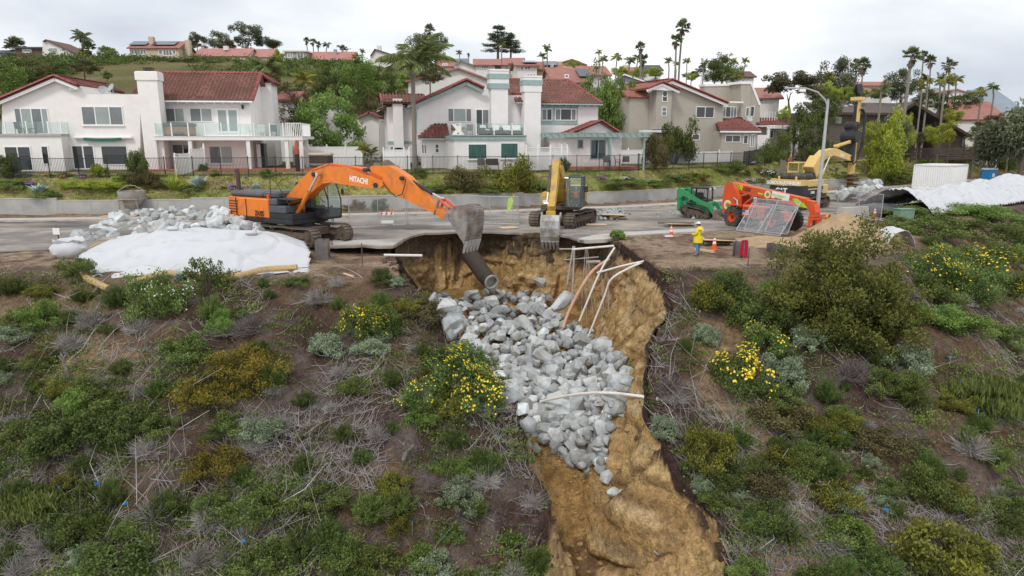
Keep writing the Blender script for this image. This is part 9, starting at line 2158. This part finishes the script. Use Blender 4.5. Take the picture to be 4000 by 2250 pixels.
mb=MB();mb.cyl((.3,0,1.08),(.3,0,1.25),.07,n=8);mb.build('beacon',mk('lamp_amber',(.75,.3,.03),.4),o)
for u,v,vest,lab in((1772,868,False,'warning tripod with orange beacon behind the orange arm'),(2008,862,True,'warning tripod with a lime vest hung on it')):
 c=G(u,v,0);o=empty('warning_tripod',c,0,lab,'tripod')
 for k in range(3):mb=MB();mb.tube([(.45*math.cos(k*2.1),.45*math.sin(k*2.1),0),(0,0,1.9)],.022,5);mb.build('leg',M_GALV,o)
 mb=MB();mb.cyl((0,0,1.88),(0,0,2.05),.09,n=8);mb.build('beacon',MATS['lamp_amber'],o)
 if vest:mb=MB();mb.prism([(-.45,1.7),(-.15,1.85),(-.05,1.5),(-.2,1.0),(-.42,.75),(-.55,.8)],(0,-.2,0),(1,0,0),(0,0,1),(0,.08,0));mb.build('vest',mk('cloth_lime',(.50,.75,.06),.9,.1,6),o)
c=G(3330,850,0);o=empty('concrete_barrier',c,.5,'pale concrete block between sand pile and leaning panel','barrier');mb=MB();mb.prism([(-.4,0),(.4,0),(.3,.3),(.22,.85),(-.22,.85),(-.3,.3)],(-1.6,0,0),(0,1,0),(0,0,1),(3.2,0,0));mb.build('block',M_CONC,o)
c=ghit(3528,858);o=empty('utility_cabinet',c,.2,'low green utility cabinet among the roadside weeds','cabinet');mb=MB();mb.box((0,0,.4),(1.3,.8,.8),None,.04);mb.build('housing',mk('cabinet_green',(.17,.28,.20),.6),o);mb=MB();mb.box((0,0,.83),(1.38,.88,.06));mb.build('lid',MATS['cabinet_green'],o)
c=bank_at(24.2,3.8);c=P(3042,745,69.5);o=empty('wooden_post',Vector((c.x,c.y,.2)),0,'weathered board on a post among the lilac flowers','post');mb=MB();mb.box((0,0,2.0),(.12,.12,4.0));mb.build('post',M_TIMB,o);mb=MB();mb.box((.15,-.1,3.3),(.5,.06,1.2));mb.build('board',M_TIMB,o)
c=P(3857,600,106);o=empty('basketball_hoop',c,.1,'basketball hoop with clear backboard by the gum trees','basketball hoop');mb=MB();mb.tube([(0,.6,0),(0,.5,2.4),(0,.1,2.9)],.08,6);mb.build('pole',M_BLK,o);mb=MB();mb.box((0,0,3.2),(1.5,.05,1.0));mb.build('backboard',M_CLEAR,o);mb=MB()
for z in(3.0,3.4):mb.box((0,-.04,z),(.6,.03,.05))
for x in(-.3,.3):mb.box((x,-.04,3.2),(.05,.03,.45))
mb.build('target_square',M_TRIM,o);mb=MB();mb.tube([(.23*math.cos(t),-.3+.23*math.sin(t),2.85)for t in np.linspace(0,6.28,14)],.02,5);mb.build('rim',M_CONEO,o);mb=MB();mb.lathe([(.23,2.85),(.14,2.45)],(0,-.3,0),n=10);mb.build('net',M_CLEAR,o)
# pipes and cables in the hole
def z6(*pts):return pq(pts,1450,850,1.7046)
M_PVC=mk('pvc_white',(.74,.70,.66),.5,.06,3,col2=(.5,.38,.28),c2scale=1.5,c2lo=.55,c2hi=.75);M_PINK=mk('conduit_pink',(.56,.33,.24),.6,.1,3);M_GRYP=mk('conduit_grey',(.36,.33,.31),.6,.15,4)
def pipe(pts,ys,r,mat,label,nm='pipe'):
 px_=z6(*pts);q=[P(u,v,ys[0]+(ys[1]-ys[0])*i/max(len(px_)-1,1))for i,(u,v)in enumerate(px_)]
 if len(q)>2:
  f_=[]
  for i in range(len(q)-1):
   p0,p1,p2,p3=q[max(i-1,0)],q[i],q[i+1],q[min(i+2,len(q)-1)]
   for k in range(5):t=k/5;f_.append(.5*((2*p1)+(p2-p0)*t+(2*p0-5*p1+4*p2-p3)*t*t+(3*p1-p0-3*p2+p3)*t**3))
  q=f_+[q[-1]]
 mb=MB();mb.tube(q,r,8);tag(mb.build(nm,mat,None,True),label,'pipe' if nm=='pipe' else 'cable')
pipe([(1340,212),(1615,188)],(40,38.5),.06,M_PVC,'white pipe spanning level across the right side of the hole');pipe([(1622,198),(1520,370),(1385,690)],(38.4,38),.06,M_PVC,'straight white pipe slanting down to the boulders');pipe([(1585,275),(1480,350),(1390,480),(1310,640),(1278,735)],(39.5,37.5),.09,M_PINK,'curved pink conduit arching down to the boulders')
pipe([(1505,368),(1660,325),(1818,290)],(37.5,35.5),.055,M_PVC,'white pipe sticking out level below the rim');pipe([(1818,293),(1700,345),(1595,415),(1550,530),(1440,805)],(35.6,36.5),.055,M_PVC,'bent white pipe dropping from the rim to the fill');pipe([(1345,190),(1305,445)],(40.5,40),.05,M_GRYP,'grey pipe hanging nearest the yellow bucket');pipe([(1353,190),(1336,595)],(40.4,39.6),.055,M_GRYP,'longer grey pipe hanging beside the first')
pipe([(1285,282),(1515,262)],(41,41),.035,M_GRYP,'thin grey pipe crossing level behind the hanging pipes');pipe([(1432,298),(1525,294)],(41.5,41.5),.10,M_GRYP,'short grey pipe stub in the right wall');pipe([(1255,210),(1400,208)],(43,42),.05,M_GRYP,'grey pipe stub under the broken pavement');pipe([(85,250),(340,253)],(38.8,38.8),.075,M_PVC,'white pipe poking out of the left wall of the hole');pipe([(200,362),(230,363)],(34.4,34.3),.06,M_PVC,'tiny white pipe end in the left rim')
_e=[ghit(*z6(t)[0])+Vector((0,0,h_))for t,h_ in(((1125,1335),.75),((1905,1238),.1))]
mb=MB();mb.tube([_e[0].lerp(_e[1],k/8)+Vector((0,0,.35*math.sin(k/8*math.pi)))for k in range(9)],.065,8);tag(mb.build('pipe',M_PVC,None,True),'long rusty white pipe lying across the lower boulders','pipe')
for a,b,y,lab in(((1428,200),(1400,760),40,'thin cable hanging straight, first of the bunch'),((1436,200),(1440,780),40.2,'thin cable hanging straight, second of the bunch'),((1440,215),(1540,840),40.4,'thin cable slanting right from the bunch'),((1445,300),(1508,830),40.1,'thin cable slanting beside the bunch'),((1535,380),(1578,830),39,'dark thin cable hanging right of the bunch'),((1580,400),(1603,830),38.5,'faint cable nearest the right wall')):pipe([a,((a[0]+b[0])/2-8,(a[1]+b[1])/2),b],(y,y-1.5),.016,M_GRYP,lab,'cable')
o=empty('drain_pipe',(0,0,0),0,'large grey storm drain pipe jutting from the back wall of the hole','pipe');M_DRN=mk('drain_concrete',(.05,.039,.03),.9,.2,3,bump=.4);q=[P(u,v,y)for(u,v),y in zip(z6((655,240),(685,285),(720,335),(762,395),(800,428)),(46.4,45.2,44.2,43.3,42.6))]
mb=MB();mb.tube(q,[.56,.56,.54,.5,.44],18,False);mb.build('pipe_wall',M_DRN,o,True);d_=(q[-1]-q[-2]).normalized();mb=MB();mb.lathe([(.47,0),(.47,.1),(.37,.1),(.37,-.25),(0,-.26)],q[-1]+d_*-.02,d_,20);mb.build('pipe_mouth',mk('drain_mouth',(.36,.35,.34),.8,.1,4),o,True)
for k in range(11):i_=k*4/11;a=q[int(i_)].lerp(q[int(i_)+1],i_%1);dd=(q[int(i_)+1]-q[int(i_)]).normalized();r_=.57-.11*(k/10);mb=MB();mb.lathe([(r_,-.05),(r_+.03,0),(r_,.05)],a,dd,18);mb.build('corrugation',M_DRN,o,True)
p=P(*z6((1275,560))[0],40.2);o=link('concrete_chunk',ROCKS[3]);o.location=p;o.scale=(1.7,1.1,1.0);o.rotation_euler=(.3,-.6,.4);tag(o,'broken pale concrete chunk lodged in the right wall of the hole','concrete')
# people
M_SKIN=mk('skin',(.42,.25,.17),.6,.05,6);M_HAIR=mk('hair_dark',(.03,.022,.018),.8)
def person(p,yaw,hgt,top,legs,label,arms='down',sit=False,hood=None,vest=None,cap=None,boots=None,sleeve=None,loose=1.0):
 o=empty('person',p,yaw,label,'person');k=hgt/1.78
 J,E,Rr=[],[],[]
 def add(pt,r,par=None):J.append(Vector(pt));Rr.append(r);E.append((par,len(J)-1))if par is not None else None;return len(J)-1
 hz=.95 if not sit else.55
 pel=add((0,0,hz),.15*loose);sp=add((0,.02,hz+.25),.14*loose,pel);ch=add((0,.03,hz+.42),.165*loose,sp);nk=add((0,.03,hz+.58),.065,ch);hd=add((0,.05,hz+.68),.088,nk);tp=add((0,.05,hz+.79),.085,hd)
 for s_ in(-1,1):
  hip=add((s_*.1,0,hz-.08),.105*loose,pel)
  if sit:kn=add((s_*.14,.45,hz-.02),.075,hip);an=add((s_*.14,.5,hz-.42),.055,kn);add((s_*.15,.66,hz-.47),.05,an)
  else:kn=add((s_*.11,.02,.5),.075*loose,hip);an=add((s_*.12,-.02,.1),.06*loose,kn);add((s_*.14,.16,.05),.055,an)
  sh=add((s_*.2,.02,hz+.49),.08*loose,ch)
  if arms=='down':el=add((s_*.3,.0,hz+.22),.065*loose,sh);wr=add((s_*.26,.14,hz+.02),.045,el);fd=Vector((-s_*.05,.06,-.06))
  elif arms=='hold':el=add((s_*.29,.04,hz+.22),.055,sh);wr=add((s_*.16,.3,hz+.2),.042,el);fd=Vector((-s_*.05,.07,0))
  else:el=add((s_*.3,.12,hz+.25),.06,sh);wr=add((s_*.2,.36,hz+.2),.042,el);fd=Vector((0,.07,-.02))
  pm=add(J[wr]+fd,.036,wr)
  for f_ in range(5):
   o1=Vector(((f_-2)*.018,.0,.0));t0=fd.normalized()*(.045 if f_ else.03)+o1+(Vector((-s_*.03,0,.02))if f_==0 else Vector((0,0,0)));k1=add(J[pm]+t0,.0105,pm);add(J[k1]+fd.normalized()*.03+Vector((0,0,-.018)),.0085,k1)
 me_=bpy.data.meshes.new('person_body');me_.from_pydata([tuple(j*k)for j in J],E,[]);ob=link('body',me_,o);md=ob.modifiers.new('skin','SKIN');md.use_smooth_shade=True
 for i,sv in enumerate(me_.skin_vertices[0].data):sv.radius=(Rr[i]*k*(1.12 if i in(1,2)else 1),Rr[i]*k*(.8 if i in(0,1,2)else 1));sv.use_root=(i==0)
 ob.modifiers.new('sub','SUBSURF').levels=1;ob.modifiers['sub'].render_levels=1
 dg=bpy.context.evaluated_depsgraph_get();m2=bpy.data.meshes.new_from_object(ob.evaluated_get(dg));bpy.data.objects.remove(ob);m2 .name='body'
 mats=[legs,top,M_SKIN,boots or mk('boots_tan',(.30,.22,.15),.85,.2,5),vest or top,sleeve or top];m2 .materials.clear()
 for m in mats:m2 .materials.append(m)
 wr_=[J[i]*k for i in range(len(J))if Rr[i]in(.045,.042,.036,.0105,.0085)]
 for f_ in m2 .polygons:
  c=Vector(f_.center);z=c.z/k-hz;i=1
  if z<.0:i=0
  if(not sit and c.z/k<.13)or(sit and z<-.36):i=3
  if z>.56:i=2
  elif z>=0 and abs(c.x)/k>.21:i=5
  elif vest and.08<z<.5:i=4
  if any((c-w).length<.055*k for w in wr_)and arms and z<.5 and abs(c.x)>.1*k and z>-.2:i=2
  f_.material_index=i;f_.use_smooth=True
 link('body',m2,o)
 hc=Vector((0,.05,hz+.735))*k
 mb=MB();mb.lathe([(.0,.125),(.06,.105),(.098,.04),(.1,-.02),(.092,-.06)],hc+Vector((0,-.012,.0)),n=12);mb.build('hair',hood or M_HAIR,o,True)
 mb=MB()
 for s_ in(-1,1):mb.box(hc+Vector((s_*.035,.087,-.005)),(.022,.01,.012));mb.box(hc+Vector((s_*.092,0,-.02)),(.02,.03,.05))
 mb.box(hc+Vector((0,.096,-.035)),(.022,.03,.035));mb.box(hc+Vector((0,.088,-.072)),(.04,.008,.01));mb.build('face',mk('face_dark',(.20,.11,.08),.6),o)
 if cap:mb=MB();mb.lathe([(0,.145),(.07,.13),(.11,.08),(.112,.03)],hc,n=14);mb.box(hc+Vector((0,.14,.045)),(.16,.12,.015));mb.build('cap',cap,o,True)
 return o,k,hz
M_YJ=mk('jacket_yellow',(.74,.60,.03),.6,.08,5,bump=.3);M_JEAN=mk('jeans_blue',(.12,.22,.36),.9,.12,8);M_ORV=mk('vest_orange',(.75,.13,.03),.8,.1,6);M_BLACKC=mk('cloth_black',(.02,.02,.023),.9,.2,6);M_GREYC=mk('trousers_grey',(.28,.30,.32),.9)
c=ghit(2725,1000)
o,k,hz=person(c,R(55),1.8,M_YJ,M_JEAN,'worker in a long yellow rain jacket, blue jeans and white cap watching the hole','hold',cap=mk('cap_white',(.72,.73,.75),.8),loose=1.1)
mb=MB();mb.lathe([(.25,.72),(.255,.95),(.235,1.1)],(0,.02,0),n=16);mb.build('jacket_hem',M_YJ,o,True);mb=MB();mb.lathe([(.08,1.6),(.15,1.52),(.17,1.43),(.1,1.42)],(0,-.06,0),n=12);mb.build('hood',M_YJ,o,True)
c=G(1302,905,0);o,k,hz=person(Vector((c.x,c.y,0)),R(95),1.78,M_BLACKC,M_GREYC,'worker in an orange safety vest standing behind the excavator track','hold',vest=M_ORV,sleeve=M_BLACKC)
for s_ in(-1,1):mb=MB();mb.box((s_*.09,.155,1.22),(.05,.012,.34));mb.box((s_*.09,-.12,1.22),(.05,.012,.34));mb.build('reflective_stripe',mk('reflective',(.7,.68,.5),.5),o)
p=XY.M@Vector((.72,.97,1.42));person(p,R(-103-90),1.8,M_BLACKC,M_BLACKC,'operator in an orange and cream vest seated in the yellow excavator cab','reach',True,mk('hood_cream',(.45,.38,.22),.9),M_ORV,sleeve=M_BLACKC)
p=XO.M@Vector((.35,.98,1.62));person(p,R(-32-90),1.78,mk('vest_lime',(.42,.68,.05),.8),M_BLACKC,'operator in a lime vest seated in the orange excavator cab','reach',True)
# planting on the bank and in the gardens
random.seed(9)
def bankplant(kind,u,v,wpx,hf,label,group='plants on the bank'):
 a,dy,dz=ray(u,v);best=None
 for y in np.arange(50,125,.15):
  t=y/dy;x=a*t;z=CAMZ+dz*t;dn=float(curb_d(x,y));zz=float(np.interp(dn,[-5,0,1.5,3.0,3.15,6.2,8.5,12],[0,.1,.1,.42,1.2,3.0,3.3,3.5]))
  if z<=zz:best=Vector((x,y,zz));break
 if best is None:best=P(u,v,72 if u<2600 else 80);hf+=(best.z-3.4)/max(wpx/PX(best)/2,.3)*.5;best.z=3.4
 r=wpx/PX(best)/2;hf*=1.7 if hf>.45 and kind in('rust','olive','mid','dark','bright','lime','sage','gold')else 1.15;return shrub(kind,best-Vector((0,0,.05)),r,label,rz=r*hf,group=group)
for a in[('agave',153,752,82,1.0,'big blue agave at the left end of the bank'),('phormium',262,742,84,.9,'yellow flax left of the lime ground cover'),('phormium',680,740,105,1.0,'large yellow-striped flax in the middle of the left bank'),('agave',775,728,92,1.0,'big blue agave right of the large flax'),('agave',998,742,60,1.0,'blue agave behind the excavator hood'),('lime',350,735,110,.35,'lime ground cover, left part below the fence'),('lime',450,730,120,.35,'lime ground cover, right part below the fence'),('rust',560,725,110,.55,'reddish brown shrub below the white slanting fence'),('rust',620,738,70,.5,'small reddish shrub beside the large flax'),('mid',740,748,80,.4,'green ground cover between flax and agave'),('aloe',358,765,30,1.0,'small starry aloe below the lime cover'),('aloe',455,760,28,1.0,'pale withered aloe by the hopper'),('aloe',722,770,34,1.0,'pale aloe under the large flax'),('aloe',818,768,32,1.0,'pale aloe under the right agave'),('aloe',25,742,26,1.0,'aloe at the left frame edge of the bank'),('aloe',1115,762,24,1.0,'aloe behind the excavator boom'),('purplefl',110,722,60,.5,'purple flowers behind the left agave'),('purplefl',920,735,70,.6,'dark purple shrub behind the exhaust pipe'),('coralfl',870,738,40,.5,'coral succulent left of the purple shrub'),('mid',40,738,120,.4,'green cover at the left end of the bank'),('mid',190,770,100,.35,'green cover above the wall step, left'),('rust',1812,748,150,.62,'big round brown shrub on the bank, left of the green one'),('olive',2005,745,175,.62,'big round olive shrub on the bank behind the yellow excavator'),('mid',1700,752,130,.3,'green patch left of the brown shrub'),('bright',1905,755,110,.35,'green strip between the two big round shrubs'),('bright',2105,745,110,.4,'green strip right of the olive shrub'),('feather',2200,668,66,1.0,'spiky green shrub above the yellow boom'),('mid',1640,690,60,.5,'grassy tuft by the gate in the iron fence'),('mid',1632,652,50,.7,'bright green planter bush behind the iron fence'),('purplefl',2340,700,50,.6,'purple flower cushion right of the yellow cab'),('whitebed',2455,700,56,.5,'white-grey shrub on the bank right of the cab'),('whitebed',2510,712,46,.5,'second white-grey shrub on the bank'),('mid',2420,725,170,.2,'green grass cushion along the middle bank'),('bright',2560,725,120,.25,'green cushion left of the loader'),('mid',2640,712,120,.35,'lime green cover above the wall near the loader'),('olive',2700,700,120,.3,'olive cover above the loader'),('coralfl',2612,692,20,1.2,'small coral flower spike on the bank'),('coralfl',2745,705,26,1.0,'coral tuft above the loader cab'),('whitebed',2690,690,40,.5,'white flowers above the green loader'),('mid',2850,670,130,.4,'green shrubs above the telehandler'),('agave',2900,655,30,1.3,'little blue agave on the right bank'),('coralfl',2915,685,36,1.4,'tall coral tuft above the telehandler'),('coralfl',2880,705,24,1.0,'low coral tuft above the telehandler'),('lilacfl',2945,645,60,.7,'lilac and white flowers, upper cushion'),('whitebed',2985,680,80,.7,'white flowers, middle cushion behind the drill rig'),('lilacfl',2935,715,70,.6,'white-lilac flowers, lower left cushion'),('lilacfl',2980,722,80,.7,'lilac flowers spilling over the wall'),('whitebed',3030,690,60,.7,'white flowers beside the weathered board'),('coralfl',3080,600,36,1.0,'coral bush by the turning fence'),('coralfl',3175,605,30,1.0,'coral bush right of the turning fence'),('whitebed',3140,625,60,.6,'white flowers left of the lamp pole'),('whitebed',3248,665,40,.6,'white flowers under the drill boom'),('mid',3300,700,100,.4,'green shrub under the drill boom'),('phormium',3430,645,90,1.0,'yellow-green flax right of the auger mast'),('phormium',3515,672,70,.9,'flax left of the container'),('olive',3460,668,120,.5,'olive cover between the two flaxes'),('lime',3530,700,110,.4,'lime cover left of the container'),('agave',3440,690,40,.8,'grey agave below the right flax'),('purplefl',3530,690,70,.4,'purple succulents left of the container'),('mid',3480,712,130,.35,'green succulents behind the boulder heap'),('gold',3790,625,110,.6,'orange-brown shrub behind the container'),('rust',3720,640,90,.5,'brown shrub behind the container top'),('dark',3880,640,120,.55,'dark green shrub right of the container'),('mid',3940,665,150,.55,'grey-green grasses at the right road edge'),('bright',3620,640,100,.35,'green cover behind the container left corner')]:bankplant(*a)
for a in[('dark',25,690,90,.9,'leafy garden bush at the left end of the iron fence'),('coralfl',235,690,70,.6,'coral garden flowers behind the iron fence'),('purplefl',330,690,60,.6,'purple garden flowers behind the iron fence'),('purplefl',90,690,60,.6,'violet garden flowers near the left slider'),('lime',390,690,60,.8,'yellow-green garden shrub by the white slanting fence'),('mid',405,655,50,1.2,'broad-leaved green plant by the patio doors'),('dark',540,690,70,1.6,'tall cycad-like dark plant against the chimney'),('mid',480,694,60,.4,'low hedge inside the white slanting fence'),('bright',840,690,40,.6,'bright tufts at the foot of the iron fence, left'),('bright',1040,690,50,.6,'bright tufts at the foot of the iron fence, right'),('dark',795,670,36,.9,'potted dark shrub on the brick patio'),('dark',2265,645,46,.9,'grey-green pot plant left on the pergola patio'),('mid',2490,625,50,.8,'green pot plant under the pergola'),('lime',2560,620,50,.7,'yellow-green plant right of the pergola'),('rust',2560,560,90,.45,'leafless brown bush behind the pergola garden'),('sage',2740,605,130,.8,'pale olive-like bush below the taupe house'),('coralfl',2785,630,50,.8,'red bougainvillea behind the iron fence'),('dark',2700,625,50,.8,'clipped dark bush behind the iron fence'),('mid',2930,605,60,.6,'flower bush by the taupe porch'),('mid',3055,560,60,.7,'rounded green bush under the white pergola'),('dark',2640,530,150,.35,'clipped hedge at the taupe entrance'),('mid',2990,600,60,.6,'garden bush at the corner of the dark fence'),('mid',2860,612,50,.6,'small garden bush under the porch window')]:bankplant(*a,group='garden plants behind the fence')
for k,(u,v,s_)in enumerate(((1480,660,1.5),(1510,650,1.6),(1540,662,1.3),(1455,668,1.0))):o=link('garden_boulder',ROCKS[k+4]);o.location=P(u,v,65.8);o.scale=(s_,s_,s_*1.1);o.rotation_euler=(.3*k,.2,k);tag(o,'brown boulder of the rock garden by the small palms','rock','rock garden boulders');o.data=ROCKS[k+4].copy();o.data.materials.clear();o.data.materials.append(mk('rock_brown',(.27,.20,.15),.9,.2,2,bump=.4))
c=P(1255,640,65.5);o=empty('covered_firepit',c,0,'beige-covered fire table behind the iron fence','fire table');mb=MB();mb.box((0,0,.4),(2.0,1.0,.7),None,.05);mb.build('base',M_WOODDK,o);mb=MB();mb.box((0,0,.85),(2.2,1.2,.35),None,.15);mb.build('cover',mk('cover_beige',(.45,.39,.31),.9,.1,4,bump=.5,bscale=6),o,True)
for kd,u,v,w,lab in(('coralfl',1352,822,46,'pinkish succulent in front of the retaining wall'),('gold',1400,820,50,'yellow-brown shrub in front of the retaining wall'),('aloe',1438,822,50,'blue-green aloe in front of the retaining wall'),('dark',1482,822,60,'dark green shrub in front of the retaining wall')):bankplant(kd,u,v,w,1.0 if kd!='dark' else.7,lab,'plants before the wall')
g=np.random.default_rng(8);n=9000;bi=g.integers(20,len(bx)-30,n);dn=g.uniform(3.3,7.0,n);x=bx[bi]+bnx[bi]*dn+g.uniform(-.2,.2,n);y=by[bi]+bny[bi]*dn;z=np.interp(dn,[3.15,6.2,8.5],[1.2,3.0,3.3]);keep=fbm(x/1.8,y/1.8,401)>.44;x,y,z=x[keep],y[keep],z[keep];m_=5;parts=[]
C=np.repeat(np.stack([x,y,z],1),m_,0)+g.normal(size=(len(x)*m_,3))*np.array([.16,.16,.05])+np.array([0,0,.06]);V,F=leaf_quads(C,g.normal(size=(len(C),3))*.5+np.array([0,0,.7]),g.uniform(.12,.26,len(C)),.05,g);tag(link('grass',np_mesh('grass',V,F,LF['olive'],np.repeat(np.clip(fbm(x/1.2,y/1.2,402)*1.4-.2,0,.99),m_))),'patchy grass and low cover on the bank',kind='stuff')
# small things on the slope
random.seed(12)
M_FLAG=mk('flag_blue_marker',(.03,.22,.62),.6);_fl=[(158,1262),(253,1246),(325,1300),(105,1312),(610,1400),(855,1380),(1038,1352),(735,1130),(2064,922),(2388,925),(2420,985),(2458,1060),(2140,1290),(2230,1318),(2356,1330),(1880,1340),(2120,1120)]
for i,q_ in enumerate(_fl):
 c=ghit(*Q(*q_));o=empty('marker_flag',c,random.uniform(0,6),'small blue marker flag on a wire stuck in the slope','flag','blue marker flags on the slope');mb=MB();mb.cyl((0,0,-.1),(0,0,.5),.01,n=4);mb.build('wire',M_GALV,o);mb=MB();mb.box((.07,0,.46),(.14,.01,.1));mb.build('cloth',M_FLAG,o)
M_LOG=mk('driftwood',(.20,.175,.16),.95,.3,6,bump=.5)
for q_,ln,lab,d_ in(((900,950),.75,'weathered grey branch lying below the yellow pair',(1,.1,.35)),((172,950),.5,'grey weathered stump left of the golden shrubs',(.1,.1,1)),((1490,1300),.3,'dark root clump on the gully floor',(.5,.2,.6)),((1015,1160),.35,'black charred stump on the bare soil',(.2,0,1)),((2065,1250),.35,'black charred stump on the lower right slope',(.2,0,1))):
 c=ghit(*Q(*q_));o=empty('dead_branch',c,0,lab,'branch');mb=MB();limb_tree(mb,Vector((0,0,0)),Vector(d_).normalized(),ln,.09,2,[],.6,0);mb.build('wood',M_LOG,o,True)
rock_stuff('gravel','grey gravel and broken stone dumped right of the yellow excavator',[G(random.uniform(2330,2760),random.gauss(832,9),.02)for _ in range(40)]+[G(random.gauss(2385,30),random.gauss(835,9),.12)for _ in range(120)],.12,.4)
